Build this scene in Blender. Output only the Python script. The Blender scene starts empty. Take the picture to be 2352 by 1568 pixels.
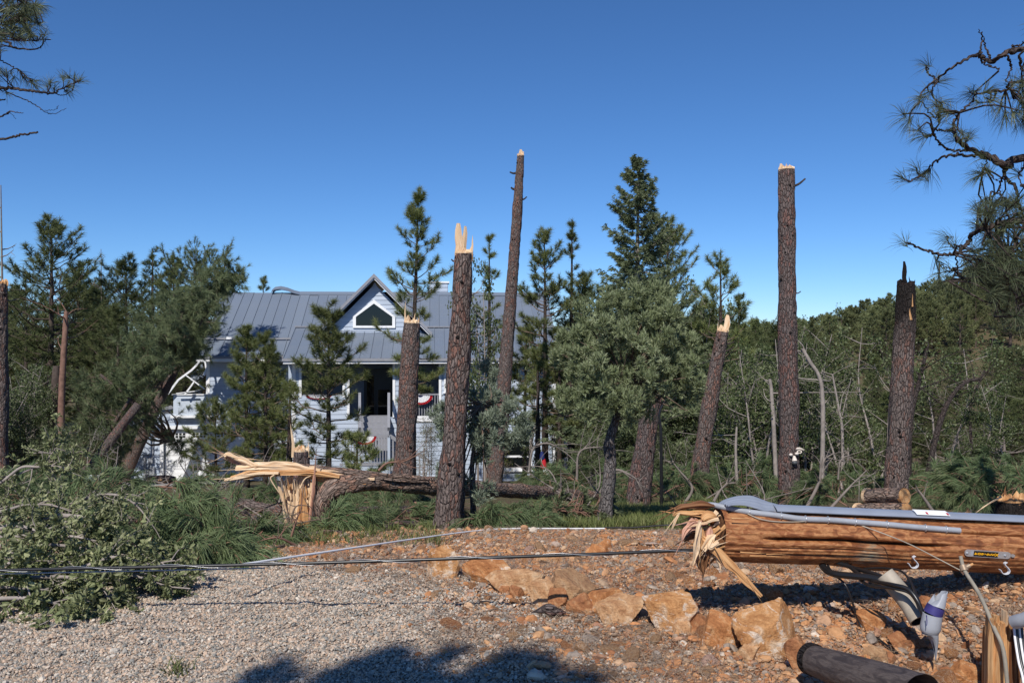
import bpy, math, random
import numpy as np
from mathutils import Vector, Matrix

scene = bpy.context.scene
COL = scene.collection
R = math.radians
RNG = np.random.default_rng(11)
random.seed(11)

# ------------------------------------------------------------------ camera, sky, sun, exposure
F, CX, CY, EYE = 2000.0, 1176.0, 784.0, 1.6          # photo measured at 2352 px width
cam_d = bpy.data.cameras.new('camera')
cam = bpy.data.objects.new('camera', cam_d)
COL.objects.link(cam)
cam.location = (0, 0, EYE)
cam.rotation_euler = (R(90), 0, 0)
cam_d.sensor_width = 36.0
cam_d.lens = F / 2352.0 * 36.0
cam_d.clip_start = 0.1
cam_d.clip_end = 6000.0
scene.camera = cam

SUN_EL, SUN_AZ = 45.0, 17.0                            # azimuth: how far left of straight behind the camera
world = bpy.data.worlds.new('World')
scene.world = world
world.use_nodes = True
wn = world.node_tree
sky = wn.nodes.new('ShaderNodeTexSky')
sky.sky_type = 'NISHITA'
sky.sun_disc = False
sky.sun_elevation = R(SUN_EL)
sky.sun_rotation = R(180.0 + SUN_AZ)
sky.altitude = 2000
sky.air_density = 0.95
sky.dust_density = 0.0
sky.ozone_density = 10.0
hs = wn.nodes.new('ShaderNodeHueSaturation')
hs.inputs['Saturation'].default_value = 1.06
wn.links.new(sky.outputs[0], hs.inputs['Color'])
wn.links.new(hs.outputs[0], wn.nodes['Background'].inputs[0])
wn.nodes['Background'].inputs[1].default_value = 0.12

sd = bpy.data.lights.new('sun', 'SUN')
sd.energy = 5.0
sd.angle = R(0.5)
sd.color = (1.0, 0.95, 0.88)
sun = bpy.data.objects.new('sun', sd)
COL.objects.link(sun)
_s = Vector((-math.sin(R(SUN_AZ)) * math.cos(R(SUN_EL)), -math.cos(R(SUN_AZ)) * math.cos(R(SUN_EL)), math.sin(R(SUN_EL))))
sun.rotation_euler = _s.to_track_quat('Z', 'Y').to_euler()
sun.location = (-6, -12, 25)

scene.view_settings.view_transform = 'Standard'
scene.view_settings.look = 'None'
scene.view_settings.exposure = 0.0
scene.view_settings.gamma = 1.0
scene.view_settings.use_curve_mapping = False
try:
    scene.cycles.max_bounces = 6
    scene.cycles.transparent_max_bounces = 8
except Exception:
    pass

# ------------------------------------------------------------------ helpers
def hsh(i, k=0.0):
    return np.modf(np.abs(np.sin(i[..., 0] * 127.1 + i[..., 1] * 311.7 + i[..., 2] * 74.7 + k) * 43758.5453))[0]

def vnoise(P):
    P = np.asarray(P, float)
    i = np.floor(P); f = P - i; f = f * f * (3 - 2 * f)
    out = 0
    for dx in (0, 1):
        for dy in (0, 1):
            for dz in (0, 1):
                w = (f[..., 0] if dx else 1 - f[..., 0]) * (f[..., 1] if dy else 1 - f[..., 1]) * (f[..., 2] if dz else 1 - f[..., 2])
                out = out + w * hsh(i + np.array([dx, dy, dz]))
    return out * 2 - 1

def fbm(P, o=3):
    P = np.asarray(P, float); s = 0; a = 1.0
    for k in range(o):
        s = s + a * vnoise(P * 2 ** k + 13.7 * k); a *= .5
    return s

def sstep(a, b, x):
    t = np.clip((x - a) / (b - a), 0, 1)
    return t * t * (3 - 2 * t)

def G(x, y):
    """height of the ground"""
    x = np.asarray(x, float); y = np.asarray(y, float)
    t = np.clip((y - 5.5) / 4, 0, 1)
    z = -.45 * t ** 1.5 - .14 * np.clip(y - 9.5, 0, 25.5) - .05 * np.clip(y - 35, 0, 25)
    px = CX + F * x / np.maximum(y, 1.0)
    zr = np.interp(px, [-4000, 300, 1400, 1700, 1850, 2000, 2180, 2352, 3200, 6000], [-8, -7.5, -6.5, -5, -2.5, .8, 6.0, 11.5, 25, 28])
    s = sstep(75, 185, y)
    z = z * (1 - s) + zr * s
    z = z + .26 * np.exp(-((x - 3.5) / .9) ** 2 - ((y - 5.25) / .45) ** 2)
    z = z - .13 * np.exp(-((x - 2.3) / .35) ** 2 - ((y - 4.25) / .3) ** 2) + .05 * np.exp(-((x - 2.45) / .5) ** 2 - ((y - 4.75) / .15) ** 2)
    P = np.stack([x, y, 0 * x], -1)
    z = z + .035 * vnoise(P * .9) * sstep(4.5, 7.5, y) + .4 * vnoise(P * .05) * sstep(40, 80, y)
    return z

def g(x, y):
    return float(G(np.array([x]), np.array([y]))[0])

def P3(px, py, d):
    """the point at distance d along the view that the photograph shows at (px, py)"""
    return np.array([(px - CX) / F * d, d, EYE + (CY - py) / F * d])

def at(px, d, dz=0.0):
    x = (px - CX) / F * d
    return np.array([x, d, g(x, d) + dz])

class MB:
    def __init__(s):
        s.V = []; s.C = []; s.n = 0
        s.F = {3: [], 4: []}; s.M = {3: [], 4: []}; s.S = {3: [], 4: []}
        s.co = False
    def add(s, V, Fc, mat=0, smooth=False, co=None):
        V = np.asarray(V, float).reshape(-1, 3); Fc = np.asarray(Fc, int); k = Fc.shape[1]
        s.V.append(V); s.C.append(V if co is None else np.asarray(co, float).reshape(-1, 3))
        if co is not None: s.co = True
        s.F[k].append(Fc + s.n); s.M[k].append(np.full(len(Fc), mat)); s.S[k].append(np.full(len(Fc), smooth))
        s.n += len(V)
        return s
    def mesh(s, name, mats, off=(0, 0, 0)):
        V = np.concatenate(s.V) - np.asarray(off, float)
        me = bpy.data.meshes.new(name)
        li, ls, mi, sm = [], [], [], []
        st = 0
        for k in (3, 4):
            if s.F[k]:
                Fk = np.concatenate(s.F[k])
                li.append(Fk.ravel()); ls.append(st + np.arange(len(Fk)) * k); st += Fk.size
                mi.append(np.concatenate(s.M[k])); sm.append(np.concatenate(s.S[k]))
        li = np.concatenate(li); ls = np.concatenate(ls); mi = np.concatenate(mi); sm = np.concatenate(sm)
        me.vertices.add(len(V)); me.vertices.foreach_set('co', V.astype(np.float32).ravel())
        me.loops.add(len(li)); me.loops.foreach_set('vertex_index', li.astype(np.int32))
        me.polygons.add(len(ls)); me.polygons.foreach_set('loop_start', ls.astype(np.int32))
        me.polygons.foreach_set('material_index', mi.astype(np.int32))
        me.polygons.foreach_set('use_smooth', sm)
        if s.co:
            a = me.attributes.new('axis_co', 'FLOAT_VECTOR', 'POINT')
            a.data.foreach_set('vector', np.concatenate(s.C).astype(np.float32).ravel())
        for m in mats if isinstance(mats, (list, tuple)) else [mats]:
            me.materials.append(m)
        me.update(calc_edges=True)
        return me

def tag(o, label=None, cat=None, group=None, kind=None):
    for k, v in (('label', label), ('category', cat), ('group', group), ('kind', kind)):
        if v: o[k] = v
    return o

def empty(name, loc, label, cat, group=None, rz=0.0):
    o = bpy.data.objects.new(name, None); COL.objects.link(o)
    o.location = tuple(loc); o.rotation_euler = (0, 0, rz); o.empty_display_size = .2
    return tag(o, label, cat, group)

def part(name, mb, mats, root, label=None, kind=None, local=False):
    """a child mesh of root; vertices in world coordinates unless local (roots at top level are not turned unless local)"""
    off = (0, 0, 0)
    if not local:
        r = root
        off = np.zeros(3)
        while r is not None:
            off = off + np.array(r.location); r = r.parent
    o = bpy.data.objects.new(name, mb.mesh(name, mats, off)); COL.objects.link(o)
    o.parent = root
    return tag(o, label, None, None, kind)

def thing(name, mb, mats, loc, label, cat, group=None, kind=None):
    o = bpy.data.objects.new(name, mb.mesh(name, mats, loc)); COL.objects.link(o)
    o.location = tuple(loc)
    return tag(o, label, cat, group, kind)

def link_part(name, me, root, loc=(0, 0, 0), rot=(0, 0, 0), sc=(1, 1, 1), kind=None):
    o = bpy.data.objects.new(name, me); COL.objects.link(o); o.parent = root
    o.location = tuple(loc); o.rotation_euler = rot; o.scale = sc
    return tag(o, kind=kind)

def copy_tree(o, parent=None):
    c = o.copy(); COL.objects.link(c)
    if parent is not None: c.parent = parent
    for ch in list(o.children): copy_tree(ch, c)
    return c

def smooth_path(pts, n):
    """Catmull-Rom through pts, n points"""
    p = np.asarray(pts, float)
    if len(p) == 2:
        t = np.linspace(0, 1, n)[:, None]; return p[0] * (1 - t) + p[1] * t
    q = np.vstack([2 * p[0] - p[1], p, 2 * p[-1] - p[-2]])
    u = np.linspace(0, len(p) - 1 - 1e-9, n); i = u.astype(int); t = (u - i)[:, None]
    a, b, c, d = q[i], q[i + 1], q[i + 2], q[i + 3]
    return .5 * (2 * b + (c - a) * t + (2 * a - 5 * b + 4 * c - d) * t ** 2 + (3 * b - a - 3 * c + d) * t ** 3)

def unit(v):
    v = np.asarray(v, float); return v / (np.linalg.norm(v, axis=-1, keepdims=True) + 1e-12)

def frames(pts):
    T = unit(np.gradient(pts, axis=0))
    ref = np.array([1., 0, 0]) if abs(T[0][0]) < .8 else np.array([0, 0, 1.])
    A = np.zeros_like(T); a = ref
    for k in range(len(T)):
        a = a - T[k] * (a @ T[k]); a = a / (np.linalg.norm(a) + 1e-9); A[k] = a
    return T, A, np.cross(T, A)

def tube(mb, pts, rad, n=8, mat=0, cap=True, smooth=True, disp=None, rs=None):
    pts = np.asarray(pts, float); m = len(pts)
    rad = np.broadcast_to(np.asarray(rad, float), (m,)) if np.ndim(rad) else np.full(m, float(rad))
    T, A, B = frames(pts)
    th = np.linspace(0, 2 * np.pi, n, endpoint=False)
    s = np.concatenate([[0], np.cumsum(np.linalg.norm(np.diff(pts, axis=0), axis=1))])
    c, sn = np.cos(th), np.sin(th)
    co = np.stack([rad[:, None] * c, rad[:, None] * sn, np.repeat(s[:, None], n, 1)], -1)
    if rs is not None: co = co + rs
    r = np.repeat(rad[:, None], n, 1)
    if disp is not None: r = r + disp(co, r)
    V = pts[:, None] + r[..., None] * (c[None, :, None] * A[:, None] + sn[None, :, None] * B[:, None])
    i = np.arange(m - 1)[:, None] * n; j = np.arange(n)[None]; j2 = (j + 1) % n
    Q = np.stack([i + j, i + j2, i + n + j2, i + n + j], -1).reshape(-1, 4)
    mb.add(V, Q, mat, smooth, co)
    if cap:
        for row in (0, m - 1):
            ring = V[row]; ctr = ring.mean(0)
            VV = np.vstack([ring, ctr]); k = np.arange(n)
            Fc = np.stack([k, (k + 1) % n, np.full(n, n)], -1)
            if row == 0: Fc = Fc[:, ::-1]
            mb.add(VV, Fc, mat, False, np.vstack([co[row], co[row].mean(0)]))
    return V

BOXF = np.array([[0, 3, 2, 1], [4, 5, 6, 7], [0, 1, 5, 4], [1, 2, 6, 5], [2, 3, 7, 6], [3, 0, 4, 7]])
def box(mb, a, b, mat=0):
    x0, y0, z0 = a; x1, y1, z1 = b
    mb.add([(x0, y0, z0), (x1, y0, z0), (x1, y1, z0), (x0, y1, z0), (x0, y0, z1), (x1, y0, z1), (x1, y1, z1), (x0, y1, z1)], BOXF, mat)
    return mb
def hexa(mb, eight, mat=0):
    mb.add(eight, BOXF, mat); return mb
def beam(mb, p, q, w, h, mat=0):
    """a bar of section w (sideways) x h (upwards) from p to q"""
    p = np.asarray(p, float); q = np.asarray(q, float); t = unit(q - p)
    up = np.array([0, 0, 1.]) if abs(t[2]) < .95 else np.array([0, 1., 0])
    s = unit(np.cross(t, up)); u = np.cross(s, t)
    e = []
    for o in (p, q):
        e += [o - s * w / 2 - u * h / 2, o + s * w / 2 - u * h / 2, o + s * w / 2 + u * h / 2, o - s * w / 2 + u * h / 2]
    mb.add(e, BOXF, mat); return mb

# ------------------------------------------------------------------ materials
class NT:
    def __init__(s, name, rough=.85, spec=.25):
        s.m = bpy.data.materials.new(name); s.m.use_nodes = True
        s.t = s.m.node_tree; s.b = s.t.nodes['Principled BSDF']; s.out = s.t.nodes['Material Output']
        s.b.inputs['Roughness'].default_value = rough
        s.b.inputs['Specular IOR Level'].default_value = spec
    def n(s, typ, ins=None, out=0, **props):
        nd = s.t.nodes.new('ShaderNode' + typ)
        for k, v in props.items(): setattr(nd, k, v)
        for k, v in (ins or {}).items():
            sock = nd.inputs[k]
            if isinstance(v, bpy.types.NodeSocket): s.t.links.new(v, sock)
            else: sock.default_value = v
        return nd.outputs[out]
    def ramp(s, fac, stops):
        nd = s.t.nodes.new('ShaderNodeValToRGB'); s.t.links.new(fac, nd.inputs[0])
        e = nd.color_ramp.elements
        while len(e) < len(stops): e.new(.5)
        for k, (p, c) in enumerate(stops):
            e[k].position = p; e[k].color = (c, c, c, 1) if np.isscalar(c) else tuple(c) + (1,)
        return nd.outputs[0]
    def mix(s, f, a, b, mode='MIX'):
        nd = s.t.nodes.new('ShaderNodeMix'); nd.data_type = 'RGBA'; nd.blend_type = mode
        for k, v in ((0, f), (6, a), (7, b)):
            if isinstance(v, bpy.types.NodeSocket): s.t.links.new(v, nd.inputs[k])
            else: nd.inputs[k].default_value = v if k == 0 else tuple(v) + (1,)
        return nd.outputs[2]
    def math(s, op, a, b=0.0):
        return s.n('Math', {0: a, 1: b}, operation=op)
    def col(s, c):
        if isinstance(c, bpy.types.NodeSocket): s.t.links.new(c, s.b.inputs['Base Color'])
        else: s.b.inputs['Base Color'].default_value = tuple(c) + (1,)
        return s
    def bump(s, h, dist=.01, strength=.6):
        o = s.n('Bump', {'Height': h, 'Distance': dist, 'Strength': strength})
        s.t.links.new(o, s.b.inputs['Normal']); return s
    def vec(s, kind='Object', scale=(1, 1, 1)):
        if kind == 'axis': v = s.n('Attribute', attribute_name='axis_co', out=1)
        elif kind == 'pos': v = s.n('NewGeometry')
        else: v = s.n('TexCoord', out={'Generated': 0, 'Object': 3}[kind])
        return s.n('Mapping', {'Vector': v, 'Scale': scale})
    def noise(s, v, scale, detail=4.0, rough=.55, dist=0.0):
        return s.n('TexNoise', {'Vector': v, 'Scale': scale, 'Detail': detail, 'Roughness': rough, 'Distortion': dist})

def plain(name, c, rough=.6, spec=.3, var=.12, metal=0.0):
    t = NT(name, rough, spec)
    nz = t.noise(t.vec('Object'), 9.0, 5)
    t.col(t.ramp(nz, [(.3, [x * (1 - var) for x in c]), (.7, [min(1, x * (1 + var)) for x in c])]))
    t.b.inputs['Metallic'].default_value = metal
    return t.m

def bark(name, grey, red, redness=.5, crack=(.05, .038, .035), sc=33.0, char=None):
    t = NT(name, .9, .15)
    v = t.vec('axis', (1, 1, .3))
    w = t.n('VectorMath', {0: v, 1: t.n('VectorMath', {0: t.n('TexNoise', {'Vector': v, 'Scale': 16.0, 'Detail': 4.0}, out=1), 1: (.06, .06, .03)}, operation='MULTIPLY')}, operation='ADD')
    ed = t.n('TexVoronoi', {'Vector': w, 'Scale': sc}, feature='DISTANCE_TO_EDGE')
    cell = t.n('TexVoronoi', {'Vector': w, 'Scale': sc}, out=1)
    rnd = t.n('SeparateColor', {0: cell})
    lowf = t.noise(t.vec('axis', (1, 1, .5)), 5.0, 3)
    fine = t.noise(t.vec('axis', (1, 1, .5)), 70.0, 4)
    m = t.math('ADD', t.math('MULTIPLY', rnd, .55), lowf)
    c = t.mix(t.ramp(m, [(.98 - redness * .35, 0.0), (1.02 - redness * .1, 1.0)]), grey, red)
    c = t.mix(t.ramp(fine, [(.35, .0), (.62, .8)]), c, [x * .4 for x in grey])
    c = t.mix(t.ramp(t.noise(t.vec('axis', (1, 1, .4)), 140.0, 3), [(.5, .0), (.7, .6)]), c, [min(1, x * 1.7) for x in grey])
    c = t.mix(t.math('MULTIPLY', t.ramp(ed, [(.01, 1.0), (.075, .0)]), t.ramp(lowf, [(.3, .55), (.6, 1.0)])), c, crack)
    if char:
        z = t.n('SeparateXYZ', {0: t.vec('axis')}, out=2)
        c = t.mix(t.ramp(t.math('ADD', t.math('MULTIPLY', z, .2), t.math('MULTIPLY', lowf, .12)), [(char * .2 + .03, 0.0), (char * .2 + .13, .93)]), c, (.016, .014, .013))
    t.col(c)
    h = t.math('ADD', t.ramp(ed, [(.0, .0), (.16, 1.0)]), t.math('MULTIPLY', fine, .5))
    t.bump(h, .02, .9)
    return t.m

def fibre(name, cols, sc=(26, 26, 1.4), dark=(.12, .05, .02), darkness=.6, rough=.75, bump=.004):
    """wood whose grain runs along axis_co z"""
    t = NT(name, rough, .25)
    a = t.noise(t.vec('axis', sc), 3.2, 6, .6)
    b = t.noise(t.vec('axis', (sc[0] * .25, sc[1] * .25, sc[2] * .9)), 3.0, 4, .6, .6)
    c = t.ramp(b, [(.3, cols[0]), (.5, cols[1]), (.72, cols[2])])
    c = t.mix(t.ramp(a, [(.5, 0.0), (.72, darkness)]), c, dark)
    t.col(c); t.bump(a, bump, .8)
    return t.m

def foliage(name, c1, c2, c3=None, trans=.25, rough=.6, spec=.25, vary=.35):
    t = NT(name, rough, spec)
    ri = t.n('NewGeometry', out=8)
    ob = t.n('ObjectInfo', out=5)
    lo = t.noise(t.vec('Object'), 1.6, 3)
    f = t.math('ADD', t.math('MULTIPLY', ri, .6), t.math('MULTIPLY', lo, .6))
    c = t.ramp(f, [(.25, c1), (.6, c2), (.92, c3 or c2)])
    c = t.mix(1.0, c, t.ramp(ob, [(0, 1 - vary), (1, 1.0)]), 'MULTIPLY')
    t.col(c)
    tr = t.n('BsdfTranslucent', {'Color': c})
    mx = t.n('MixShader', {0: trans, 1: t.b.outputs[0], 2: tr})
    t.t.links.new(mx, t.out.inputs[0])
    return t.m

M = {}
M['bark'] = bark('ponderosa_bark', (.185, .147, .132), (.26, .12, .085), .5)
M['bark_red'] = bark('red_ponderosa_bark', (.16, .128, .12), (.25, .12, .095), .55)
M['bark_log'] = bark('fallen_log_bark', (.29, .215, .175), (.4, .215, .145), .55)
M['bark_burnt'] = bark('charred_bark', (.022, .019, .018), (.05, .03, .025), .1)
M['bark_charred_top'] = bark('bark_charred_towards_the_top', (.185, .147, .132), (.24, .12, .09), .35, char=2.72)
M['bark_young'] = bark('young_pine_bark', (.085, .068, .06), (.12, .07, .05), .3, sc=24)
M['bark_far'] = plain('distant_pine_bark', (.085, .065, .055), .9, .1, .3)
M['bark_tan'] = plain('reddish_limb_bark', (.2, .115, .085), .85, .15, .3)
M['bark_pale'] = plain('pale_oak_bark', (.27, .235, .21), .9, .15, .3)
M['bark_juniper'] = bark('juniper_bark', (.075, .06, .055), (.1, .07, .06), .3, sc=30)
M['bark_jtrunk'] = bark('juniper_trunk_bark', (.2, .18, .172), (.2, .15, .13), .25, (.045, .036, .034), 42)
M['bark_juniper_pale'] = bark('pale_scaly_bark', (.3, .275, .26), (.24, .2, .18), .3, (.07, .06, .055), 34)
M['raw'] = fibre('fresh_split_wood', [(.56, .36, .2), (.7, .51, .32), (.78, .63, .46)], dark=(.36, .17, .07))
M['raw_orange'] = fibre('orange_split_wood', [(.38, .17, .065), (.55, .3, .13), (.66, .43, .22)], dark=(.2, .08, .03))
M['raw_red'] = fibre('pink_torn_wood', [(.42, .19, .12), (.55, .3, .21), (.6, .38, .28)], dark=(.25, .09, .05))
M['raw_dark'] = fibre('dark_torn_wood', [(.1, .04, .02), (.2, .09, .04), (.3, .15, .07)], dark=(.05, .02, .01))
M['needle_y'] = foliage('young_pine_needles', (.11, .145, .045), (.19, .225, .075), (.3, .31, .13), .3)
M['needle_f'] = foliage('distant_pine_needles', (.095, .125, .045), (.165, .2, .075), (.26, .28, .12), .3, vary=.4)
M['needle_h'] = foliage('hill_pine_needles', (.16, .19, .08), (.27, .3, .13), (.38, .4, .19), .35, vary=.5)  # lighter and less yellow than nearer needles: distance haze mixed into the colour
M['needle_b'] = foliage('fallen_pine_needles', (.095, .145, .06), (.155, .215, .095), (.25, .3, .15), .28)
M['needle_n'] = foliage('near_pine_needles', (.075, .1, .05), (.125, .155, .08), (.23, .25, .15), .25)
M['needle_l'] = foliage('leaning_pine_needles', (.1, .135, .065), (.165, .205, .1), (.26, .29, .15), .28)
M['juniper'] = foliage('juniper_sprays', (.135, .168, .075), (.25, .3, .15), (.43, .47, .29), .28)
M['juniper_blue'] = foliage('blue_juniper_sprays', (.14, .175, .11), (.25, .3, .215), (.37, .42, .32), .25)
M['fir'] = foliage('fir_sprays', (.09, .12, .05), (.16, .2, .1), (.26, .29, .16), .25)
M['oak'] = foliage('oak_leaves', (.055, .082, .024), (.1, .135, .045), (.2, .225, .11), .25, .5, .4)
M['oak_fallen'] = foliage('wilted_oak_leaves', (.12, .145, .058), (.23, .26, .12), (.41, .42, .23), .25, .5, .2)
M['aspen'] = foliage('yellow_green_leaves', (.1, .13, .02), (.19, .22, .04), (.34, .32, .06), .3)
M['grass'] = foliage('grass_blades', (.09, .12, .03), (.16, .19, .06), (.25, .25, .1), .25)
M['white'] = plain('white_trim_paint', (.78, .79, .8), .5, .3, .04)
M['grey_paint'] = plain('grey_deck_paint', (.25, .255, .28), .6, .3, .08)
M['dark_int'] = plain('dark_interior', (.02, .02, .022), .8, .2)
M['door_dark'] = plain('dark_door_paint', (.02, .018, .018), .35, .5)
M['pvc'] = plain('grey_plastic_conduit', (.3, .315, .345), .5, .35, .14)
M['pvc_beige'] = plain('beige_plastic_conduit', (.33, .285, .225), .55, .3, .3)
M['galv'] = plain('grey_guard_plastic', (.25, .28, .34), .4, .45, .07)
M['cable'] = plain('black_cable_rubber', (.012, .012, .013), .35, .5)
M['rope'] = plain('white_rope', (.75, .75, .76), .6, .3, .05)
M['steel'] = plain('galvanised_steel', (.5, .51, .53), .35, .5, .1, .6)
M['hook'] = plain('pale_grey_strap', (.6, .62, .66), .4, .45, .05)
M['concrete'] = plain('concrete_slab', (.4, .38, .35), .9, .2, .12)
M['red'] = plain('red_cloth', (.42, .02, .03), .8, .15, .1)
M['blue'] = plain('navy_cloth', (.02, .03, .12), .8, .15, .1)
M['purple'] = plain('purple_primer', (.035, .03, .13), .5, .3, .5)
M['yellow'] = plain('yellow_print', (.85, .42, .01), .5, .3, .03)
M['black'] = plain('black_print', (.012, .012, .012), .5, .3)
M['dead'] = plain('dead_grey_twigs', (.2, .17, .15), .9, .1, .25)
M['twig'] = plain('brown_twigs', (.15, .11, .085), .9, .1, .25)
def pole_material(name, c0, c1, c2, dk, stain=False):
    t = NT(name, .6, .35)
    v = t.vec('axis', (20, 20, 8.5))
    grain = t.noise(t.vec('axis', (75, 75, 3.2)), 2.6, 7, .7)
    patch = t.noise(v, 1.5, 4, .55, .8)
    fine = t.noise(t.vec('axis', (30, 30, 4.0)), 4.0, 4, .6)
    c = t.ramp(patch, [(.36, c0), (.49, c1), (.56, c2), (.7, c1)])
    c = t.mix(t.ramp(grain, [(.5, .0), (.72, .6)]), c, dk)
    c = t.mix(t.ramp(fine, [(.5, 0.), (.66, .55)]), c, c0)
    # knots
    kv = t.n('TexVoronoi', {'Vector': t.vec('axis', (3.2, 3.2, 1.5)), 'Scale': 1.0})
    kr = t.n('TexWave', {'Vector': t.n('CombineXYZ', {0: t.math('MULTIPLY', kv, 16.0)}), 'Scale': 1.6, 'Distortion': .6}, out=1)
    c = t.mix(t.math('MULTIPLY', t.ramp(kv, [(.05, 1.0), (.16, 0.0)]), kr), c, dk)
    if stain:
        ds = t.n('VectorMath', {0: t.vec('pos'), 1: (2.02, 4.93, .39)}, out=1, operation='DISTANCE')
        c = t.mix(t.math('MULTIPLY', t.ramp(ds, [(.02, .55), (.11, 0.0)]), t.ramp(fine, [(.35, 0.), (.6, 1.)])), c, (.16, .32, .28))
    t.col(c); t.bump(t.math('ADD', grain, t.math('MULTIPLY', fine, .6)), .006, .8)
    return t.m
M['pole'] = pole_material('weathered_pole_wood', (.15, .05, .017), (.29, .105, .035), (.43, .2, .08), (.07, .026, .011), True)
M['pole_dark'] = pole_material('dark_weathered_log', (.045, .035, .033), (.075, .058, .052), (.11, .088, .078), (.02, .015, .014))
# ------------------------------------------------------------------ ground
def ground_material():
    t = NT('forest_floor', .95, .1)
    v = t.vec('pos')
    a = t.noise(v, 1.2, 6, .65); b = t.noise(v, 22.0, 6, .7); sp = t.noise(v, 95.0, 3, .6)
    sep = t.n('SeparateXYZ', {0: v}, out=1)
    soil = t.ramp(b, [(.3, (.2, .11, .065)), (.5, (.34, .205, .125)), (.68, (.43, .3, .2))])
    soil = t.mix(t.ramp(sp, [(.45, 0.0), (.7, .6)]), soil, (.26, .22, .19))
    duff = t.ramp(b, [(.3, (.07, .05, .032)), (.55, (.14, .1, .065)), (.75, (.21, .155, .105))])
    green = t.mix(t.ramp(a, [(.45, 0.0), (.62, .75)]), duff, (.085, .1, .04))
    far = t.ramp(t.math('MULTIPLY', sep, .05), [(.43, 0.0), (.52, 1.0)])
    t.col(t.mix(far, soil, green))
    t.bump(t.math('ADD', b, t.math('MULTIPLY', sp, .4)), .03, .7)
    return t.m

def grid_mesh(xs, ys, dz=0.0, rough=0.0):
    X, Y = np.meshgrid(xs, ys)
    Z = G(X, Y) + dz
    if rough:
        P = np.stack([X, Y, 0 * X], -1)
        Z = Z + rough * fbm(P * 9, 3) * sstep(3.2, 4.2, Y) * (1 - sstep(12, 20, Y))
    n, m = X.shape
    i = np.arange(n - 1)[:, None] * m; j = np.arange(m - 1)[None]
    Q = np.stack([i + j, i + j + 1, i + m + j + 1, i + m + j], -1).reshape(-1, 4)
    return np.stack([X, Y, Z], -1).reshape(-1, 3), Q

xs = np.concatenate([-np.geomspace(1500, 5.2, 46), np.arange(-5, 5.01, .07), np.geomspace(5.2, 1500, 46)])
ys = np.concatenate([-np.geomspace(300, 3, 16), np.arange(-2.4, 3.4, .6), np.arange(3.5, 10, .07), np.arange(10, 40, .45), np.geomspace(40, 1500, 60)])
mb = MB(); V, Q = grid_mesh(xs, ys, 0, .012); mb.add(V, Q, 0, True)
ground = thing('ground', mb, ground_material(), (0, 0, 0), None, None, None, 'structure')

def xb(y):
    return np.interp(y, [2, 4.08, 5.0, 5.86, 6.4, 6.9, 7.2], [.6, .0, -.35, -.75, -1.9, -2.7, -5])

def gravel_material():
    t = NT('gravel_bed', .95, .15)
    v = t.vec('pos')
    vo = t.n('TexVoronoi', {'Vector': v, 'Scale': 55.0}, out=1)
    b = t.noise(v, 3.0, 4)
    c = t.ramp(t.n('SeparateColor', {0: vo}), [(.1, (.2, .2, .2)), (.5, (.33, .27, .22)), (.9, (.4, .3, .22))])
    t.col(t.mix(t.ramp(b, [(.4, .1), (.7, .5)]), c, (.27, .2, .145)))
    t.bump(t.n('TexVoronoi', {'Vector': v, 'Scale': 55.0}), .01, .8)
    return t.m

mb = MB()
yy = np.arange(1.6, 7.0, .09); tt = np.linspace(0, 1, 90)
X = -9 + (xb(yy)[:, None] + 9) * tt[None] ** .55; Y = np.repeat(yy[:, None], 90, 1)
X[:, -1] += .12 * np.sin(yy * 9) + .06 * np.sin(yy * 23)
Z = G(X, Y) + .006 + .012 * fbm(np.stack([X, Y, 0 * X], -1) * 9, 3) * sstep(3.2, 4.2, Y) * 1.0 + .006 * (1 - tt[None] ** 8)
n_, m_ = X.shape; i = np.arange(n_ - 1)[:, None] * m_; j = np.arange(m_ - 1)[None]
mb.add(np.stack([X, Y, Z], -1), np.stack([i + j, i + j + 1, i + m_ + j + 1, i + m_ + j], -1).reshape(-1, 4), 0, True)
thing('gravel_driveway', mb, gravel_material(), (0, 0, 0), None, None, None, 'structure')

# concrete apron before the garage
mb = MB()
xs2 = np.linspace(-14.6, -10.0, 20); ys2 = np.linspace(25.5, 34.9, 20)
V, Q = grid_mesh(xs2, ys2, .05); mb.add(V, Q, 0, True)
thing('concrete_driveway', mb, M['concrete'], (0, 0, 0), None, None, None, 'structure')

# --------------------------------------------------- scattered stones: geometry-node instances on points
def stone_mesh(name, seed, flat, planes=11, sub=2, mat=None):
    import bmesh
    r = np.random.default_rng(seed)
    bm = bmesh.new(); bmesh.ops.create_icosphere(bm, subdivisions=sub, radius=1.0)
    N = unit(r.normal(size=(planes, 3))); D = r.uniform(.55, 1.0, planes)
    for v in bm.verts:
        d = np.array(v.co); d = d / np.linalg.norm(d)
        k = N @ d
        rr = min([D[q] / k[q] for q in range(planes) if k[q] > .15] + [1.15])
        v.co = Vector(d * rr * np.array([1, .82, flat]))
    me = bpy.data.meshes.new(name); bm.to_mesh(me); bm.free()
    me.materials.append(mat)
    return me

def stone_material(name, stops, rough=.9):
    t = NT(name, rough, .2)
    rnd = t.n('ObjectInfo', out=5)
    nz = t.noise(t.vec('Object'), 1.6, 4)
    c = t.ramp(rnd, stops)
    c = t.mix(1.0, c, t.ramp(nz, [(.3, .72), (.7, 1.15)]), 'MULTIPLY')
    t.col(c)
    return t.m

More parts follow.
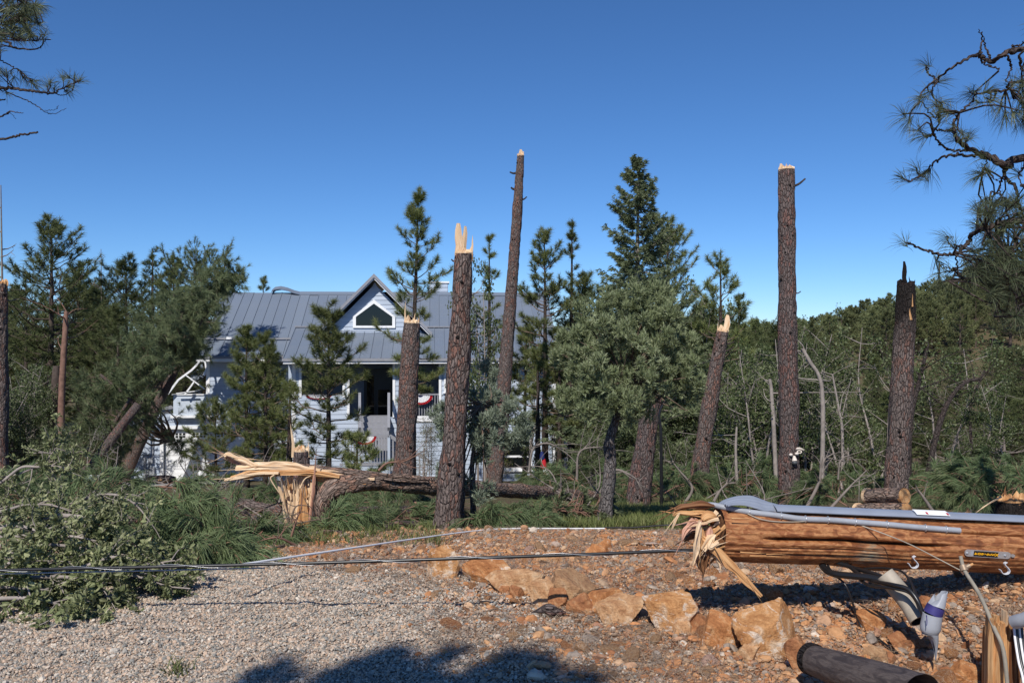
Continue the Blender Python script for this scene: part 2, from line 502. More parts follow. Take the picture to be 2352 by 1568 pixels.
peb_mat = stone_material('river_pebbles', [(0, (.16, .155, .142)), (.18, (.29, .28, .25)), (.32, (.48, .39, .3)), (.46, (.55, .4, .29)), (.6, (.4, .3, .22)), (.72, (.235, .225, .205)), (.88, (.66, .58, .48)), (1, (.44, .295, .2))])
soil_mat = stone_material('ochre_stone_chips', [(0, (.25, .105, .05)), (.2, (.46, .21, .09)), (.42, (.5, .28, .14)), (.56, (.34, .175, .11)), (.7, (.56, .37, .22)), (.8, (.24, .2, .17)), (.9, (.3, .24, .19)), (.96, (.6, .5, .4)), (1, (.2, .1, .075))])

def scatter(name, label, pts, rot, scl, protos, kind='stuff'):
    coll = bpy.data.collections.new(name + '_kinds')
    for k, me in enumerate(protos):
        o = bpy.data.objects.new('%s_%d' % (name, k), me); coll.objects.link(o)
    me = bpy.data.meshes.new(name)
    me.vertices.add(len(pts)); me.vertices.foreach_set('co', np.asarray(pts, np.float32).ravel())
    for an, arr in (('turn', rot), ('size', scl)):
        a = me.attributes.new(an, 'FLOAT_VECTOR', 'POINT'); a.data.foreach_set('vector', np.asarray(arr, np.float32).ravel())
    a = me.attributes.new('pick', 'INT', 'POINT'); a.data.foreach_set('value', RNG.integers(0, len(protos), len(pts)).astype(np.int32))
    me.update()
    ng = bpy.data.node_groups.new(name, 'GeometryNodeTree')
    ng.interface.new_socket('Geometry', in_out='INPUT', socket_type='NodeSocketGeometry')
    ng.interface.new_socket('Geometry', in_out='OUTPUT', socket_type='NodeSocketGeometry')
    N, L = ng.nodes, ng.links
    gi, go = N.new('NodeGroupInput'), N.new('NodeGroupOutput')
    iop = N.new('GeometryNodeInstanceOnPoints'); ci = N.new('GeometryNodeCollectionInfo')
    ci.inputs['Collection'].default_value = coll; ci.inputs['Separate Children'].default_value = True; ci.inputs['Reset Children'].default_value = True
    m2p = N.new('GeometryNodeMeshToPoints')
    def attr(an, ty):
        q = N.new('GeometryNodeInputNamedAttribute'); q.data_type = ty; q.inputs['Name'].default_value = an
        return q.outputs[0]
    L.new(gi.outputs[0], m2p.inputs[0]); L.new(m2p.outputs[0], iop.inputs['Points']); L.new(ci.outputs[0], iop.inputs['Instance'])
    iop.inputs['Pick Instance'].default_value = True
    L.new(attr('pick', 'INT'), iop.inputs['Instance Index'])
    e2r = N.new('FunctionNodeEulerToRotation'); L.new(attr('turn', 'FLOAT_VECTOR'), e2r.inputs[0]); L.new(e2r.outputs[0], iop.inputs['Rotation'])
    L.new(attr('size', 'FLOAT_VECTOR'), iop.inputs['Scale'])
    L.new(iop.outputs[0], go.inputs[0])
    o = bpy.data.objects.new(name, me); COL.objects.link(o)
    md = o.modifiers.new('scatter', 'NODES'); md.node_group = ng
    return tag(o, label, None, None, kind)

def cloud(n, y0, y1, xl, xr, power=1.0):
    y = y0 + (y1 - y0) * RNG.random(n) ** power
    a, b = xl(y), xr(y)
    x = a + (b - a) * RNG.random(n)
    return x, y

def scat(name, label, x, y, size, flat, protos, tilt=.5, lift=.006):
    n = len(x)
    P = np.stack([x, y, np.zeros(n)], -1)
    z = G(x, y) + .012 * fbm(P * 9, 3) * sstep(3.2, 4.2, y) * (1 - sstep(12, 20, y)) + lift + size * flat * .35
    rot = np.stack([RNG.normal(0, tilt, n), RNG.normal(0, tilt, n), RNG.uniform(0, 6.28, n)], -1)
    scl = size[:, None] * RNG.uniform(.75, 1.25, (n, 3))
    return scatter(name, label, np.stack([x, y, z], -1), rot, scl, protos)

peb = [stone_mesh('pebble', 40 + k, .6, 20, 1, peb_mat) for k in range(7)]
chip = [stone_mesh('stone_chip', 60 + k, .5, 7, 2, soil_mat) for k in range(8)]
# driveway pebbles
x, y = cloud(125000, 3.5, 7.0, lambda y: np.maximum(-.66 * y - .4, -9), lambda y: xb(y) + .9, 1.15)
keep = RNG.random(len(x)) < np.clip(1 - (x - xb(y) + .1) / .9, .0, 1)
x, y = x[keep], y[keep]
scat('driveway_gravel', 'loose grey and pink pebbles covering the driveway', x, y, np.exp(RNG.normal(math.log(.0077), .34, len(x))), .6, peb, .45, .014)
# ochre chips on the rocky soil
x, y = cloud(105000, 3.5, 8.8, lambda y: np.maximum(xb(y) - .5, -.45 * y), lambda y: .66 * y + .5, 1.25)
keep = RNG.random(len(x)) < np.clip((x - xb(y) + .5) / .9, .06, 1)
x, y = x[keep], y[keep]
scat('soil_gravel', 'small ochre and grey stone chips strewn over the rocky soil', x, y, np.exp(RNG.normal(math.log(.0058), .62, len(x))).clip(.003, .04), .42, chip, .45)
x, y = cloud(1000, 3.7, 9.4, lambda y: np.maximum(xb(y) + .1, -.36 * y), lambda y: .66 * y + .5, 1.1)
scat('coarse_gravel', 'fist sized broken ochre stones strewn over the rocky soil', x, y, np.exp(RNG.normal(math.log(.026), .35, len(x))).clip(.012, .055), .5, chip, .4)

# fallen needle litter
def litter(name, label, n, y0, y1, xl, xr, c, L=(.05, .14), w=.0016):
    x, y = cloud(n, y0, y1, xl, xr)
    den = vnoise(np.stack([x * 1.7, y * 1.7, 0 * x], -1)) + .25
    k = RNG.random(n) < np.clip(den * .8 + .35, .1, 1); x, y = x[k], y[k]; n = len(x)
    z = G(x, y) + .02 + RNG.uniform(0, .012, n)
    a = RNG.uniform(0, 6.28, n); l = RNG.uniform(*L, n)
    d = np.stack([np.cos(a), np.sin(a), RNG.normal(0, .12, n)], -1); s = np.stack([-np.sin(a), np.cos(a), 0 * a], -1)
    p = np.stack([x, y, z], -1)
    V = np.stack([p - s * w, p + s * w, p + d * l[:, None]], 1)
    mb = MB(); mb.add(V, np.arange(3 * n).reshape(-1, 3), 0)
    return thing(name, mb, c, (0, 0, 0), label, None, None, 'stuff')
M['straw'] = foliage('dry_needle_straw', (.22, .135, .09), (.34, .24, .165), (.46, .38, .28), .1)
litter('pine_needle_litter', 'dry brown pine needles strewn among the stones', 60000, 3.8, 9.0, lambda y: np.maximum(xb(y) - .25, -.4 * y), lambda y: .62 * y, M['straw'])

# grass
def grass_patch(name, label, pts, h, n=14):
    N = len(pts); B = np.repeat(np.asarray(pts), n, 0); k = len(B)
    B = B + np.stack([RNG.normal(0, .03, k), RNG.normal(0, .03, k), np.zeros(k)], -1)
    B[:, 2] = G(B[:, 0], B[:, 1]) - .01
    a = RNG.uniform(0, 6.28, k); lean = RNG.uniform(.1, .8, k)
    hh = RNG.uniform(.5, 1.2, k) * h
    d = np.stack([np.cos(a) * lean, np.sin(a) * lean, np.ones(k)], -1) * hh[:, None]
    s = np.stack([-np.sin(a), np.cos(a), 0 * a], -1) * .004
    mid = B + d * .55; tip = B + d + np.stack([np.cos(a), np.sin(a), -.3 + 0 * a], -1) * (hh * .25)[:, None]
    V = np.stack([B - s, B + s, mid + s * .8, mid - s * .8, tip], 1).reshape(-1, 3)
    o = np.arange(k)[:, None] * 5
    mb = MB(); mb.add(V, o + np.array([[0, 1, 2, 3]]), 0); 
    mb.F[3].append(o + np.array([[3, 2, 4]])); mb.M[3].append(np.zeros(k, int)); mb.S[3].append(np.zeros(k, bool))
    return thing(name, mb, M['grass'], (0, 0, 0), label, None, None, 'stuff')
gx, gy = cloud(1500, 9.3, 15, lambda y: (1230 - CX) / F * y, lambda y: (1720 - CX) / F * y)
grass_patch('grass', 'short green grass growing round the juniper foot', np.stack([gx, gy, 0 * gx], -1), .13)
gx, gy = cloud(900, 7.6, 14, lambda y: (420 - CX) / F * y, lambda y: (1020 - CX) / F * y)
grass_patch('grass', 'thin green grass among the fallen boughs', np.stack([gx, gy, 0 * gx], -1), .12, 9)
for px, py, lab in ((400, 1556, 'tuft of green needles lying on the gravel at the bottom'), (1985, 1545, 'grass tuft growing beside the dark log')):
    d = 3200 / (py - 784.); c = at(px, d)
    q = np.tile(c, (5, 1)); q[:, :2] += RNG.normal(0, .02, (5, 2))
    grass_patch('grass_tuft', lab, q, .09, 12)
# ------------------------------------------------------------------ the house
PSI = R(5.0); CPS, SPS = math.cos(PSI), math.sin(PSI)
HX, HY, HZ = (475 - CX) / F * 35.0, 35.0, -4.05
house = empty('house', (HX, HY, HZ), 'pale blue two storey house with grey metal roof behind the trees', 'house', None, PSI)

def U(px, v=0.0):
    k = (px - CX) / F
    t = (v - SPS * HX + CPS * HY) / (CPS - k * SPS)
    return (t * k - HX) * CPS + (t - HY) * SPS, t
def uw(px, py, v=0.0):
    u, t = U(px, v)
    return u, EYE + (CY - py) / F * t - HZ

def siding_material():
    t = NT('pale_blue_siding_paint', .6, .25)
    rnd = t.n('ObjectInfo', out=5); nz = t.noise(t.vec('Object', (.6, 3, 3)), 3.0, 4)
    c = t.mix(rnd, (.39, .455, .55), (.445, .505, .595))
    t.col(t.mix(t.ramp(nz, [(.45, 0.), (.8, .3)]), c, (.32, .375, .45)))
    return t.m
def roof_material():
    t = NT('grey_blue_metal_roof', .38, .5)
    rnd = t.n('ObjectInfo', out=5); nz = t.noise(t.vec('Object', (1, 1, 1)), 1.2, 4)
    c = t.mix(rnd, (.142, .172, .22), (.165, .197, .245))
    t.col(t.mix(t.ramp(nz, [(.4, 0.), (.75, .35)]), c, (.185, .205, .235)))
    wv = t.n('TexWave', {'Vector': t.vec('Object'), 'Scale': 4.2, 'Distortion': .0}, out=1, bands_direction='X')
    t.bump(t.math('ADD', t.math('MULTIPLY', wv, .5), nz), .012, .25)
    return t.m
M['siding'] = siding_material(); M['roof'] = roof_material()
M['siding_back'] = plain('shaded_board_gap', (.3, .36, .45), .7, .2)
def glass_material():
    t = NT('window_glass', .05, .4); t.col((.006, .008, .009)); return t.m
M['glass'] = glass_material()

def hpart(name, mb, mat, parent=None):
    return part(name, mb, mat, parent or house, local=True)
def hb(name, px0, px1, py0, py1, v0, v1, mat, parent=None):
    """a box whose front face (at v0) fills the given stretch of the photograph"""
    a, w1 = uw(px0, py0, v0); b, w0 = uw(px1, py1, v0)
    m = MB(); box(m, (a, v0, w0), (b, v1, w1)); return hpart(name, m, mat, parent)

# unit lap board: length 1 (x), height 1 (z), front slanted
_m = MB(); hexa(_m, [(0, -.032, 0), (1, -.032, 0), (1, 0, 0), (0, 0, 0), (0, -.012, 1), (1, -.012, 1), (1, 0, 1), (0, 0, 1)])
BOARD = _m.mesh('siding_board', M['siding'])
def boards(parent, u0, u1, w0, w1, v, holes=(), step=.185):
    w = w0
    while w < w1 - .02:
        h = min(step - .008, w1 - w)
        iv = [(u0, u1)]
        for (a, b, c, d) in holes:
            if c < w + h * .6 and d > w + h * .4:
                nv = []
                for (p, q) in iv:
                    if b <= p or a >= q: nv.append((p, q))
                    else:
                        if a - p > .05: nv.append((p, a))
                        if q - b > .05: nv.append((b, q))
                iv = nv
        for (p, q) in iv:
            link_part('siding_board', BOARD, parent, (p, v, w), (0, 0, 0), (q - p, 1, h))
        w += step
def wall_cells(name, u0, u1, w0, w1, v0, v1, holes, mat, parent=None):
    us = sorted({u0, u1, *[h[0] for h in holes], *[h[1] for h in holes]}); ws = sorted({w0, w1, *[h[2] for h in holes], *[h[3] for h in holes]})
    us = [x for x in us if u0 <= x <= u1]; ws = [x for x in ws if w0 <= x <= w1]
    m = MB()
    for i in range(len(us) - 1):
        for j in range(len(ws) - 1):
            cu, cw = (us[i] + us[i + 1]) / 2, (ws[j] + ws[j + 1]) / 2
            if not any(h[0] < cu < h[1] and h[2] < cw < h[3] for h in holes):
                box(m, (us[i], v0, ws[j]), (us[i + 1], v1, ws[j + 1]))
    return hpart(name, m, mat, parent)
def rect(px0, px1, py0, py1, v):
    a, w1 = uw(px0, py0, v); b, w0 = uw(px1, py1, v); return (a, b, w0, w1)

VB = -1.0                                                # plane of the projecting front
uL, _ = U(475, 0); uP, _ = U(672, VB); uR, _ = U(1275, VB); uG, _ = U(298, 0)
_, w_eave = uw(475, 816, -.55); _, w_ridge = uw(620, 672, 4.2)
_, w_gtop = uw(340, 951, 0); _, w_peave = uw(900, 823, -1.6)

# left part: garage storey, upper storey
gd = rect(376, 600, 985, 1107, 0)
garage = wall_cells('wall', uG, uP - .02, -1.2, w_gtop, 0, .2, [(gd[0], gd[1], -.02, gd[3])], M['siding_back'])
boards(garage, uG + .1, uP - .02, .02, w_gtop, 0, [(gd[0] - .12, gd[1] + .12, -1, gd[3] + .12)])
up_left = wall_cells('wall', uL, uP - .02, w_gtop, w_eave + .1, .002, .2, [], M['siding_back'])
boards(up_left, uL + .1, uP - .02, w_gtop + .02, w_eave + .1, .002)
# projecting front, right part
hA = rect(693, 787, 834, 912, VB); hB = rect(803, 902, 826, 958, VB); hC = rect(953, 1008, 834, 974, VB); hD = rect(1128, 1218, 1003, 1075, VB)
front = wall_cells('wall', uP, uR, -1.2, w_peave + .05, VB, VB + .2, [hA, hB, hC], M['siding_back'])
boards(front, uP + .1, uR - .05, .0, w_peave + .02, VB, [(h[0] - .1, h[1] + .1, h[2], h[3] + .1) for h in (hA, hB, hC)])
m = MB(); box(m, (uP - .02, VB + .002, -1.2), (uP - .16, 0, w_eave)); hpart('wall', m, M['siding'])
for (a, b, v) in ((uG, uG + .15, 8.6), (uR - .15, uR, 8.6)):
    m = MB(); box(m, (a, .21, -1.2), (b, v, w_gtop if a == uG else w_eave)); hpart('wall', m, M['siding'])
m = MB(); box(m, (uL, .21, w_gtop + .01), (uL + .15, 8.6, w_eave)); hpart('wall', m, M['siding'])
m = MB(); box(m, (uG, 8.6, -1.2), (uR, 8.8, w_eave)); hpart('wall', m, M['siding'])
m = MB(); box(m, (uP + .05, VB + .25, 2.0), (uR - .2, 5, 2.12)); hpart('porch_floor', m, M['grey_paint'])
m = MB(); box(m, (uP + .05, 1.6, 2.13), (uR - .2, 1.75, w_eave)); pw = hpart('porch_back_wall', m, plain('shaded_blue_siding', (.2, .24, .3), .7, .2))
# entry door
ed = rect(824, 896, 835, 957, VB)
m = MB(); box(m, (ed[0], 1.53, 2.14), (ed[1], 1.6, 4.5)); dr = hpart('door', m, M['door_dark'])
m = MB(); box(m, (ed[0] + .12, 1.515, 2.5), (ed[0] + .42, 1.528, 4.2)); hpart('pane', m, M['glass'], dr)
m = MB(); box(m, (ed[0] + .6, 1.515, 2.3), (ed[1] - .15, 1.528, 3.6)); hpart('pane', m, M['glass'], dr)
# white trims
for px, y0, y1, v in ((478, 818, 1107, 0.0), (675, 822, 1107, VB), (1272, 826, 1103, VB)):
    a, _ = U(px, v); m = MB(); box(m, (a - .07, v - .045, -.2), (a + .07, v - .001, uw(px, y0, v)[1])); hpart('corner_board', m, M['white'])
a, _ = U(300, 0); m = MB(); box(m, (a - .07, -.045, -.2), (a + .07, -.001, w_gtop)); hpart('corner_board', m, M['white'])
a, _ = U(1300, 1.0); m = MB(); box(m, (a - .08, .9, -.2), (a + .08, 1.05, uw(1300, 950, 1.0)[1])); hpart('corner_board', m, M['white'])
for h in (hA, hB, hC):
    f = None
    for (a0, a1, b0, b1) in ((h[0] - .1, h[0], h[2], h[3] + .1), (h[1], h[1] + .1, h[2], h[3] + .1), (h[0], h[1], h[3], h[3] + .1)):
        m = MB(); box(m, (a0, VB - .05, b0), (a1, VB + .2, b1)); hpart('opening_trim', m, M['white'])

def window(px0, px1, py0, py1, v, mull=0, sash=False):
    u0, u1, w0, w1 = rect(px0, px1, py0, py1, v - .05)
    t = .11
    m = MB()
    box(m, (u0, v - .07, w0), (u1, v - .001, w0 + t)); box(m, (u0, v - .07, w1 - t), (u1, v - .001, w1))
    box(m, (u0, v - .069, w0 + t), (u0 + t, v - .001, w1 - t)); box(m, (u1 - t, v - .069, w0 + t), (u1, v - .001, w1 - t))
    if sash:
        box(m, (u0 + t, v - .06, w0 + (w1 - w0) * .36), (u1 - t, v - .045, w0 + (w1 - w0) * .36 + .08))
        box(m, ((u0 + u1) / 2 - .3, v - .06, w0 + t), ((u0 + u1) / 2 - .25, v - .045, w0 + (w1 - w0) * .36))
    f = hpart('window', m, M['white'])
    m = MB(); box(m, (u0 + t, v - .04, w0 + t), (u1 - t, v - .035, w1 - t)); hpart('pane', m, M['glass'], f)
    m = MB(); box(m, (u0 - .04, v - .1, w0 - .05), (u1 + .04, v - .001, w0 - .002)); hpart('sill', m, M['white'], f)
window(560, 632, 828, 880, 0)
window(1122, 1222, 998, 1079, VB, sash=True)
window(1020, 1070, 835, 900, VB)
# garage door with sections and a row of lights
m = MB(); t = .13
box(m, (gd[0] - t, -.06, -.1), (gd[0], .1, gd[3] + t)); box(m, (gd[1], -.06, -.1), (gd[1] + t, .1, gd[3] + t)); box(m, (gd[0], -.06, gd[3]), (gd[1], .1, gd[3] + t))
hpart('garage_door_frame', m, M['white'])
m = MB(); box(m, (gd[0], .14, -.1), (gd[1], .18, gd[3])); gdoor = hpart('garage_door', m, M['white'])
nsec = 4; hs = gd[3] / nsec
for k in range(nsec):
    m = MB(); box(m, (gd[0] + .01, .105, k * hs + .008), (gd[1] - .01, .139, (k + 1) * hs - .008)); hpart('door_section', m, M['white'], gdoor)
    for q in range(4):
        L = (gd[1] - gd[0]) / 4; a = gd[0] + q * L + .12; b = a + L - .24
        if k < 3:
            m = MB(); box(m, (a, .093, k * hs + .12), (b, .1049, (k + 1) * hs - .12)); hpart('door_panel', m, M['white'], gdoor)
        else:
            for s in range(5):
                for r_ in range(2):
                    w = (b - a) / 5; z = k * hs + .17 + r_ * (hs - .34) / 2
                    m = MB(); box(m, (a + s * w + .02, .098, z + .012), (a + (s + 1) * w - .02, .1049, z + (hs - .34) / 2 - .012)); hpart('pane', m, M['glass'], gdoor)
# balcony parapet over the garage
p0, p1, pb, pt = rect(398, 480, 907, 953, -.25)
m = MB(); box(m, (p0, -.25, pb), (p1 + .1, -.1, pt)); box(m, (p0, -.1, pb), (p0 + .12, 4, pt)); par = hpart('balcony_parapet', m, plain('smooth_pale_blue_paint', (.5, .56, .64), .6, .25, .05))
m = MB(); box(m, (p0 - .04, -.3, pt), (p1 + .1, -.06, pt + .035)); hpart('parapet_cap', m, M['white'], par)
m = MB(); box(m, (uG, .2, w_gtop - .1), (uL, 8.6, w_gtop)); hpart('balcony_floor', m, M['grey_paint'])
m = MB(); box(m, (p0 - .1, -.3, pb - .1), (p1 + .1, -.04, pb - .003)); hpart('band_board', m, M['white'], par)
for k, (a, b) in enumerate(((P3(385, 850, 34.8), P3(463, 872, 34.9)), (P3(430, 905, 34.9), P3(452, 882, 35.1)), (P3(340, 868, 34.5), P3(385, 872, 34.7)), (P3(430, 880, 35), P3(470, 893, 35.2)), (P3(395, 903, 35), P3(440, 899, 35.4)))):
    pass
def to_house(p):
    x, y, z = p[0] - HX, p[1] - HY, p[2] - HZ
    return np.array([x * CPS + y * SPS, -x * SPS + y * CPS, z])
for pts, w in (([(462, 818), (472, 832), (474, 850), (468, 862)], .14), ([(385, 905), (410, 872), (440, 850), (452, 838), (460, 826)], .12), ([(425, 905), (440, 885), (446, 876)], .09), ([(405, 903), (448, 898)], .05), ([(340, 866), (372, 868)], .2), ([(345, 874), (366, 876)], .1), ([(428, 862), (470, 893)], .06)):
    q = [to_house(P3(a, b, 34.4)) for a, b in pts]
    m = MB()
    for k in range(len(q) - 1): beam(m, q[k], q[k + 1], .06, w * .6)
    hpart('bent_gutter', m, M['white'])
# meter boxes and pipes by the garage
for name, r, v1, mt in (('service_panel', (327, 347, 1005, 1043), -.12, 'siding'), ('meter_box', (334, 343, 1076, 1088), -.16, 'pvc'), ('meter_box', (345, 356, 1072, 1090), -.16, 'pvc'), ('meter_box', (343, 352, 1050, 1062), -.16, 'pvc')):
    a, b, c, d = rect(*r, -.05); m = MB(); box(m, (a, v1, c), (b, -.033, d)); hpart(name, m, M[mt])
for px, y0, y1 in ((332, 1050, 1105), (341, 1043, 1105), (351, 1008, 1050), (349, 1088, 1107)):
    a, w1 = uw(px, y0, -.1); _, w0 = uw(px, y1, -.1); m = MB(); tube(m, [(a, -.08, w0), (a, -.08, w1)], .045 if px == 332 else .02, 8); hpart('service_pipe', m, M['pvc'])

# roofs ---------------------------------------------------------------
EV = -.55; RV = 4.2
roof = hpart('roof', box(MB(), (uL - .25, 4.3, w_ridge - .35), (uR + .3, 4.31, w_ridge - .3)), M['roof'])
m = MB(); hexa(m, [(uL - .3, RV, w_ridge - .12), (uR + .35, RV, w_ridge - .12), (uR + .35, 9.2, w_eave - .1), (uL - .3, 9.2, w_eave - .1), (uL - .3, RV, w_ridge - .01), (uR + .35, RV, w_ridge - .01), (uR + .35, 9.2, w_eave), (uL - .3, 9.2, w_eave)])
hpart('rear_slope', m, M['roof'], roof)
def panel_mesh(width, v0, w0, v1, w1, th=.05):
    """one standing-seam roof panel with a raised rib along its left edge"""
    dv, dw = v1 - v0, w1 - w0; L = math.hypot(dv, dw); nv, nw = -dw / L, dv / L
    m = MB()
    def slab(a, b, lo, hi):
        e = []
        for h in (lo, hi):
            e += [(a, v0 + nv * h, w0 + nw * h), (b, v0 + nv * h, w0 + nw * h), (b, v1 + nv * h, w1 + nw * h), (a, v1 + nv * h, w1 + nw * h)]
        hexa(m, e)
    slab(.022, width - .004, -th, 0); slab(-.003, .02, -th, .03)
    return m.mesh('roof_panel', M['roof'])
PW = .415
# lower right part of the main roof: the ridge right of the gable sits lower in the photograph
pm = panel_mesh(PW, EV, w_eave, RV, w_ridge)
u = uL - .25
while u < uR + .2:
    link_part('roof_panel', pm, roof, (u, 0, 0), (RNG.normal(0, .0012), 0, 0)); u += PW
m = MB(); box(m, (uL - .26, EV - .1, w_eave - .12), (uP + .2, EV + .02, w_eave - .03)); hpart('gutter', m, M['grey_paint'], roof)
m = MB(); box(m, (uL - .26, EV - .06, w_eave - .24), (uP + .2, EV + .02, w_eave - .121)); hpart('fascia', m, M['white'], roof)
m = MB(); box(m, (uL - .2, EV + .02, w_eave - .26), (uP + .2, 0, w_eave - .2)); hpart('soffit', m, M['white'], roof)
# ridge cap with the lifted end
ua, _ = U(690, RV)
m = MB()
for s in (-1, 1):
    hexa(m, [(ua, RV, w_ridge + .02), (uR + .3, RV, w_ridge + .02), (uR + .3, RV + s * .22, w_ridge - .12), (ua, RV + s * .22, w_ridge - .12), (ua, RV, w_ridge + .06), (uR + .3, RV, w_ridge + .06), (uR + .3, RV + s * .23, w_ridge - .08), (ua, RV + s * .23, w_ridge - .08)])
hpart('ridge_cap', m, M['roof'], roof)
m = MB()
prof = [(ua, .05), (U(676, RV)[0], .12), (U(660, RV)[0], .24), (U(645, RV)[0], .3), (U(632, RV)[0], .26), (U(625, RV)[0], .14)]
for k in range(len(prof) - 1):
    (a, ha), (b, hb_) = prof[k], prof[k + 1]
    for s in (-1, 1):
        hexa(m, [(b, RV, w_ridge + hb_ - .02), (a, RV, w_ridge + ha - .02), (a, RV + s * .24, w_ridge + ha - .16), (b, RV + s * .24, w_ridge + hb_ - .16), (b, RV, w_ridge + hb_), (a, RV, w_ridge + ha), (a, RV + s * .25, w_ridge + ha - .14), (b, RV + s * .25, w_ridge + hb_ - .14)])
hpart('bent_ridge_cap', m, M['roof'], roof)
_sn = (w_ridge - w_eave) / (RV - EV)
m = MB(); v_ = .45; beam(m, (uL - .2, v_, w_eave + _sn * (v_ - EV) + .09), (uP + .1, v_, w_eave + _sn * (v_ - EV) + .09), .04, .07); hpart('snow_guard', m, M['grey_paint'], roof)
m = MB(); beam(m, (U(520, .4)[0], v_ - .04, w_eave + _sn * (v_ - EV) + .11), (U(532, .4)[0], v_ - .04, w_eave + _sn * (v_ - EV) + .11), .06, .1); hpart('snow_guard_bracket', m, M['white'], roof)
# porch roof
PE = -1.6; PT = 1.35; wpt = uw(900, 755, PT)[1] + .03
q0, _ = U(650, PE); q1, _ = U(1318, PE)
proof = hpart('porch_roof', box(MB(), (q0 + .05, PE + .2, w_peave - .1), (q1 - .05, PT - .5, w_peave - .04)), M['white'])
pm2 = panel_mesh(PW, PE, w_peave + .02, PT, wpt)
u = q0
while u < q1 - .1:
    link_part('roof_panel', pm2, proof, (u, 0, 0), (RNG.normal(0, .0015), 0, 0)); u += PW
m = MB(); box(m, (q0 - .01, PE - .12, w_peave - .1), (q1, PE + .01, w_peave + .01)); hpart('gutter', m, M['grey_paint'], proof)
m = MB(); box(m, (q0 + .01, PE - .06, w_peave - .2), (q1, PE + .01, w_peave - .101)); hpart('fascia', m, M['white'], proof)
m = MB(); beam(m, (q0 - .02, PT + .02, wpt + .06), (q1, PT + .02, wpt + .06), .1, .05); hpart('flashing', m, M['grey_paint'], proof)
# gable dormer
GV = .9; GF = .4
gu, gw = uw(859, 630, GF)
zl = uw(859, 758, GF)[1]; hw = (gw - zl) * .985
gable = hpart('gable', MB().add([(gu - hw + .35, GV, zl), (gu + hw - .35, GV, zl), (gu, GV, gw - .36), (gu - hw + .35, GV + .15, zl), (gu + hw - .35, GV + .15, zl), (gu, GV + .15, gw - .36)], [[0, 1, 2], [3, 5, 4]]), M['siding_back'])
w = zl - .4
while w < gw - .45:
    def half(z): return max(.02, (gw - .38 - z) * .985)
    a, b = min(half(w), hw), min(half(w + .177), hw)
    m = MB(); hexa(m, [(gu - a, GV - .032, w), (gu + a, GV - .032, w), (gu + a, GV - .002, w), (gu - a, GV - .002, w), (gu - b, GV - .012, w + .177), (gu + b, GV - .012, w + .177), (gu + b, GV - .002, w + .177), (gu - b, GV - .002, w + .177)])
    hpart('siding_board', m, M['siding'], gable); w += .185
for s in (-1, 1):
    e = (gu + s * (hw + .12), zl - .12)
    m = MB()
    for (lo, hi, v0, v1, mt) in ((-.1, 0.0, GF, 8.2, 0),):
        hexa(m, [(gu, v0, gw + lo * 1.4), (e[0], v0, e[1] + lo * 1.4), (e[0], v1, e[1] + lo * 1.4), (gu, v1, gw + lo * 1.4), (gu, v0, gw + hi), (e[0], v0, e[1] + hi), (e[0], v1, e[1] + hi), (gu, v1, gw + hi)])
    hpart('gable_roof_slope', m, M['roof'], gable)
    m = MB()
    hexa(m, [(gu, GF + .03, gw - .2), (e[0], GF + .03, e[1] - .2), (e[0], GF + .1, e[1] - .2), (gu, GF + .1, gw - .2), (gu, GF + .03, gw - .142), (e[0], GF + .03, e[1] - .142), (e[0], GF + .1, e[1] - .142), (gu, GF + .1, gw - .142)])
    hpart('rake_board', m, M['white'], gable)
    m = MB()
    hexa(m, [(gu, GF - .03, gw - .13), (e[0], GF - .03, e[1] - .13), (e[0], GF - .002, e[1] - .13), (gu, GF - .002, gw - .13), (gu, GF - .03, gw + .03), (e[0], GF - .03, e[1] + .03), (e[0], GF - .002, e[1] + .03), (gu, GF - .002, gw + .03)])
    hpart('rake_trim', m, M['grey_paint'], gable)
# pentagon window
o5 = [uw(811, 753, GV), uw(908, 753, GV), uw(908, 727, GV), uw(859, 688, GV), uw(811, 727, GV)]
c5 = np.mean(o5, 0); o5 = np.array(o5)
i5 = c5 + (o5 - c5) * np.array([.86, .78])
m = MB()
for k in range(5):
    a, b = k, (k + 1) % 5
    hexa(m, [(o5[a][0], GV - .09, o5[a][1]), (o5[b][0], GV - .09, o5[b][1]), (i5[b][0], GV - .09, i5[b][1]), (i5[a][0], GV - .09, i5[a][1]), (o5[a][0], GV - .034, o5[a][1]), (o5[b][0], GV - .034, o5[b][1]), (i5[b][0], GV - .034, i5[b][1]), (i5[a][0], GV - .034, i5[a][1])])
hpart('window', m, M['white'], gable)
m = MB(); m.add([(x, GV - .05, z) for x, z in i5] + [(c5[0], GV - .05, c5[1])], [[k, (k + 1) % 5, 5] for k in range(5)]); hpart('pane', m, M['glass'], gable)
# chimney
c = rect(986, 1029, 650, 700, 4.6)
m = MB(); box(m, (c[0], 4.6, c[2] - 1), (c[1], 5.4, c[3])); ch = hpart('chimney', m, M['siding_back'])
boards(ch, c[0] + .02, c[1] - .02, c[2] - .3, c[3], 4.6)
m = MB(); box(m, (c[0] - .06, 4.54, c[3]), (c[1] + .06, 5.46, c[3] + .08)); hpart('chimney_cap', m, M['white'], ch)
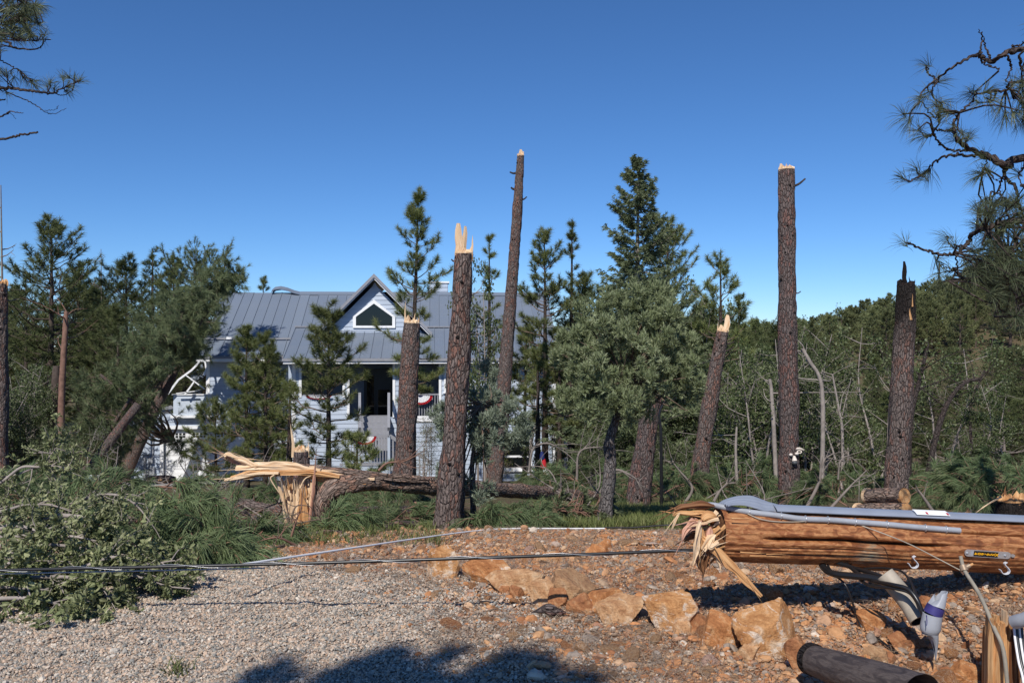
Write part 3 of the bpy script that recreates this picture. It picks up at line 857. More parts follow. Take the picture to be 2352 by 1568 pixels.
# entrance stair, landing, railings
def pxbox(name, px0, px1, py0, py1, v0, v1, mt, parent=None): return hb(name, px0, px1, py0, py1, v0, v1, M[mt], parent)
stair = pxbox('porch_stair', 822, 893, 957, 968, VB - .5, VB + .2, 'grey_paint')
for k in range(5):
    v = VB - .5 - (k + 1) * .3; a, _ = U(822, v); b, _ = U(893, v)
    z = uw(860, 957, VB - .5)[1] - (k + 1) * .19
    m = MB(); box(m, (a, v, z - .19), (b, v + .298, z)); hpart('tread', m, M['grey_paint'], stair)
ld = VB - 2.1
landing = pxbox('stair_landing', 780, 895, 1072, 1088, ld - 1.2, ld, 'siding', house)
for px in (826, 893):
    m = MB(); a = np.array([uw(px, 955, VB - .3)[0], VB - .3, uw(px, 905, VB - .3)[1]]); b = np.array([uw(px, 1000, ld)[0], ld, uw(px, 985, ld)[1]])
    beam(m, a, b, .1, .16); hpart('stair_rail', m, M['grey_paint'])
for k, px in enumerate((790, 893)):
    hb('landing_post', px - 3, px + 3, 1000, 1110, ld - 1.2, ld - 1.08, M['siding'])
hb('landing_rail', 780, 895, 1000, 1005, ld - 1.2, ld - 1.1, M['grey_paint']); hb('landing_rail', 780, 895, 1064, 1069, ld - 1.2, ld - 1.1, M['grey_paint'])
for k in range(16):
    px = 786 + k * 6.6; hb('baluster', px, px + 2.2, 1006, 1063, ld - 1.17, ld - 1.13, M['grey_paint'])
a = uw(895, 1000, ld - 1.1)[0], uw(895, 1000, ld - 1.1)[1]
m = MB(); beam(m, (a[0], ld - 1.1, a[1]), (a[0] + 1.5, ld - 1.1, a[1] - 1.0), .08, .12); hpart('stair_rail', m, M['grey_paint'])
m = MB(); beam(m, (a[0], ld - 1.1, a[1] - 1.1), (a[0] + 1.5, ld - 1.1, a[1] - 2.1), .08, .2); hpart('stair_stringer', m, M['grey_paint'])
for k in range(7):
    m = MB(); x = a[0] + .12 + k * .19; z = a[1] - (.12 + k * .19) * .667; box(m, (x - .03, ld - 1.12, z - 1.05), (x + .03, ld - 1.08, z)); hpart('baluster', m, M['grey_paint'])
hb('porch_rail', 953, 1008, 904, 907, VB + .02, VB + .09, M['grey_paint'])
for k in range(9): hb('baluster', 956 + k * 6, 958 + k * 6, 908, 972, VB + .03, VB + .07, M['grey_paint'])
hb('porch_rail', 693, 787, 906, 910, VB + .02, VB + .09, M['grey_paint'])
hb('porch_band', 930, 1008, 955, 968, VB - .05, VB - .034, M['white'])

# patriotic half-round buntings
def bunting(pxc, pyt, wpx, v, label, sag=1.0):
    c = P3(pxc, pyt, U(pxc, v)[1]); r = wpx / F * U(pxc, v)[1] / 2
    root = empty('bunting', c, label, 'bunting', 'half round red white and blue buntings on the house')
    for nm, r0, r1, mt in (('blue_band', .0, .2, 'blue'), ('white_band', .2, .78, 'white'), ('red_band', .78, 1.0, 'red')):
        m = MB(); th = np.linspace(np.pi, 2 * np.pi, 33)
        pl = .03 * np.where(np.arange(33) % 2, 1, -1)
        if nm == 'blue_band' : r0 = .02
        A = np.stack([np.cos(th) * r * r0, pl * r0, np.sin(th) * r * r0 * sag], -1); B = np.stack([np.cos(th) * r * r1, pl * r1, np.sin(th) * r * r1 * sag], -1)
        Vv = np.concatenate([A, B]) + c; k = np.arange(32)
        m.add(Vv, np.stack([k, k + 1, k + 34, k + 33], -1), 0); part(nm, m, M[mt], root)
bunting(838, 1001, 54, ld - 1.3, 'striped half round bunting hung on the stair landing rail', .75)
bunting(966, 908, 56, VB - .1, 'striped half round bunting hung on the porch rail right of the entry', .75)
bunting(732, 908, 60, VB - .1, 'bunched up bunting on the porch rail left of the entry', .3)
# ------------------------------------------------------------------ plants
def perp(D, rng):
    r = rng.normal(size=D.shape); r -= D * (r * D).sum(-1, keepdims=True)
    return unit(r)

def tufts(mb, P, D, n, L, w, spread=(.25, 1.2), back=.5, mat=0, rng=RNG, droop=0.0, bend=False):
    """bundles of needles: n thin blades round each direction D at each point P"""
    P = np.repeat(np.asarray(P, float), n, 0); D = unit(np.repeat(np.asarray(D, float), n, 0)); N = len(P)
    th = rng.uniform(spread[0], spread[1], N)[:, None]; q = perp(D, rng)
    l = (L * rng.uniform(.7, 1.15, N))[:, None]
    d = unit(D * np.cos(th) + q * np.sin(th))
    b = P - D * (rng.uniform(0, back, N)[:, None] * L)
    s = unit(np.cross(d, rng.normal(size=d.shape))) * w
    if not bend:
        t = b + d * l; t[:, 2] -= droop * l[:, 0]
        mb.add(np.stack([b - s, b + s, t], 1), np.arange(3 * N).reshape(-1, 3), mat)
    else:
        m_ = b + d * l * .55; t = b + d * l; t[:, 2] -= droop * l[:, 0]; m_[:, 2] -= droop * .2 * l[:, 0]
        V = np.stack([b - s * .8, b + s * .8, m_ + s, m_ - s, t], 1).reshape(-1, 3); o = np.arange(N)[:, None] * 5
        n0 = mb.n; mb.add(V, o + np.array([[0, 1, 2, 3]]), mat)
        mb.F[3].append(o + np.array([[3, 2, 4]]) + n0); mb.M[3].append(np.full(N, mat)); mb.S[3].append(np.zeros(N, bool))

def leaves(mb, P, D, L, W, rng=RNG, mat=0, hexl=False):
    """small folded leaves pointing along D"""
    P = np.asarray(P, float); N = len(P); D = unit(D); s = perp(D, rng); up = np.cross(D, s)
    l = (L * rng.uniform(.6, 1.25, N))[:, None]; w = l * (W / L) * rng.uniform(.8, 1.2, N)[:, None]
    if not hexl:
        V = np.stack([P, P + D * l * .5 + s * w + up * w * .35, P + D * l, P + D * l * .5 - s * w + up * w * .35], 1).reshape(-1, 3)
        o = np.arange(N)[:, None] * 4
        mb.add(V, np.concatenate([o + [[0, 1, 2]], o + [[0, 2, 3]]]), mat)
    else:
        V = np.stack([P, P + D * l * .35 + s * w * .8 + up * w * .3, P + D * l * .72 + s * w + up * w * .3, P + D * l - up * l * .12, P + D * l * .72 - s * w + up * w * .3, P + D * l * .35 - s * w * .8 + up * w * .3, P + D * l * .55], 1).reshape(-1, 3)
        o = np.arange(N)[:, None] * 7
        mb.add(V, np.concatenate([o + [[0, 1, 6]], o + [[1, 2, 6]], o + [[2, 3, 6]], o + [[3, 4, 6]], o + [[4, 5, 6]], o + [[5, 0, 6]]]), mat)

class Plant:
    """collects the limbs and the needle or leaf sites of one plant"""
    def __init__(s, seed):
        s.rng = np.random.default_rng(seed); s.limbs = MB(); s.P = []; s.D = []
    def limb(s, pts, r0, r1, n=4, k=None):
        pts = np.asarray(pts, float)
        tube(s.limbs, pts, np.linspace(r0, r1, len(pts)), n, 0, False)
    def site(s, p, d):
        s.P.append(p); s.D.append(d)

def pine_branch(pl, p0, az, el, L, r, upturn=.35, twigs=5, tl=.38, start=.35, tip_rise=.5, sub=True, wob=.06):
    rng = pl.rng
    h = np.array([math.cos(az), math.sin(az), 0.]); side = np.array([-h[1], h[0], 0])
    t = np.linspace(0, 1, 6)[:, None]
    pts = p0 + h * (L * math.cos(el) * t) + np.array([0, 0, 1.]) * (L * (math.sin(el) * t + upturn * t ** 2.2)) + side * (L * wob * rng.normal() * np.sin(t * 3.0))
    pts[1:-1] += rng.normal(0, L * .02, (4, 3))
    pl.limb(pts, r, r * .3)
    def on(f):
        k = f * 5; i = min(4, int(k)); return pts[i] + (pts[i + 1] - pts[i]) * (k - i), unit(pts[i + 1] - pts[i])
    e, d = on(1.0)
    dt = unit(d + np.array([0, 0, tip_rise])); pl.site(e + dt * .03, dt); pl.site(e - d * .07 * min(1, L), unit(d + np.array([0, 0, tip_rise * .6])))
    for k in range(twigs):
        f = start + (1 - start) * (k + rng.random() * .8) / twigs * .95
        p, d = on(f); sgn = 1 if k % 2 else -1
        l = L * tl * (1.15 - .6 * f) * rng.uniform(.7, 1.3)
        td = unit(d + side * sgn * rng.uniform(.6, 1.3) + np.array([0, 0, rng.uniform(-.15, .5)]))
        q = p + td * l * .5 + rng.normal(0, l * .05, 3); e = p + td * l + np.array([0, 0, l * .22])
        if sub: pl.limb([p, q, e], r * .4, r * .18, 3)
        dd = unit(e - q + np.array([0, 0, tip_rise * .5 * l])); pl.site(e, dd)
        if l > .16: pl.site(q * .45 + e * .55, dd)
        if l > .4: pl.site(q, unit(dd + rng.normal(0, .3, 3)))

def pine_tree(seed, h, rad, r0, cb=.12, dz=.38, nb=6, shape='cone', nL=.24, nb_blades=38, bw=.0056, lean=(0, 0), stubs=0, twigs=5, top_bunch=True, el_top=.9, gap=None, wobble=.02):
    """a pine at the origin; returns (trunk, limbs, needles) meshes"""
    pl = Plant(seed); rng = pl.rng
    z = np.linspace(0, 1, 14)
    axis = np.stack([lean[0] * z ** 1.5 + rng.normal(0, wobble, 14).cumsum() * .25 * z, lean[1] * z ** 1.5 + rng.normal(0, wobble, 14).cumsum() * .25 * z, z * h], -1)
    tr = MB(); rr = r0 * (1 - z) ** .9 + .008; rr[0] *= 1.25
    tube(tr, smooth_path(axis, 40), np.interp(np.linspace(0, 1, 40), z, rr), 9, 0, False, True, lambda co, r: .1 * r * vnoise(co * np.array([20, 20, 6])))
    def ax(f):
        return np.array([np.interp(f, z, axis[:, 0]), np.interp(f, z, axis[:, 1]), f * h])
    zz = cb * h; a0 = rng.uniform(0, 6)
    while zz < h - .12:
        f = zz / h; u = max(0.0, (f - cb) / (1 - cb))
        if shape == 'cone': prof = (1 - u) ** .75 * (.55 + .45 * min(1, u * 5)) + .06
        elif shape == 'col': prof = (1 - u ** 2.5) * (.5 + .5 * min(1, u * 4)) * .9 + .08
        else: prof = math.sin(min(1, u * .93 + .07) * math.pi) ** .6 * .95 + .05     # round crown
        if gap and gap[0] < u < gap[1]: prof *= .35
        nbk = max(3, int(round(nb * rng.uniform(.7, 1.25))))
        for k in range(nbk):
            L = rad * prof * rng.choice([.5, .85, 1.0, 1.15, 1.3])
            if L < .1: L = .1
            az = a0 + 6.283 * k / nbk + rng.normal(0, .25)
            el = -.15 + (el_top + .1) * u ** 1.3 + rng.normal(0, .12)
            pine_branch(pl, ax(min(.995, f + rng.normal(0, .022))), az, el, L, min(rr[0] * .3, .012 + .014 * L) * (1 - .4 * u), .3, twigs if L > .45 else 3)
        a0 += 1.1; zz += dz * (1.05 - .45 * u) * rng.uniform(.8, 1.2)
    if top_bunch:
        tp = ax(1.0)
        for k in range(5): pl.site(tp - np.array([0, 0, .09 * k]), unit(np.array([rng.normal(0, .25), rng.normal(0, .25), 1.])))
    for k in range(stubs):
        f = cb * rng.uniform(.25, 1.0); az = rng.uniform(0, 6.28); L = rng.uniform(.15, .6)
        p = ax(f); e = p + np.array([math.cos(az), math.sin(az), rng.uniform(-.2, .3)]) * L
        pl.limb([p, p * .5 + e * .5 + rng.normal(0, .03, 3), e], .012, .005, 3)
    nd = MB(); tufts(nd, np.array(pl.P), np.array(pl.D), nb_blades, nL, bw, (.15, 1.35), .6, rng=rng, droop=.18)
    return tr, pl.limbs, nd

def plant_tree(parts3, mats3, names3, name, loc, label, cat, group=None, rz=0., sc=1.0):
    root = empty(name, loc, label, cat, group, rz); root.scale = (sc,) * 3
    for mb_, mt, nm in zip(parts3, mats3 or names3, names3):
        me = mb_ if isinstance(mb_, bpy.types.Mesh) else mb_.mesh(nm, mt)
        link_part(nm, me, root)
    return root

PN = ('trunk', 'limbs', 'crown')
MY = (M['bark_young'], M['twig'], M['needle_y']); MF = (M['bark_far'], M['bark_far'], M['needle_f'])

def young(px, ty, d, seed, rad, label, name='young_pine_tree', dx=0.0, **kw):
    b = at(px + dx, d); top = EYE + (CY - ty) / F * d; h = top - b[2]
    kw.setdefault('lean', (-dx / F * d, 0))
    mats = kw.pop('mats', MY)
    t3 = pine_tree(seed, h, rad, kw.pop('r0', .012 * h + .02), **kw)
    return plant_tree(t3, mats, PN, name, b, label, 'tree')

# pines standing round the house, each as the photograph shows it
young(962, 438, 27, 3, 1.0, 'tall slender pine rising in front of the right side of the gable', dz=.48, cb=.3, nb=5, shape='col', stubs=10, nL=.22, el_top=.85, dx=-16)
young(755, 705, 22, 5, .98, 'young pine in front of the porch roof between garage and entry', dz=.36, cb=.1, nb=5, nL=.2, r0=.075, shape='col')
young(567, 757, 24, 7, .98, 'left one of the twin topped young pines before the garage', dz=.36, cb=.1, nb=5, nL=.18)
young(610, 768, 23.6, 9, .9, 'right one of the twin topped young pines before the garage', dz=.38, cb=.14, nb=5, nL=.18)
young(664, 880, 23, 13, .7, 'short young pine with a dark bare stem beside the twin pines', dz=.38, cb=.3, nb=4, nL=.17, r0=.1)
young(496, 945, 25.5, 17, .85, 'low bushy young pine in front of the garage door', dz=.3, cb=.08, nb=5, nL=.18, shape='round')
young(820, 1000, 21, 19, .8, 'low young pine before the stair landing', dz=.3, cb=.05, nb=5, nL=.17)
young(1124, 545, 27, 23, .55, 'thin sparse pine top behind the tall broken trunk', dz=.6, cb=.45, nb=3, nL=.18, twigs=3)
young(1252, 531, 27, 29, 1.0, 'bushy round topped pine right of the leaning bare trunk', dz=.4, cb=.4, nb=5, nL=.2, shape='col', stubs=6)
young(1312, 505, 28, 31, .75, 'narrow open pine with visible stem beside the bushy pine', dz=.62, cb=.12, nb=4, nL=.18, twigs=4)
young(1285, 760, 25, 37, 1.1, 'small pine at the right corner of the house wall', dz=.42, cb=.4, nb=4, nL=.19)
young(1235, 800, 25, 33, .8, 'slim pine with a long bare dark stem before the house wall', dz=.45, cb=.45, nb=4, nL=.18, r0=.1)
young(1535, 500, 27, 41, 1.7, 'tall bushy pine growing right behind the fir', dz=.45, cb=.1, nb=5, nL=.2, shape='col')
young(1655, 577, 24, 43, .85, 'pine with a tufted round top behind the leaning broken trunk', dz=.5, cb=.3, nb=4, nL=.2, shape='col', twigs=4)
young(1700, 690, 30, 47, 1.2, 'low pine behind the leaning broken trunk at the forest edge', dz=.45, cb=.1, nb=5, nL=.2, mats=MF)
young(1420, 640, 30, 53, 1.2, 'dense pine standing behind the round juniper at left', dz=.45, cb=.1, nb=5, nL=.2, mats=MF)
young(1345, 625, 29, 61, 1.1, 'bushy pine just left behind the round juniper', dz=.42, cb=.15, nb=5, shape='col')
young(1205, 745, 30, 63, .8, 'low pine before the right end of the house roof', dz=.42, cb=.35, nb=5)
young(1610, 690, 27, 67, 1.1, 'pine right behind the round juniper', dz=.42, cb=.1, nb=5, shape='col')
young(604, 636, 46, 59, .8, 'pine whose top just shows above the bent roof ridge', dz=.8, cb=.4, nb=4, nL=.22, mats=MF, twigs=3)

# the forest left of the house
def mature(seed, h=10., **kw):
    a = dict(dz=.55, nb=6, cb=.2, shape='cone', nL=.25, nb_blades=20, bw=.0095, twigs=6, stubs=8); a.update(kw)
    t = pine_tree(seed, h, a.pop('rad', 1.9), .17, **a)
    return tuple(q.mesh(n, m) for q, n, m in zip(t, PN, MF))
MT = [mature(101), mature(102, rad=1.6, shape='col'), mature(103, rad=2.2, cb=.3), mature(104, rad=1.5, dz=.75, nb=4), mature(105, rad=1.9, shape='col', cb=.35), mature(106, rad=2.3, shape='round', cb=.4)]
def far_tree(k, px, ty, d, label, group=None, wide=1.0, name='pine_tree'):
    b = at(px, d); h = EYE + (CY - ty) / F * d - b[2]
    r = plant_tree(MT[k], MF, PN, name, b, label, 'tree', group, RNG.uniform(0, 6.28), h / 10.)
    r.scale = (h / 10. * wide, h / 10. * wide, h / 10.)
    return r
far_tree(4, 116, 512, 40, 'tallest dense pine at the left edge of the forest', wide=1.15)
far_tree(1, 182, 612, 44, 'dark rounded pine beside the tallest left pine', wide=1.25)
far_tree(3, 60, 640, 46, 'sparse pine left of the tallest left pine')
far_tree(1, 212, 652, 52, 'small pine below the bare snag')
far_tree(4, 292, 600, 42, 'bushy pine between the snag and the leaning pine', wide=1.2)
far_tree(3, 350, 571, 46, 'open topped pine behind the leaning pine', wide=1.2)
far_tree(1, 398, 598, 47, 'pine with a narrow top behind the leaning pine', wide=1.1)
far_tree(5, 462, 606, 45, 'round topped pine behind the crown of the leaning pine', wide=.95)
FG = 'pines filling the forest left of the house'
for k in range(46):
    d = RNG.uniform(33, 75); px = RNG.uniform(-420, 440) if k < 36 else RNG.uniform(440, 640)
    ty = RNG.uniform(655, 770) if k < 36 else RNG.uniform(740, 800)
    far_tree(RNG.integers(0, 6), px, ty, d, 'green pine standing among others in the forest left of the house', FG, RNG.uniform(.9, 1.2))
FG2 = 'pines in the woods behind the fir and juniper'
for k in range(30):
    d = RNG.uniform(38, 80); px = RNG.uniform(1290, 1790)
    far_tree(RNG.integers(0, 6), px, RNG.uniform(715, 800), d, 'green pine standing in the woods behind the fir and juniper', FG2, RNG.uniform(.9, 1.3))
FG3 = 'pines in the valley at the right'
for k in range(75):
    d = RNG.uniform(42, 125); px = RNG.uniform(1640, 2900)
    b = at(px, d); h = RNG.uniform(6.5, 10.5)
    cap = np.interp(px, [1640, 1850, 2050, 2350, 2900], [785, 785, 800, 790, 760]) + RNG.uniform(0, 60)
    h = min(h, EYE + (CY - cap) / F * d - b[2])
    r = plant_tree(MT[RNG.integers(0, 6)], MF, PN, 'pine_tree', b, 'dark green pine in the valley below the wooded hill', 'tree', FG3, RNG.uniform(0, 6.28), h / 10)
    r.scale = (h / 10 * 1.2, h / 10 * 1.2, h / 10)
FG5 = 'pines behind the oaks at the right'
for k in range(46):
    d = RNG.uniform(24, 42); px = RNG.uniform(1960, 2560)
    far_tree(RNG.integers(0, 6), px, RNG.uniform(860, 980), d, 'green pine standing behind the oaks at the right', FG5, RNG.uniform(1.2, 1.7))
# the wooded hill: coarser trees
def hill_pine(seed):
    t = pine_tree(seed, 10, 2.4, .2, cb=.2, dz=.9, nb=5, shape='cone' if seed % 2 else 'col', nL=.45, nb_blades=14, bw=.026, twigs=4)
    return tuple(q.mesh(n, m) for q, n, m in zip(t, PN, (M['bark_far'], M['bark_far'], M['needle_h'])))
HT = [hill_pine(120 + k) for k in range(5)]
FG4 = 'pines on the wooded hill at the right'
for k in range(290):
    d = RNG.uniform(118, 205) if k < 230 else RNG.uniform(165, 200)
    px = RNG.uniform(1690, 2560)
    b = at(px, d); s = RNG.uniform(.55, .95)
    r = plant_tree(HT[RNG.integers(0, 5)], MF, PN, 'hill_pine_tree', b, 'distant pine on the wooded hill at the right', 'tree', FG4, RNG.uniform(0, 6.28), s)
    r.scale = (s * RNG.uniform(.9, 1.3),) * 2 + (s,)
# the rest of that far wood, outside the main view, as one mass
cpts, crot, cs = [], [], []
for k in range(900):
    d = RNG.uniform(110, 330); px = RNG.uniform(-2500, 4500)
    if 1690 < px < 2560 and d < 205: continue
    if 440 < px < 1690 and d < 150: continue
    b = at(px, d); cpts.append(b); crot.append((0, 0, RNG.uniform(0, 6.28))); s = RNG.uniform(.5, .85); cs.append((s * 1.15, s * 1.15, s))
allp = []
for k in range(3):
    m_ = bpy.data.meshes.new('far_pine'); 
    import bmesh
    bm = bmesh.new(); bm.from_mesh(HT[k][0]); bm.from_mesh(HT[k][2]); bm.to_mesh(m_); bm.free(); m_.materials.clear(); m_.materials.append(M['needle_h']); allp.append(m_)
scatter('far_forest', 'far off pine forest on the slopes around', np.array(cpts), np.array(crot), np.array(cs), allp)

# bare snag on the left skyline
def snag_small(px, ty, d, label, r=.06, n=14, L=.9, name='dead_pine_snag', lo=.35):
    b = at(px, d); top = P3(px, ty, d); pl = Plant(int(px)); rng = pl.rng; h = top[2] - b[2]
    pts = smooth_path([b, b + [0.05, 0, h * .5], top], 10); pl.limb(pts, r, r * .2, 6)
    for k in range(n):
        f = rng.uniform(lo, .97); p = b + (top - b) * f; az = rng.uniform(0, 6.28); l = L * (1.15 - f) * rng.uniform(.4, 1.3) + .15
        e = p + np.array([math.cos(az) * l, math.sin(az) * l, l * rng.uniform(.0, .6)]); q = (p + e) / 2 + [0, 0, -.08 * l]
        pl.limb([p, q, e], r * .3, r * .1, 4)
        for j in range(2):
            e2 = e + rng.normal(0, .25 * l, 3); pl.limb([q * .4 + e * .6, e2], r * .14, r * .06, 3)
    return thing(name, pl.limbs, M['dead'], b, label, 'tree')
snag_small(232, 572, 46, 'bare grey dead snag standing up above the left forest', .075, 16, 1.6)
snag_small(2, 425, 26, 'thin dark dead trunk with bare side twigs at the left edge', .075, 12, .9, lo=.55)
snag_small(2200, 995, 19, 'small dead grey sapling right of the burnt trunk', .03, 12, .35, 'dead_sapling', .3)
snag_small(2303, 965, 22, 'broken grey stub of a sapling near the right edge', .06, 8, .8, 'dead_sapling', .3)

# fir
def fir():
    d = 24.; b = at(1462, d); top = EYE + (CY - 366) / F * d; h = top - b[2]
    pl = Plant(77); rng = pl.rng; tr = MB()
    tube(tr, [b, b + [0, 0, h * .5], b + [.06, 0, h]], [.16, .09, .012], 10, 0, False)
    z = 1.2; P, D = [], []
    while z < h - .05:
        f = z / h
        for k in range(6):
            L = (2.9 * (1 - f) ** .82 + .1) * rng.uniform(.65, 1.15)
            az = rng.uniform(0, 6.28); el = -.05 + .75 * f ** 2
            if f > .55 and f < .8 and math.cos(az - 3.4) > .55: L *= .6
            t = np.linspace(0, 1, 5)[:, None]; hv = np.array([math.cos(az), math.sin(az), 0.])
            pts = b + [0, 0, z] + hv * L * t + np.array([0, 0, 1.]) * L * (math.sin(el) * t - .12 * np.sin(t * 3.1) + .16 * t ** 2)
            pl.limb(pts, .008 + .008 * L, .003, 3)
            sd = np.array([-hv[1], hv[0], 0])
            m = int(14 + 36 * L)
            u = rng.uniform(.15, 1, m) ** .8; base = pts[0] + (pts[-1] - pts[0]) * u[:, None] + np.array([0, 0, -.1]) * (L * np.sin(u * 3.1))[:, None]
            off = rng.uniform(-1, 1, m) * L * .3 * (1.1 - u * .8)
            p = base + sd * off[:, None] + np.stack([0 * u, 0 * u, -np.abs(off) * .25 + rng.normal(0, .03, m)], -1)
            P.append(p); D.append(unit(hv + sd * np.sign(off)[:, None] * .7 + np.array([0, 0, -.25]) + rng.normal(0, .25, (m, 3))))
        z += .2
    P = np.concatenate(P); D = np.concatenate(D)
    cr = MB(); tufts(cr, P, D, 8, .12, .012, (.15, .9), .9, rng=rng)
    root = empty('fir_tree', b, 'tall conical fir with a pale slim stem above the round juniper', 'tree')
    part('trunk', tr, M['bark_pale'], root); part('limbs', pl.limbs, M['dead'], root); part('crown', cr, M['fir'], root)
fir()

# junipers
def juniper(name, px, base_y, d, lobes, label, n, mt, stems, size=.05, seed=5):
    b = at(px, d); rng = np.random.default_rng(seed); root = empty(name, b, label, 'tree')
    tr = MB()
    for pts, r0, r1, mk in stems:
        q = smooth_path([P3(a, c, d + e) if c is not None else at(a, d + e, -.1) for a, c, e in pts], 34)
        tube(tr, q, np.linspace(r0, r1, 34) * (1 + .25 * np.exp(-np.linspace(0, 9, 34))), 14, 0, False, True, lambda co, r: .22 * r * vnoise(co * np.array([18, 18, 5])) + .006 * vnoise(co * 90))
    part('trunk', tr, M['bark_jtrunk'], root)
    lb = MB(); P, D = [], []
    tot = sum(l[2] * l[3] for l in lobes)
    for (lx, ly, rx, ry, dd) in lobes:
        c = P3(lx, ly, d + dd); ax = np.array([rx, (rx + ry) / 2, ry]) / F * d
        m = int(n * rx * ry / tot)
        nc = max(6, m // 46); vc = unit(rng.normal(size=(nc, 3))); rc = rng.uniform(.3, 1.0, nc) ** .45 * np.where(rng.random(nc) < .14, rng.uniform(1.05, 1.22, nc), 1)
        cc = c + vc * ax * (rc * (1 + .3 * fbm(vc * 2.9 + lx, 3)))[:, None]
        which = rng.integers(0, nc, m); v = unit(rng.normal(size=(m, 3)) + vc[which] * .5)
        p = cc[which] + v * (rng.uniform(.15, 1.0, m) ** .6 * rng.uniform(.05, .13, nc)[which])[:, None] * np.array([1, 1, 1.15])
        P.append(p); D.append(unit(v * .9 + np.array([0, 0, .6]) + rng.normal(0, .35, (m, 3))))
        foot = np.array(stems[0][0][-1]); f3 = P3(foot[0], foot[1], d + foot[2])
        for k in range(max(3, m // 160)):
            e = p[rng.integers(0, m)]; q = (f3 + e) / 2 + rng.normal(0, .06, 3)
            tube(lb, smooth_path([f3, q, e], 6), np.linspace(.016, .003, 6), 4, 0, False)
    part('limbs', lb, M['twig'], root)
    P = np.concatenate(P); D = np.concatenate(D)
    cr = MB(); tufts(cr, P, D, 9, size, size * .085, (.1, .75), 1.1, rng=rng)
    part('crown', cr, M[mt], root)
    return root
big = [(1440, 742, 120, 85, 0), (1345, 790, 68, 60, .1), (1540, 800, 66, 66, .1), (1440, 850, 120, 75, -.25), (1330, 870, 60, 52, -.1), (1545, 880, 66, 60, -.1), (1480, 690, 55, 42, .1), (1390, 720, 55, 48, .1), (1315, 925, 44, 34, 0), (1575, 905, 38, 34, .1), (1420, 925, 90, 38, -.1), (1455, 790, 130, 100, .2), (1310, 805, 42, 40, 0), (1590, 850, 36, 44, 0), (1500, 735, 60, 50, 0), (1385, 905, 70, 50, -.35)]
juniper('juniper_tree', 1388, 1205, 10.4, big, 'large round blue green juniper on a slim leaning stem', 15000, 'juniper',
        [([(1386, None, 0), (1395, 1130, 0), (1402, 1060, .02), (1400, 1010, 0), (1420, 950, .05), (1440, 880, .1)], .085, .04, 0), ([(1415, 965, 0), (1480, 940, .1), (1530, 900, .1)], .035, .012, 0)], .062, 5)
sm = [(1120, 880, 44, 46, 0), (1070, 940, 66, 50, 0), (1140, 950, 60, 56, .1), (1040, 990, 60, 46, 0), (1120, 1000, 78, 46, -.1), (1180, 1005, 48, 46, .1), (1020, 950, 34, 30, 0), (1075, 1035, 40, 34, -.1), (1055, 1085, 42, 30, -.2), (1105, 1120, 26, 26, -.2)]
juniper('juniper_tree', 1085, 1185, 10.0, sm, 'small ragged grey juniper growing against the broken trunks', 3600, 'juniper_blue',
        [([(1090, None, 0), (1085, 1120, 0), (1085, 1060, 0), (1095, 1000, 0), (1105, 930, 0)], .04, .015, 0)], .06, 6)

# oaks and scrub
def oak(seed, h=4., stems=3, nl=6200, L=.075, spread=1.1, leaf='oak', sparse=0.0):
    pl = Plant(seed); rng = pl.rng; P, D = [], []
    for s in range(stems):
        az = rng.uniform(0, 6.28); top = np.array([math.cos(az) * spread * rng.uniform(.1, .7), math.sin(az) * spread * rng.uniform(.1, .7), h * rng.uniform(.75, 1.0)])
        b = np.array([rng.normal(0, .18), rng.normal(0, .18), 0])
        pts = smooth_path([b, b * .7 + top * .3 + rng.normal(0, .12, 3), b * .35 + top * .65 + rng.normal(0, .15, 3), top], 12)
        pl.limb(pts, .045 * h / 4, .008, 6)
        for k in range(13):
            f = rng.uniform(.25, 1.0); p = pts[int(f * 11)]; a2 = rng.uniform(0, 6.28); l = rng.uniform(.35, 1.0) * (1.25 - .6 * f)
            e = p + np.array([math.cos(a2) * l, math.sin(a2) * l, l * rng.uniform(.0, .9)]); q = (p + e) / 2 + rng.normal(0, .1 * l, 3)
            pl.limb(smooth_path([p, q, e], 5), .012, .004, 4)
            for j in range(4):
                e2 = e + rng.normal(0, .3, 3) + [0, 0, .08]; pl.limb([q * .3 + e * .7, (e + e2) / 2 + rng.normal(0, .04, 3), e2], .005, .002, 3)
                if rng.random() < sparse: continue
                m = int(nl / (stems * 13 * 4)) + 1
                c = e2 + (e - e2) * rng.random((m, 1)) * .8 + rng.normal(0, .07, (m, 3))
                P.append(c); D.append(unit(rng.normal(size=(m, 3)) + [0, 0, .3]))
    lv = MB(); leaves(lv, np.concatenate(P), np.concatenate(D), L, L * .33, rng)
    return tuple(q.mesh(n, m) for q, n, m in ((pl.limbs, 'trunk', M['bark_pale']), (lv, 'crown', M[leaf])))
OT = [oak(201), oak(202, stems=2, sparse=.3), oak(203, stems=4, nl=7600), oak(204, stems=2, nl=3400, sparse=.5), oak(205, 3.2, 5, 8200, spread=1.4)]
ON = ('trunk', 'crown')
def oak_at(k, px, ty, d, label, group=None, wide=1.0, name='oak_tree'):
    b = at(px, d, -.05); h = max(.8, EYE + (CY - ty) / F * d - b[2])
    s = h / (3.2 if k == 4 else 4.)
    r = plant_tree(OT[k], None, ON, name, b, label, 'tree', group, RNG.uniform(0, 6.28), s); r.scale = (s * wide, s * wide, s)
    return r
oak_at(0, 1108, 610, 25, 'dark leaved oak between the tall broken trunk and the leaning one', wide=.5)
oak_at(3, 1215, 690, 29, 'sparse oak behind the leaning bare trunk', wide=.5)
oak_at(1, 1600, 640, 25, 'thin oak beside the tufted pine', wide=.6)
oak_at(3, 1760, 735, 19, 'bare twigged oak with pale stem left of the tall snag', wide=.9)
oak_at(1, 1865, 735, 19.5, 'oak with a crooked pale stem right of the tall snag', wide=.9)
oak_at(3, 1930, 800, 18, 'slender half bare oak between the two snags', wide=.8)
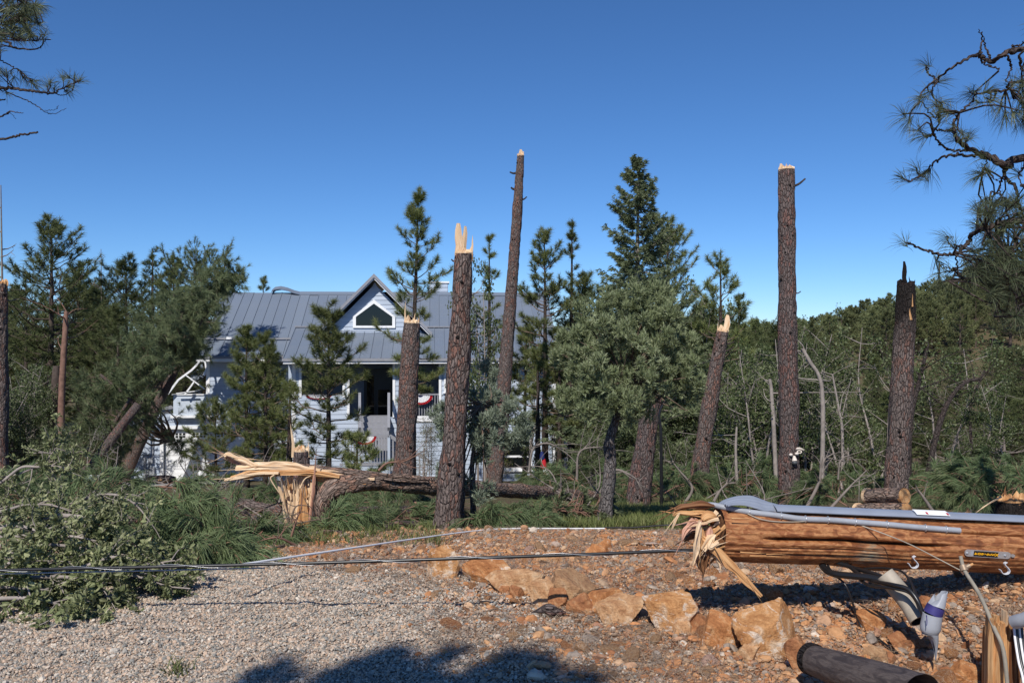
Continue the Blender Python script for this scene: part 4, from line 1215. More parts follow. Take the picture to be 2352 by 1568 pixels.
oak_at(3, 2010, 705, 20, 'oak with bare upper twigs left of the charred snag', wide=.8)
oak_at(3, 2180, 760, 21, 'oak with bare forked upper twigs right of the charred snag')
oak_at(1, 2290, 860, 19, 'crooked oak near the right edge')
OG = 'oaks in the thicket at the right'
for k in range(46):
    d = RNG.uniform(19, 34); px = RNG.uniform(1600, 1960) if k < 22 else RNG.uniform(1960, 2560) if k < 38 else RNG.uniform(2560, 3000)
    oak_at([0, 2, 2, 4, 0, 1][RNG.integers(0, 6)], px, RNG.uniform(770, 900) if px < 1960 else RNG.uniform(960, 1050), d, 'leafy dark green oak in the thicket at the right', OG, RNG.uniform(.8, 1.15))
OG2 = 'oak scrub in the undergrowth at the left'
for k in range(20):
    d = RNG.uniform(22, 36); px = RNG.uniform(-200, 190)
    oak_at([0, 2, 4, 1][RNG.integers(0, 4)], px, RNG.uniform(800, 980), d, 'dark oak scrub below the pines at the left', OG2, RNG.uniform(.8, 1.2))
OG3 = 'oak scrub behind the fallen trunks'
for k in range(16):
    d = RNG.uniform(20, 32); px = RNG.uniform(1300, 1640)
    oak_at([0, 2, 4, 1][RNG.integers(0, 4)], px, RNG.uniform(900, 1030), d, 'dark oak scrub behind the fallen trunk', OG3, RNG.uniform(.9, 1.2))
asp = oak(211, 3.0, 6, 3000, .05, .6, 'aspen')
for px, ty, d, lab in ((985, 960, 30, 'yellow green shrub before the porch right of the broken trunk'), (1275, 930, 31, 'yellow green climbing shrub at the house corner'), (1150, 1000, 32.5, 'small yellow green shrub under the lower window')):
    b = at(px, d); h = EYE + (CY - ty) / F * d - b[2]
    r = plant_tree(asp, None, ON, 'leafy_shrub', b, lab, 'shrub', None, RNG.uniform(0, 6), h / 3.0); r.scale = (h / 3 * .7,) * 2 + (h / 3,)
sap = oak(212, 3.0, 1, 500, .06, .3, 'oak')
for px, lab in ((218, 'white stemmed sapling left one of a pair by the leaning trunks'), (233, 'white stemmed sapling right one of a pair by the leaning trunks')):
    b = at(px, 23); plant_tree(sap, None, ON, 'pale_sapling', b, lab, 'tree', None, RNG.uniform(0, 6), .55)

# dark leaning oak stems at the right
def stem_tree(name, pts, r0, r1, d, label, mt='bark_juniper', twigs=8, leaf=None):
    q = smooth_path([at(pts[0][0], d, -.1)] + [P3(a, c, d) for a, c in pts[1:]], 24)
    tr = MB(); tube(tr, q, np.linspace(r0, r1, 24), 8, 0, False, True, lambda co, r: .15 * r * vnoise(co * np.array([20, 20, 6])))
    root = empty(name, q[0], label, 'tree'); part('trunk', tr, M[mt], root)
    rng = np.random.default_rng(int(pts[0][0])); lb = MB(); P, D = [], []
    for k in range(twigs):
        i = rng.integers(10, 24); p = q[i]; l = rng.uniform(.3, .9); e = p + np.array([rng.normal(0, 1), rng.normal(0, .6), rng.uniform(0, .9)]) * l; m_ = (p + e) / 2 + rng.normal(0, .1, 3)
        tube(lb, smooth_path([p, m_, e], 6), np.linspace(min(r1 * .5, .022), .004, 6), 4, 0, False)
        if leaf:
            P.append(e + rng.normal(0, .18, (40, 3))); D.append(rng.normal(size=(40, 3)))
    if twigs: part('limbs', lb, M[mt], root)
    if leaf:
        lv = MB(); leaves(lv, np.concatenate(P), np.concatenate(D), .06, .02, rng); part('crown', lv, M[leaf], root)
stem_tree('oak_tree', [(2120, 1150), (2150, 1000), (2180, 920), (2215, 880), (2250, 870)], .07, .03, 18, 'dark oak stem bending right beside the charred snag', leaf='oak')
stem_tree('oak_tree', [(2085, 1150), (2090, 980), (2110, 880), (2130, 800)], .06, .03, 16, 'straight dark oak stem hugging the right of the charred snag', leaf='oak')
stem_tree('oak_tree', [(2240, 1080), (2228, 960), (2240, 900), (2262, 850)], .04, .02, 20, 'thin curved dark stem near the right edge', leaf='oak')
stem_tree('pale_oak_sapling', [(1785, 1120), (1778, 1000), (1772, 900), (1768, 870)], .05, .035, 18, 'pale crooked stem just left of the tall snag', 'bark_pale', 5)
stem_tree('pale_oak_sapling', [(1885, 1115), (1890, 1000), (1886, 880), (1860, 830), (1842, 800)], .05, .03, 17, 'pale bare stem forking right of the tall snag', 'bark_pale', 6)
stem_tree('pale_oak_sapling', [(1933, 1090), (1935, 1000), (1925, 930), (1912, 860)], .035, .02, 18, 'thin pale bare stem second right of the tall snag', 'bark_pale', 6)
stem_tree('pale_oak_sapling', [(1695, 1130), (1690, 1040), (1692, 980)], .035, .02, 17, 'short pale stem right of the leaning broken trunk', 'bark_pale', 4)
stem_tree('pine_tree', [(138, 1040), (142, 900), (150, 760), (152, 715)], .11, .06, 25, 'slim reddish bare pine trunk in the left forest', 'bark_tan', 10)
stem_tree('pine_tree', [(128, 1040), (128, 920), (130, 840)], .16, .13, 30, 'grey pine trunk just behind the reddish one', 'bark_far', 3)
stem_tree('dark_sapling', [(1520, 1090), (1518, 1000), (1515, 950), (1530, 915)], .03, .015, 14, 'thin dark forked sapling right of the red barked trunk', 'cable', 4)
# ------------------------------------------------------------------ broken trunks
def plates(amp):
    def f(co, r):
        n = vnoise(co * np.array([19, 19, 6.0])) + .5 * vnoise(co * np.array([40, 40, 14.0]) + 5)
        return amp * (np.clip(n, -.7, .5) - .9 * np.exp(-(n / .12) ** 2)) + r * .1 * vnoise(co * np.array([4, 4, 1.6]))
    return f

def shard(mb, base, dirv, width, thick, L, side=None, rng=RNG, mat=0, curl=0.0, levels=6, blunt=False):
    """a torn sliver of wood: a flat prism that narrows unevenly to a point"""
    d = unit(dirv); s = unit(np.cross(d, [0, 1, 0])) if side is None else unit(side)
    s = unit(s - d * (s @ d)); n_ = np.cross(d, s)
    f = np.linspace(0, 1, levels); w = width * np.array([1.] + [max(.06, (1 - q ** 1.6) * rng.uniform(.7, 1.1)) for q in f[1:]]); w[-1] = width * .04
    if blunt: w[1:] = width * np.array([rng.uniform(.85, 1.05) for _ in range(levels - 3)] + [.75, .4])
    sh = np.concatenate([[0], rng.normal(0, width * .1, levels - 1).cumsum()])
    c = np.asarray(base) + d * (f * L)[:, None] + s * sh[:, None] + n_ * (curl * L * f ** 2)[:, None]
    t = thick * (1 - .8 * f)
    V = np.stack([c - s * (w / 2)[:, None], c + n_ * (t * .55)[:, None], c + s * (w / 2)[:, None], c - n_ * (t * .45)[:, None]], 1)
    rad = width * 2
    co = np.stack([np.tile([-rad, 0, rad, 0], (levels, 1)) + base[0] % 1, np.tile([0, rad, 0, -rad], (levels, 1)) + base[1] % 1, np.repeat((f * L)[:, None], 4, 1)], -1)
    i = np.arange(levels - 1)[:, None] * 4; j = np.arange(4)[None]; j2 = (j + 1) % 4
    mb.add(V.reshape(-1, 3), np.stack([i + j, i + j2, i + 4 + j2, i + 4 + j], -1).reshape(-1, 4), mat, False, co.reshape(-1, 3))
    mb.add(V[[0, -1]].reshape(-1, 3), [[3, 2, 1, 0], [4, 5, 6, 7]], mat, False, co.reshape(levels, 4, 3)[[0, -1]].reshape(-1, 3))

def broken_trunk(name, label, pts, d, w0, w1, seed, shards=(), cap_on=True, fib=0, bark_m='bark', stubs=(), cat='tree trunk', flare=.35, raw='raw', n=44, top_jag=.04, parts_extra=None, burnt=0):
    """pts: (px, py) along the trunk, the first at the ground; w0, w1: widths in photo pixels"""
    rng = np.random.default_rng(seed)
    b = at(pts[0][0], d, -.12)
    q = smooth_path([b] + [P3(a, c, d) for a, c in pts[1:]], 12)
    L = np.linalg.norm(np.diff(q, axis=0), axis=1).sum(); m = int(L / .045)
    q = smooth_path(q, m)
    f = np.linspace(0, 1, m); r = np.interp(f, [0, 1], [w0, w1]) / F * d / 2
    r = r * (1 + flare * np.exp(-f * L / .16))
    root = empty(name, at(pts[0][0], d), label, cat)
    tr = MB(); Vt = tube(tr, q, r, n, 0, False, True, plates(.012))
    # jagged rim: push the last ring up and down
    jag = rng.normal(0, top_jag, n)
    part('trunk', tr, M[bark_m], root)
    T = unit(q[-1] - q[-3]); ring = Vt[-1]; c = ring.mean(0)
    cap = MB(); k = np.arange(n)
    inner = c + (ring - c) * .55 + T * np.abs(rng.normal(0, top_jag, (n, 1)))
    outer = ring * 1.0 + T * (np.abs(jag)[:, None] * .7 + .002) + (c - ring) * .03
    ctr = c + T * .02
    V = np.concatenate([ring + (c - ring) * .02 - T * .02, outer, inner, ctr[None]])
    Q = np.concatenate([np.stack([k, (k + 1) % n, n + (k + 1) % n, n + k], -1), np.stack([n + k, n + (k + 1) % n, 2 * n + (k + 1) % n, 2 * n + k], -1)])
    co = (V - c); cap.add(V, Q, 0, False, co); cap.add(V, np.stack([2 * n + k, 2 * n + (k + 1) % n, np.full(n, 3 * n)], -1), 0, False, co)
    if cap_on: part('broken_face', cap, M[raw], root)
    R_ = r[-1]
    for (ox, w, hgt, tilt, mt, depth) in shards:                      # ox in trunk radii, w in radii, height in photo px
        s = MB(); base = c + np.array([ox * R_, depth * R_, 0]) - T * .08
        shard(s, base, T + np.array([tilt, 0, 0]), w * R_, R_ * .3, hgt / F * d + .08, np.array([1., rng.normal(0, .3), 0]), rng, curl=rng.normal(0, .05), blunt=w >= .6)
        part('splinter', s, M[mt], root)
    for (ff, az, l, rr) in stubs:
        i = int(ff * (m - 1)); p = q[i] + np.array([math.cos(az), math.sin(az), 0]) * r[i] * .85
        e = p + np.array([math.cos(az), math.sin(az), rng.uniform(.1, .7)]) * l
        s = MB(); tube(s, smooth_path([p, (p + e) / 2 + [0, 0, -.02], e], 6), np.linspace(rr, rr * .6, 6), 7, 0, True); part('branch_stub', s, M['bark_juniper'], root)
    for k in range(int(L * 2.2)):                                     # knot holes
        i = rng.integers(int(m * .15), m - 4); a = rng.uniform(-2.6, -.5)
        p = q[i] + np.array([math.cos(a), math.sin(a), 0]) * r[i] * .97
        s = MB(); o = np.array([math.cos(a), math.sin(a), .1]); kr = rng.uniform(.012, .022)
        tube(s, [p - o * .01, p + o * .012, p + o * .02], [kr * 1.3, kr, kr * .35], 7, 0, True); part('knot', s, M['bark_burnt'], root)
    return root, q, r

broken_trunk('broken_pine_tree', 'thick broken trunk with two tall pale splinters on top before the small juniper', [(1025, 1215), (1040, 1050), (1052, 850), (1060, 700), (1065, 583)], 9.5, 62, 40, 21,
    [(-.5, 1.0, 70, -.02, 'raw', 0), (-.05, .7, 64, 0.0, 'raw', .3), (.62, .55, 44, .12, 'raw', 0), (.1, .5, 22, 0, 'raw', .5), (.95, .3, 20, .05, 'raw_orange', 0), (-.2, 1.2, 14, 0, 'raw', -.2)], stubs=[(.985, 3.1, .05, .012)])
broken_trunk('broken_pine_tree', 'smaller trunk grown close to the right foot of the thick broken trunk', [(1058, 1212), (1056, 1120), (1062, 1000), (1068, 900)], 9.7, 26, 14, 22, [], n=26)
broken_trunk('broken_pine_tree', 'broken trunk with a thin upright splinter standing before the porch', [(925, 1150), (932, 1000), (940, 850), (946, 742)], 16, 52, 37, 23,
    [(-.75, .35, 50, -.03, 'raw', 0), (-.35, .5, 18, 0, 'raw', 0), (.0, .5, 14, 0, 'raw', .2), (.3, .4, 24, 0, 'raw', 0), (.7, .35, 14, .05, 'raw_orange', 0), (.9, .25, 18, .0, 'raw', 0)])
broken_trunk('broken_pine_tree', 'very tall thin broken trunk leaning to the right by the house wall', [(1132, 1135), (1152, 950), (1172, 700), (1187, 500), (1196, 358)], 22, 38, 18, 24,
    [(.2, 1.2, 14, .05, 'raw', 0), (.45, .7, 10, 0, 'raw', .2)], stubs=[(.93, 3.2, .16, .03), (.86, 3.3, .1, .035), (.82, 0, .12, .025)])
broken_trunk('broken_pine_tree', 'red barked leaning trunk half hidden behind the large juniper', [(1462, 1165), (1475, 1080), (1490, 960), (1500, 860)], 14.6, 56, 42, 25, [(0, .9, 20, 0, 'raw', 0)], bark_m='bark_red')
broken_trunk('broken_pine_tree', 'right leaning broken trunk with a pale forked tip behind the end of the utility pole', [(1600, 1152), (1618, 1000), (1640, 870), (1660, 762)], 16, 44, 27, 26,
    [(-.75, .4, 24, -.14, 'raw', 0), (.3, 1.1, 40, .06, 'raw', 0), (-.2, .9, 16, 0, 'raw', .2), (.75, .4, 26, .02, 'raw_orange', 0)], stubs=[(.92, .1, .16, .018), (.86, -.1, .17, .018), (.5, 0, .18, .018), (.3, .2, .15, .02), (.62, .0, .1, .015)])
T4, q4, r4 = broken_trunk('broken_pine_tree', 'tallest straight broken trunk with a face ornament on its bark', [(1813, 1180), (1812, 1000), (1808, 700), (1806, 390)], 14, 50, 37, 27,
    [(-.6, .6, 14, -.1, 'raw', 0), (.1, .5, 12, 0, 'raw', 0), (-.1, .9, 6, 0, 'raw', .2), (.5, .4, 8, 0, 'bark_burnt', 0)], bark_m='bark_red', stubs=[(.962, .2, .22, .022), (.7, 0, .1, .012), (.42, 3.2, .07, .012), (.38, 0, .1, .01), (.55, .2, .06, .012)])
broken_trunk('broken_pine_tree', 'charred topped broken trunk with a black spike behind the stacked logs', [(2056, 1190), (2062, 1050), (2072, 850), (2079, 740), (2080, 655)], 13, 54, 41, 28, [(-.7, .5, 10, -.1, 'bark_burnt', 0), (.45, .5, 20, .05, 'bark_burnt', 0), (.85, .35, 14, .1, 'bark_burnt', 0), (.1, .4, 10, 0, 'raw_dark', .2)], bark_m='bark_charred_top', raw='bark_burnt')
_root = [o for o in bpy.data.objects if o.get('label', '').startswith('charred topped')][0]
for ox, w, h_, tl in ((-.15, .6, 54, .0),):
    s = MB(); Rr = 20 / F * 13; shard(s, P3(2080, 654, 13) + np.array([ox * Rr, 0, -.05]), np.array([tl, 0, 1.]), w * Rr, Rr * .5, h_ / F * 13 + .05, np.array([1., .1, 0]), blunt=w > .5); part('charred_spike', s, M['bark_burnt'], _root)
for px, py, w, h_ in ((2083, 722, 6, 26), (2079, 848, 8, 16), (2086, 690, 4, 30)):
    s = MB(); p = P3(px, py, 13) + np.array([0, -.142, 0]); shard(s, p + [0, 0, -h_ / F * 13 / 2], np.array([0, 0.02, 1.]), w / F * 13, .03, h_ / F * 13, np.array([1., 0, 0])); part('bare_wood_scar', s, M['raw_orange'], _root)
broken_trunk('broken_pine_tree', 'torn off trunk at the far left edge below the thin dark one', [(0, 1060), (1, 880), (2, 760), (2, 652)], 14, 36, 28, 29, [(.3, 1.2, 12, .5, 'raw_orange', 0), (-.5, .8, 8, 0, 'raw_orange', 0)], raw='raw_orange')
broken_trunk('broken_pine_stump', 'short red barked stump with one tall thin splinter behind the split log', [(695, 1170), (693, 1100), (692, 1036)], 11.8, 42, 36, 30, [(-1.0, .55, 64, -.04, 'raw', 0), (.0, 1.0, 14, 0, 'raw_orange', 0), (.85, .4, 22, .05, 'raw', 0)], bark_m='bark_red', cat='stump')
broken_trunk('broken_stump', 'pale torn stump peeping over the utility pole at the right', [(2225, 1225), (2225, 1185)], 9, 30, 20, 31, [(.0, .8, 20, 0, 'raw_orange', 0)], bark_m='raw_orange', cat='stump', n=20)
broken_trunk('burnt_stump', 'thick burnt black stump at the right edge with orange torn side', [(2325, 1240), (2322, 1150)], 9.5, 78, 55, 32, [(.6, .6, 20, .15, 'raw_orange', -.3), (-.3, .5, 34, .03, 'raw_dark', 0), (.2, .5, 14, 0, 'raw_dark', -.2)], bark_m='bark_burnt', cat='stump', raw='raw_orange', n=30)

# face ornament on the tallest trunk
def ornament(name, px, py, label, build, cat='ornament'):
    p = P3(px, py, 14); i = np.argmin(np.abs(q4[:, 2] - p[2])); c = q4[i]; rr = r4[i] + .004
    dx = p[0] - c[0]; dy = -math.sqrt(max(.0, rr ** 2 - min(abs(dx), rr * .95) ** 2)); pos = np.array([p[0], c[1] + dy, p[2]])
    m = MB(); build(m, pos); return thing(name, m, [M['orn'], M['orn_dark']], pos, label, cat)
M['orn'] = plain('cream_resin', (.62, .55, .48), .5, .3, .15); M['orn_dark'] = plain('grey_resin', (.07, .075, .08), .5, .3, .2)
def lump(m, c, rad, mat=0, n=10):
    th = np.linspace(0, np.pi, n); ph = np.linspace(0, 2 * np.pi, 14, endpoint=False)
    V = np.stack([np.sin(th)[:, None] * np.cos(ph), np.sin(th)[:, None] * np.sin(ph), np.repeat(np.cos(th)[:, None], 14, 1)], -1) * np.array(rad) + c
    i = np.arange(n - 1)[:, None] * 14; j = np.arange(14)[None]
    m.add(V.reshape(-1, 3), np.stack([i + j, i + 14 + j, i + 14 + (j + 1) % 14, i + (j + 1) % 14], -1).reshape(-1, 4), mat, True)
def eye(m, p):
    lump(m, p, (.03, .03, .026)); lump(m, p + np.array([.003, -.012, -.014]), (.026, .027, .017), 1)
ornament('ornament_eye', 1809, 1041, 'left eyelid of the face ornament on the tallest broken trunk', eye)
ornament('ornament_eye', 1823, 1039, 'right eyelid of the face ornament on the tallest broken trunk', eye)
def nose(m, p):
    tube(m, smooth_path([p + [0, -.005, .06], p + [0, -.02, .02], p + [0, -.035, -.02]], 8), [.018, .022, .026, .03, .034, .038, .04, .04], 12, 0, True)
    lump(m, p + np.array([0, -.035, -.042]), (.042, .042, .036), 1)
ornament('ornament_nose', 1816, 1052, 'pale nose with a dark tip below the eyelids on the tallest broken trunk', nose)
def lash(m, p):
    t = np.linspace(0, 2 * np.pi, 25)
    tube(m, p + np.stack([.034 * np.cos(t), -.02 + .004 * np.sin(t), .02 * np.sin(t) - .02], -1), .009, 7, 0, False)
    tube(m, smooth_path([p + [-.05, 0, .02], p + [-.01, -.02, .035], p + [.04, -.02, .02], p + [.07, -.01, .0]], 10), np.linspace(.02, .008, 10), 8, 0, True)
    for k in range(6):
        a = p + np.array([-.01 + .016 * k, -.02, .035 - .005 * k]); tube(m, [a, a + [.012, -.008, .03 - .004 * k]], [.006, .002], 5, 0, True)
    lump(m, p + np.array([-.052, -.005, .01]), (.026, .02, .026), 1)
ornament('ornament_lashes', 1830, 1032, 'pale ring shaped piece with lashes right above the eyelids on the tallest broken trunk', lash)

# small cloth figure hung by the house wall
c = P3(1247, 1062, 24.6)
fig = empty('hanging_figure', c, 'small red, white and blue cloth figure hung on a dark stem by the house wall', 'ornament')
for nm, z0, w_, h_, mt, sx in (('hat', .12, .17, .2, 'blue', -.03), ('coat', -.14, .2, .26, 'red', .02), ('sash', -.3, .2, .18, 'white', .08), ('legs', -.5, .17, .2, 'grey_paint', .05)):
    m = MB(); tube(m, [c + [sx, -.05, z0 + h_], c + [sx, -.06, z0 + h_ * .5], c + [sx, -.05, z0]], [w_ * .22, w_ * .42, w_ * .5], 9, 0, True); part(nm, m, M[mt], fig)

# ------------------------------------------------------------------ fallen trunks and the split stump
def log_between(name, label, A, B, r0, r1, bark_m='bark_log', bow=(0, 0, 0), cat='log', ends=(None, None), n=36, amp=.011):
    q = smooth_path([A, (np.array(A) + B) / 2 + np.array(bow), B], 8); L = np.linalg.norm(np.diff(q, axis=0), axis=1).sum(); m = max(6, int(L / .05)); q = smooth_path(q, m)
    r = np.linspace(r0, r1, m); o = q[0].copy()
    root = empty(name, o, label, cat); tr = MB(); tube(tr, q, r, n, 0, False, True, plates(amp)); part('bark', tr, M[bark_m], root)
    for e, i, j in ((0, 0, 1), (1, -1, -2)):
        if ends[e]:
            cp = MB(); T = unit(q[i] - q[j]); tube(cp, [q[i] - T * .03, q[i] + T * .006], [r[i] * .985, r[i] * .985], n, 0, True, False); part('cut_end', cp, M[ends[e]], root)
    return root, q, r
# the big fallen pine: bends down at its split stump and runs off to the right
fx = np.array
A = P3(742, 1128, 9.9); Bm = P3(1010, 1128, 10.9); C = P3(1385, 1142, 15.2)
root = empty('fallen_pine_tree', at(712, 10.0), 'fallen pine trunk split open over its torn pale stump', 'fallen tree')
stump = root
q = smooth_path([at(736, 10.0, -.1), P3(740, 1180, 9.97), P3(747, 1145, 9.95), P3(775, 1117, 10.0), P3(860, 1106, 10.25), P3(1010, 1116, 10.9), P3(1200, 1128, 12.8), C], 150)
r = np.interp(np.linspace(0, 1, 150), [0, .05, .1, .2, .5, 1], [.1, .085, .085, .105, .115, .1])
m = MB(); tube(m, q, r, 40, 0, True, True, plates(.013)); part('trunk', m, M['bark_log'], root)
# torn half of the trunk that sticks out to the left above the stump
def ridged_section(rng, K):
    t = np.linspace(0, 2 * np.pi, K, endpoint=False); rr = 1 + rng.uniform(-.32, .22, K)
    return np.stack([np.cos(t) * (1 + .1 * rng.normal(size=K)), np.sin(t) * rr * .75], -1)
def slab(name, pts, d, w, th, mt, ln=26, jag=.12, seed=1, lab=None):
    rng = np.random.default_rng(seed)
    q = smooth_path([P3(a, b_, d + e) for a, b_, e in pts], ln)
    ln = ln * 2; q = smooth_path([P3(a, b_, d + e) for a, b_, e in pts], ln); sl = np.concatenate([[0], np.cumsum(np.linalg.norm(np.diff(q, axis=0), axis=1))])
    w = np.interp(np.linspace(0, 1, ln), np.linspace(0, 1, len(w)), w) / F * d / 2 * (1 + jag * 2.2 * vnoise(np.stack([sl * 9, 0 * sl + seed, 0 * sl], -1)))
    T, A_, B_ = frames(q); up = unit(np.array([0, -.35, 1.]) - T * (T @ np.array([0, -.35, 1.]))[:, None]); nn = np.cross(T, up)
    cs = ridged_section(rng, 20); K = len(cs)
    jit = 1 + .4 * vnoise(np.stack([np.repeat(sl[:, None] * 4.5, K, 1), np.tile(np.arange(K) * 1.37, (ln, 1)), np.full((ln, K), seed * 3.3)], -1))
    V = q[:, None] + up[:, None] * (w[:, None] * cs[:, 0] * jit)[..., None] + nn[:, None] * (th * cs[:, 1] * jit)[..., None]
    s = np.concatenate([[0], np.cumsum(np.linalg.norm(np.diff(q, axis=0), axis=1))])
    co = np.stack([np.tile(cs[:, 0], (ln, 1)) * .1, np.tile(cs[:, 1], (ln, 1)) * .1, np.repeat(s[:, None], K, 1)], -1)
    i = np.arange(ln - 1)[:, None] * K; j = np.arange(K)[None]; j2 = (j + 1) % K
    m = MB(); m.add(V.reshape(-1, 3), np.stack([i + j, i + j2, i + K + j2, i + K + j], -1).reshape(-1, 4), 0, False, co.reshape(-1, 3))
    for e in (0, ln - 1):
        VV = np.vstack([V[e], V[e].mean(0)]); k = np.arange(K); m.add(VV, np.stack([k, (k + 1) % K, np.full(K, K)], -1), 0, False, np.vstack([co[e], co[e].mean(0)]))
    o = part(name, m, M[mt], root, lab)
    if mt != 'bark_slab' and not name.startswith('bark'):
        for k in range(7):
            i = rng.integers(0, ln - 8); p = q[i] + up[i] * w[i] * rng.uniform(-1, 1) + nn[i] * rng.uniform(-th, th); f = MB()
            shard(f, p, T[i] * rng.choice([-1, 1]) + rng.normal(0, .14, 3), rng.uniform(.008, .02), .008, rng.uniform(.12, .4), up[i], rng, curl=rng.normal(0, .12)); part('splinter', f, M[mt], root)
    return o
slab('bark_slab', [(595, 1070, .05), (690, 1073, .05), (800, 1083, .1), (900, 1098, .3), (980, 1106, .6)], 10.0, [5, 9, 12, 16, 20], .07, 'bark_log', seed=2)
slab('torn_wood', [(542, 1075, -.05), (600, 1073, -.03), (680, 1077, 0), (760, 1088, .05), (860, 1098, .15)], 10.0, [8, 22, 24, 20, 6], .06, 'raw', 40, .16, 3)
slab('torn_wood', [(530, 1098, -.1), (570, 1090, -.1), (620, 1086, -.08), (700, 1086, -.04), (780, 1094, .0)], 9.95, [10, 15, 14, 16, 8], .04, 'raw_orange', 30, .15, 4)
slab('torn_wood', [(516, 1101, -.12), (545, 1097, -.12), (590, 1088, -.1), (640, 1086, -.08)], 9.9, [3, 9, 7, 5], .03, 'raw', 20, .12, 5)
slab('torn_wood', [(514, 1047, -.02), (524, 1042, 0), (545, 1053, 0), (565, 1060, 0), (590, 1072, 0)], 9.95, [3, 9, 12, 18, 16], .035, 'raw', 24, .2, 6)
slab('torn_wood', [(520, 1046, .0), (540, 1060, .05), (560, 1070, .05)], 10, [2, 6, 10], .02, 'raw_red', 12, .2, 7)
slab('torn_wood', [(690, 1084, .0), (740, 1100, .02), (790, 1108, .05), (840, 1108, .1)], 10.0, [6, 14, 14, 3], .05, 'raw_orange', 24, .25, 8)
# upright torn stump pieces
for (x0, y0, x1, y1, w, mt, dz) in ((668, 1195, 664, 1095, 14, 'raw', 0), (680, 1185, 683, 1092, 22, 'raw', .02), (694, 1180, 695, 1100, 18, 'raw_orange', .05), (706, 1180, 708, 1104, 20, 'raw', .02), (716, 1180, 718, 1108, 14, 'raw', -.02), (712, 1190, 730, 1028, 9, 'raw_red', -.08), (725, 1195, 727, 1090, 12, 'bark_red', -.05), (655, 1215, 650, 1125, 11, 'raw', -.06), (652, 1150, 634, 1088, 8, 'raw', -.04), (660, 1140, 641, 1085, 6, 'raw', -.05), (735, 1210, 738, 1118, 20, 'bark', -.04), (700, 1185, 701, 1118, 12, 'raw_orange', -.08), (687, 1190, 690, 1110, 10, 'raw_orange', -.07), (720, 1195, 722, 1105, 9, 'bark_red', -.1), (740, 1205, 752, 1122, 16, 'bark', .04)):
    d = 10.0 + dz; a = P3(x0, y0, d); a[2] = min(a[2], g(a[0], a[1]) - .02) if y0 > 1178 else a[2]
    b = P3(x1, y1, d); m = MB()
    shard(m, a, b - a, w / F * d * 1.5, .08, np.linalg.norm(b - a), np.array([1., RNG.normal(0, .15), 0]), curl=RNG.normal(0, .03), blunt=w > 13); part('splinter', m, M[mt], root)
for k in range(26):
    a = P3(RNG.uniform(660, 725), RNG.uniform(1110, 1150), 10 + RNG.uniform(-.08, .08)); b = a + np.array([RNG.normal(0, .02), RNG.normal(0, .02), RNG.uniform(.08, .25)]); m = MB()
    shard(m, a, b - a, RNG.uniform(.012, .03), .014, np.linalg.norm(b - a), np.array([1., 0.3, 0])); part('splinter', m, M[['raw', 'raw', 'raw_orange'][k % 3]], root)
for pts in ([(652, 1200), (648, 1235), (625, 1262), (600, 1275)], [(650, 1205), (654, 1240), (636, 1262)], [(655, 1210), (640, 1250), (612, 1268)], [(630, 1090), (622, 1100), (640, 1130)], [(690, 1120), (700, 1100), (714, 1092)]):
    m = MB(); q = smooth_path([P3(a, b_, 9.2) for a, b_ in pts], 12); tube(m, q, np.linspace(.012, .004, 12), 5, 0, True); part('hanging_sliver', m, M['raw'], root)
# second fallen log with a torn red end, third grey limb, and others
rt, q_, r_ = log_between('fallen_log', 'red barked log with a torn pale end lying under the split trunk', P3(800, 1182, 11.2), P3(1010, 1176, 12.6), .105, .1, 'bark_red', cat='log')
for k in range(10):
    m = MB(); a = q_[0] + np.array([.03, RNG.normal(0, .05), RNG.normal(0, .05)]); shard(m, a, np.array([-1, RNG.normal(0, .1), RNG.normal(0, .12)]), RNG.uniform(.03, .07), .025, RNG.uniform(.06, .2), np.array([0, .3, 1.])); part('splinter', m, M[['raw', 'raw_orange'][k % 2]], rt)
m = MB(); shard(m, P3(812, 1176, 11.15), P3(755, 1174, 11.1) - P3(812, 1176, 11.15), .05, .03, .34, np.array([0, 0, 1.])); part('splinter', m, M['raw'], rt)
log_between('fallen_limb', 'grey knotty limb lying left of the split stump', P3(455, 1143, 11.5), P3(668, 1182, 10.9), .045, .085, 'bark', (0, 0, .03), 'log')
log_between('fallen_limb', 'thin reddish limb crossing under the grey knotty limb', P3(498, 1148, 11.2), P3(610, 1204, 10.2), .04, .03, 'bark_red', (0, 0, .02), 'log', n=20)
log_between('fallen_limb', 'short grey limb lying on the ground before the thick broken trunk', at(880, 8.9, .04), at(960, 9.2, .05), .035, .04, 'bark', (0, 0, .03), 'log', n=20)
log_between('fallen_limb', 'grey stick lying at the edge of the gravel below the stump', at(700, 8.6, .02), at(790, 8.7, .03), .02, .018, 'bark', (0, 0, .02), 'stick', n=14)
log_between('fallen_log', 'dark log lying far behind the leaning broken trunk', P3(1640, 1118, 20), P3(1760, 1112, 20.5), .13, .13, 'bark', cat='log', n=20)
log_between('cut_log', 'upper bark covered log of the pair stacked behind the pole', P3(1991, 1138, 9.95), P3(2078, 1139, 9.5), .09, .088, 'bark_log', cat='log', ends=('raw', 'raw_orange'))
log_between('cut_log', 'lower wider bark covered log of the pair stacked behind the pole', P3(1970, 1174, 9.95), P3(2083, 1176, 9.4), .098, .095, 'bark_log', cat='log', ends=('raw', 'raw_orange'))
log_between('leaning_log', 'reddish broken trunk leaning against the tangled pine at the left', at(168, 26, -.1) + [0, 0, .05], P3(318, 928, 27), .16, .13, 'bark_red', cat='tree trunk', n=24)
log_between('weathered_log', 'dark weathered round log at the bottom right corner', P3(1862, 1512, 3.95), P3(2120, 1610, 3.3), .072, .1, 'pole_dark', cat='log', ends=('bark_burnt', None), n=40, amp=.003)

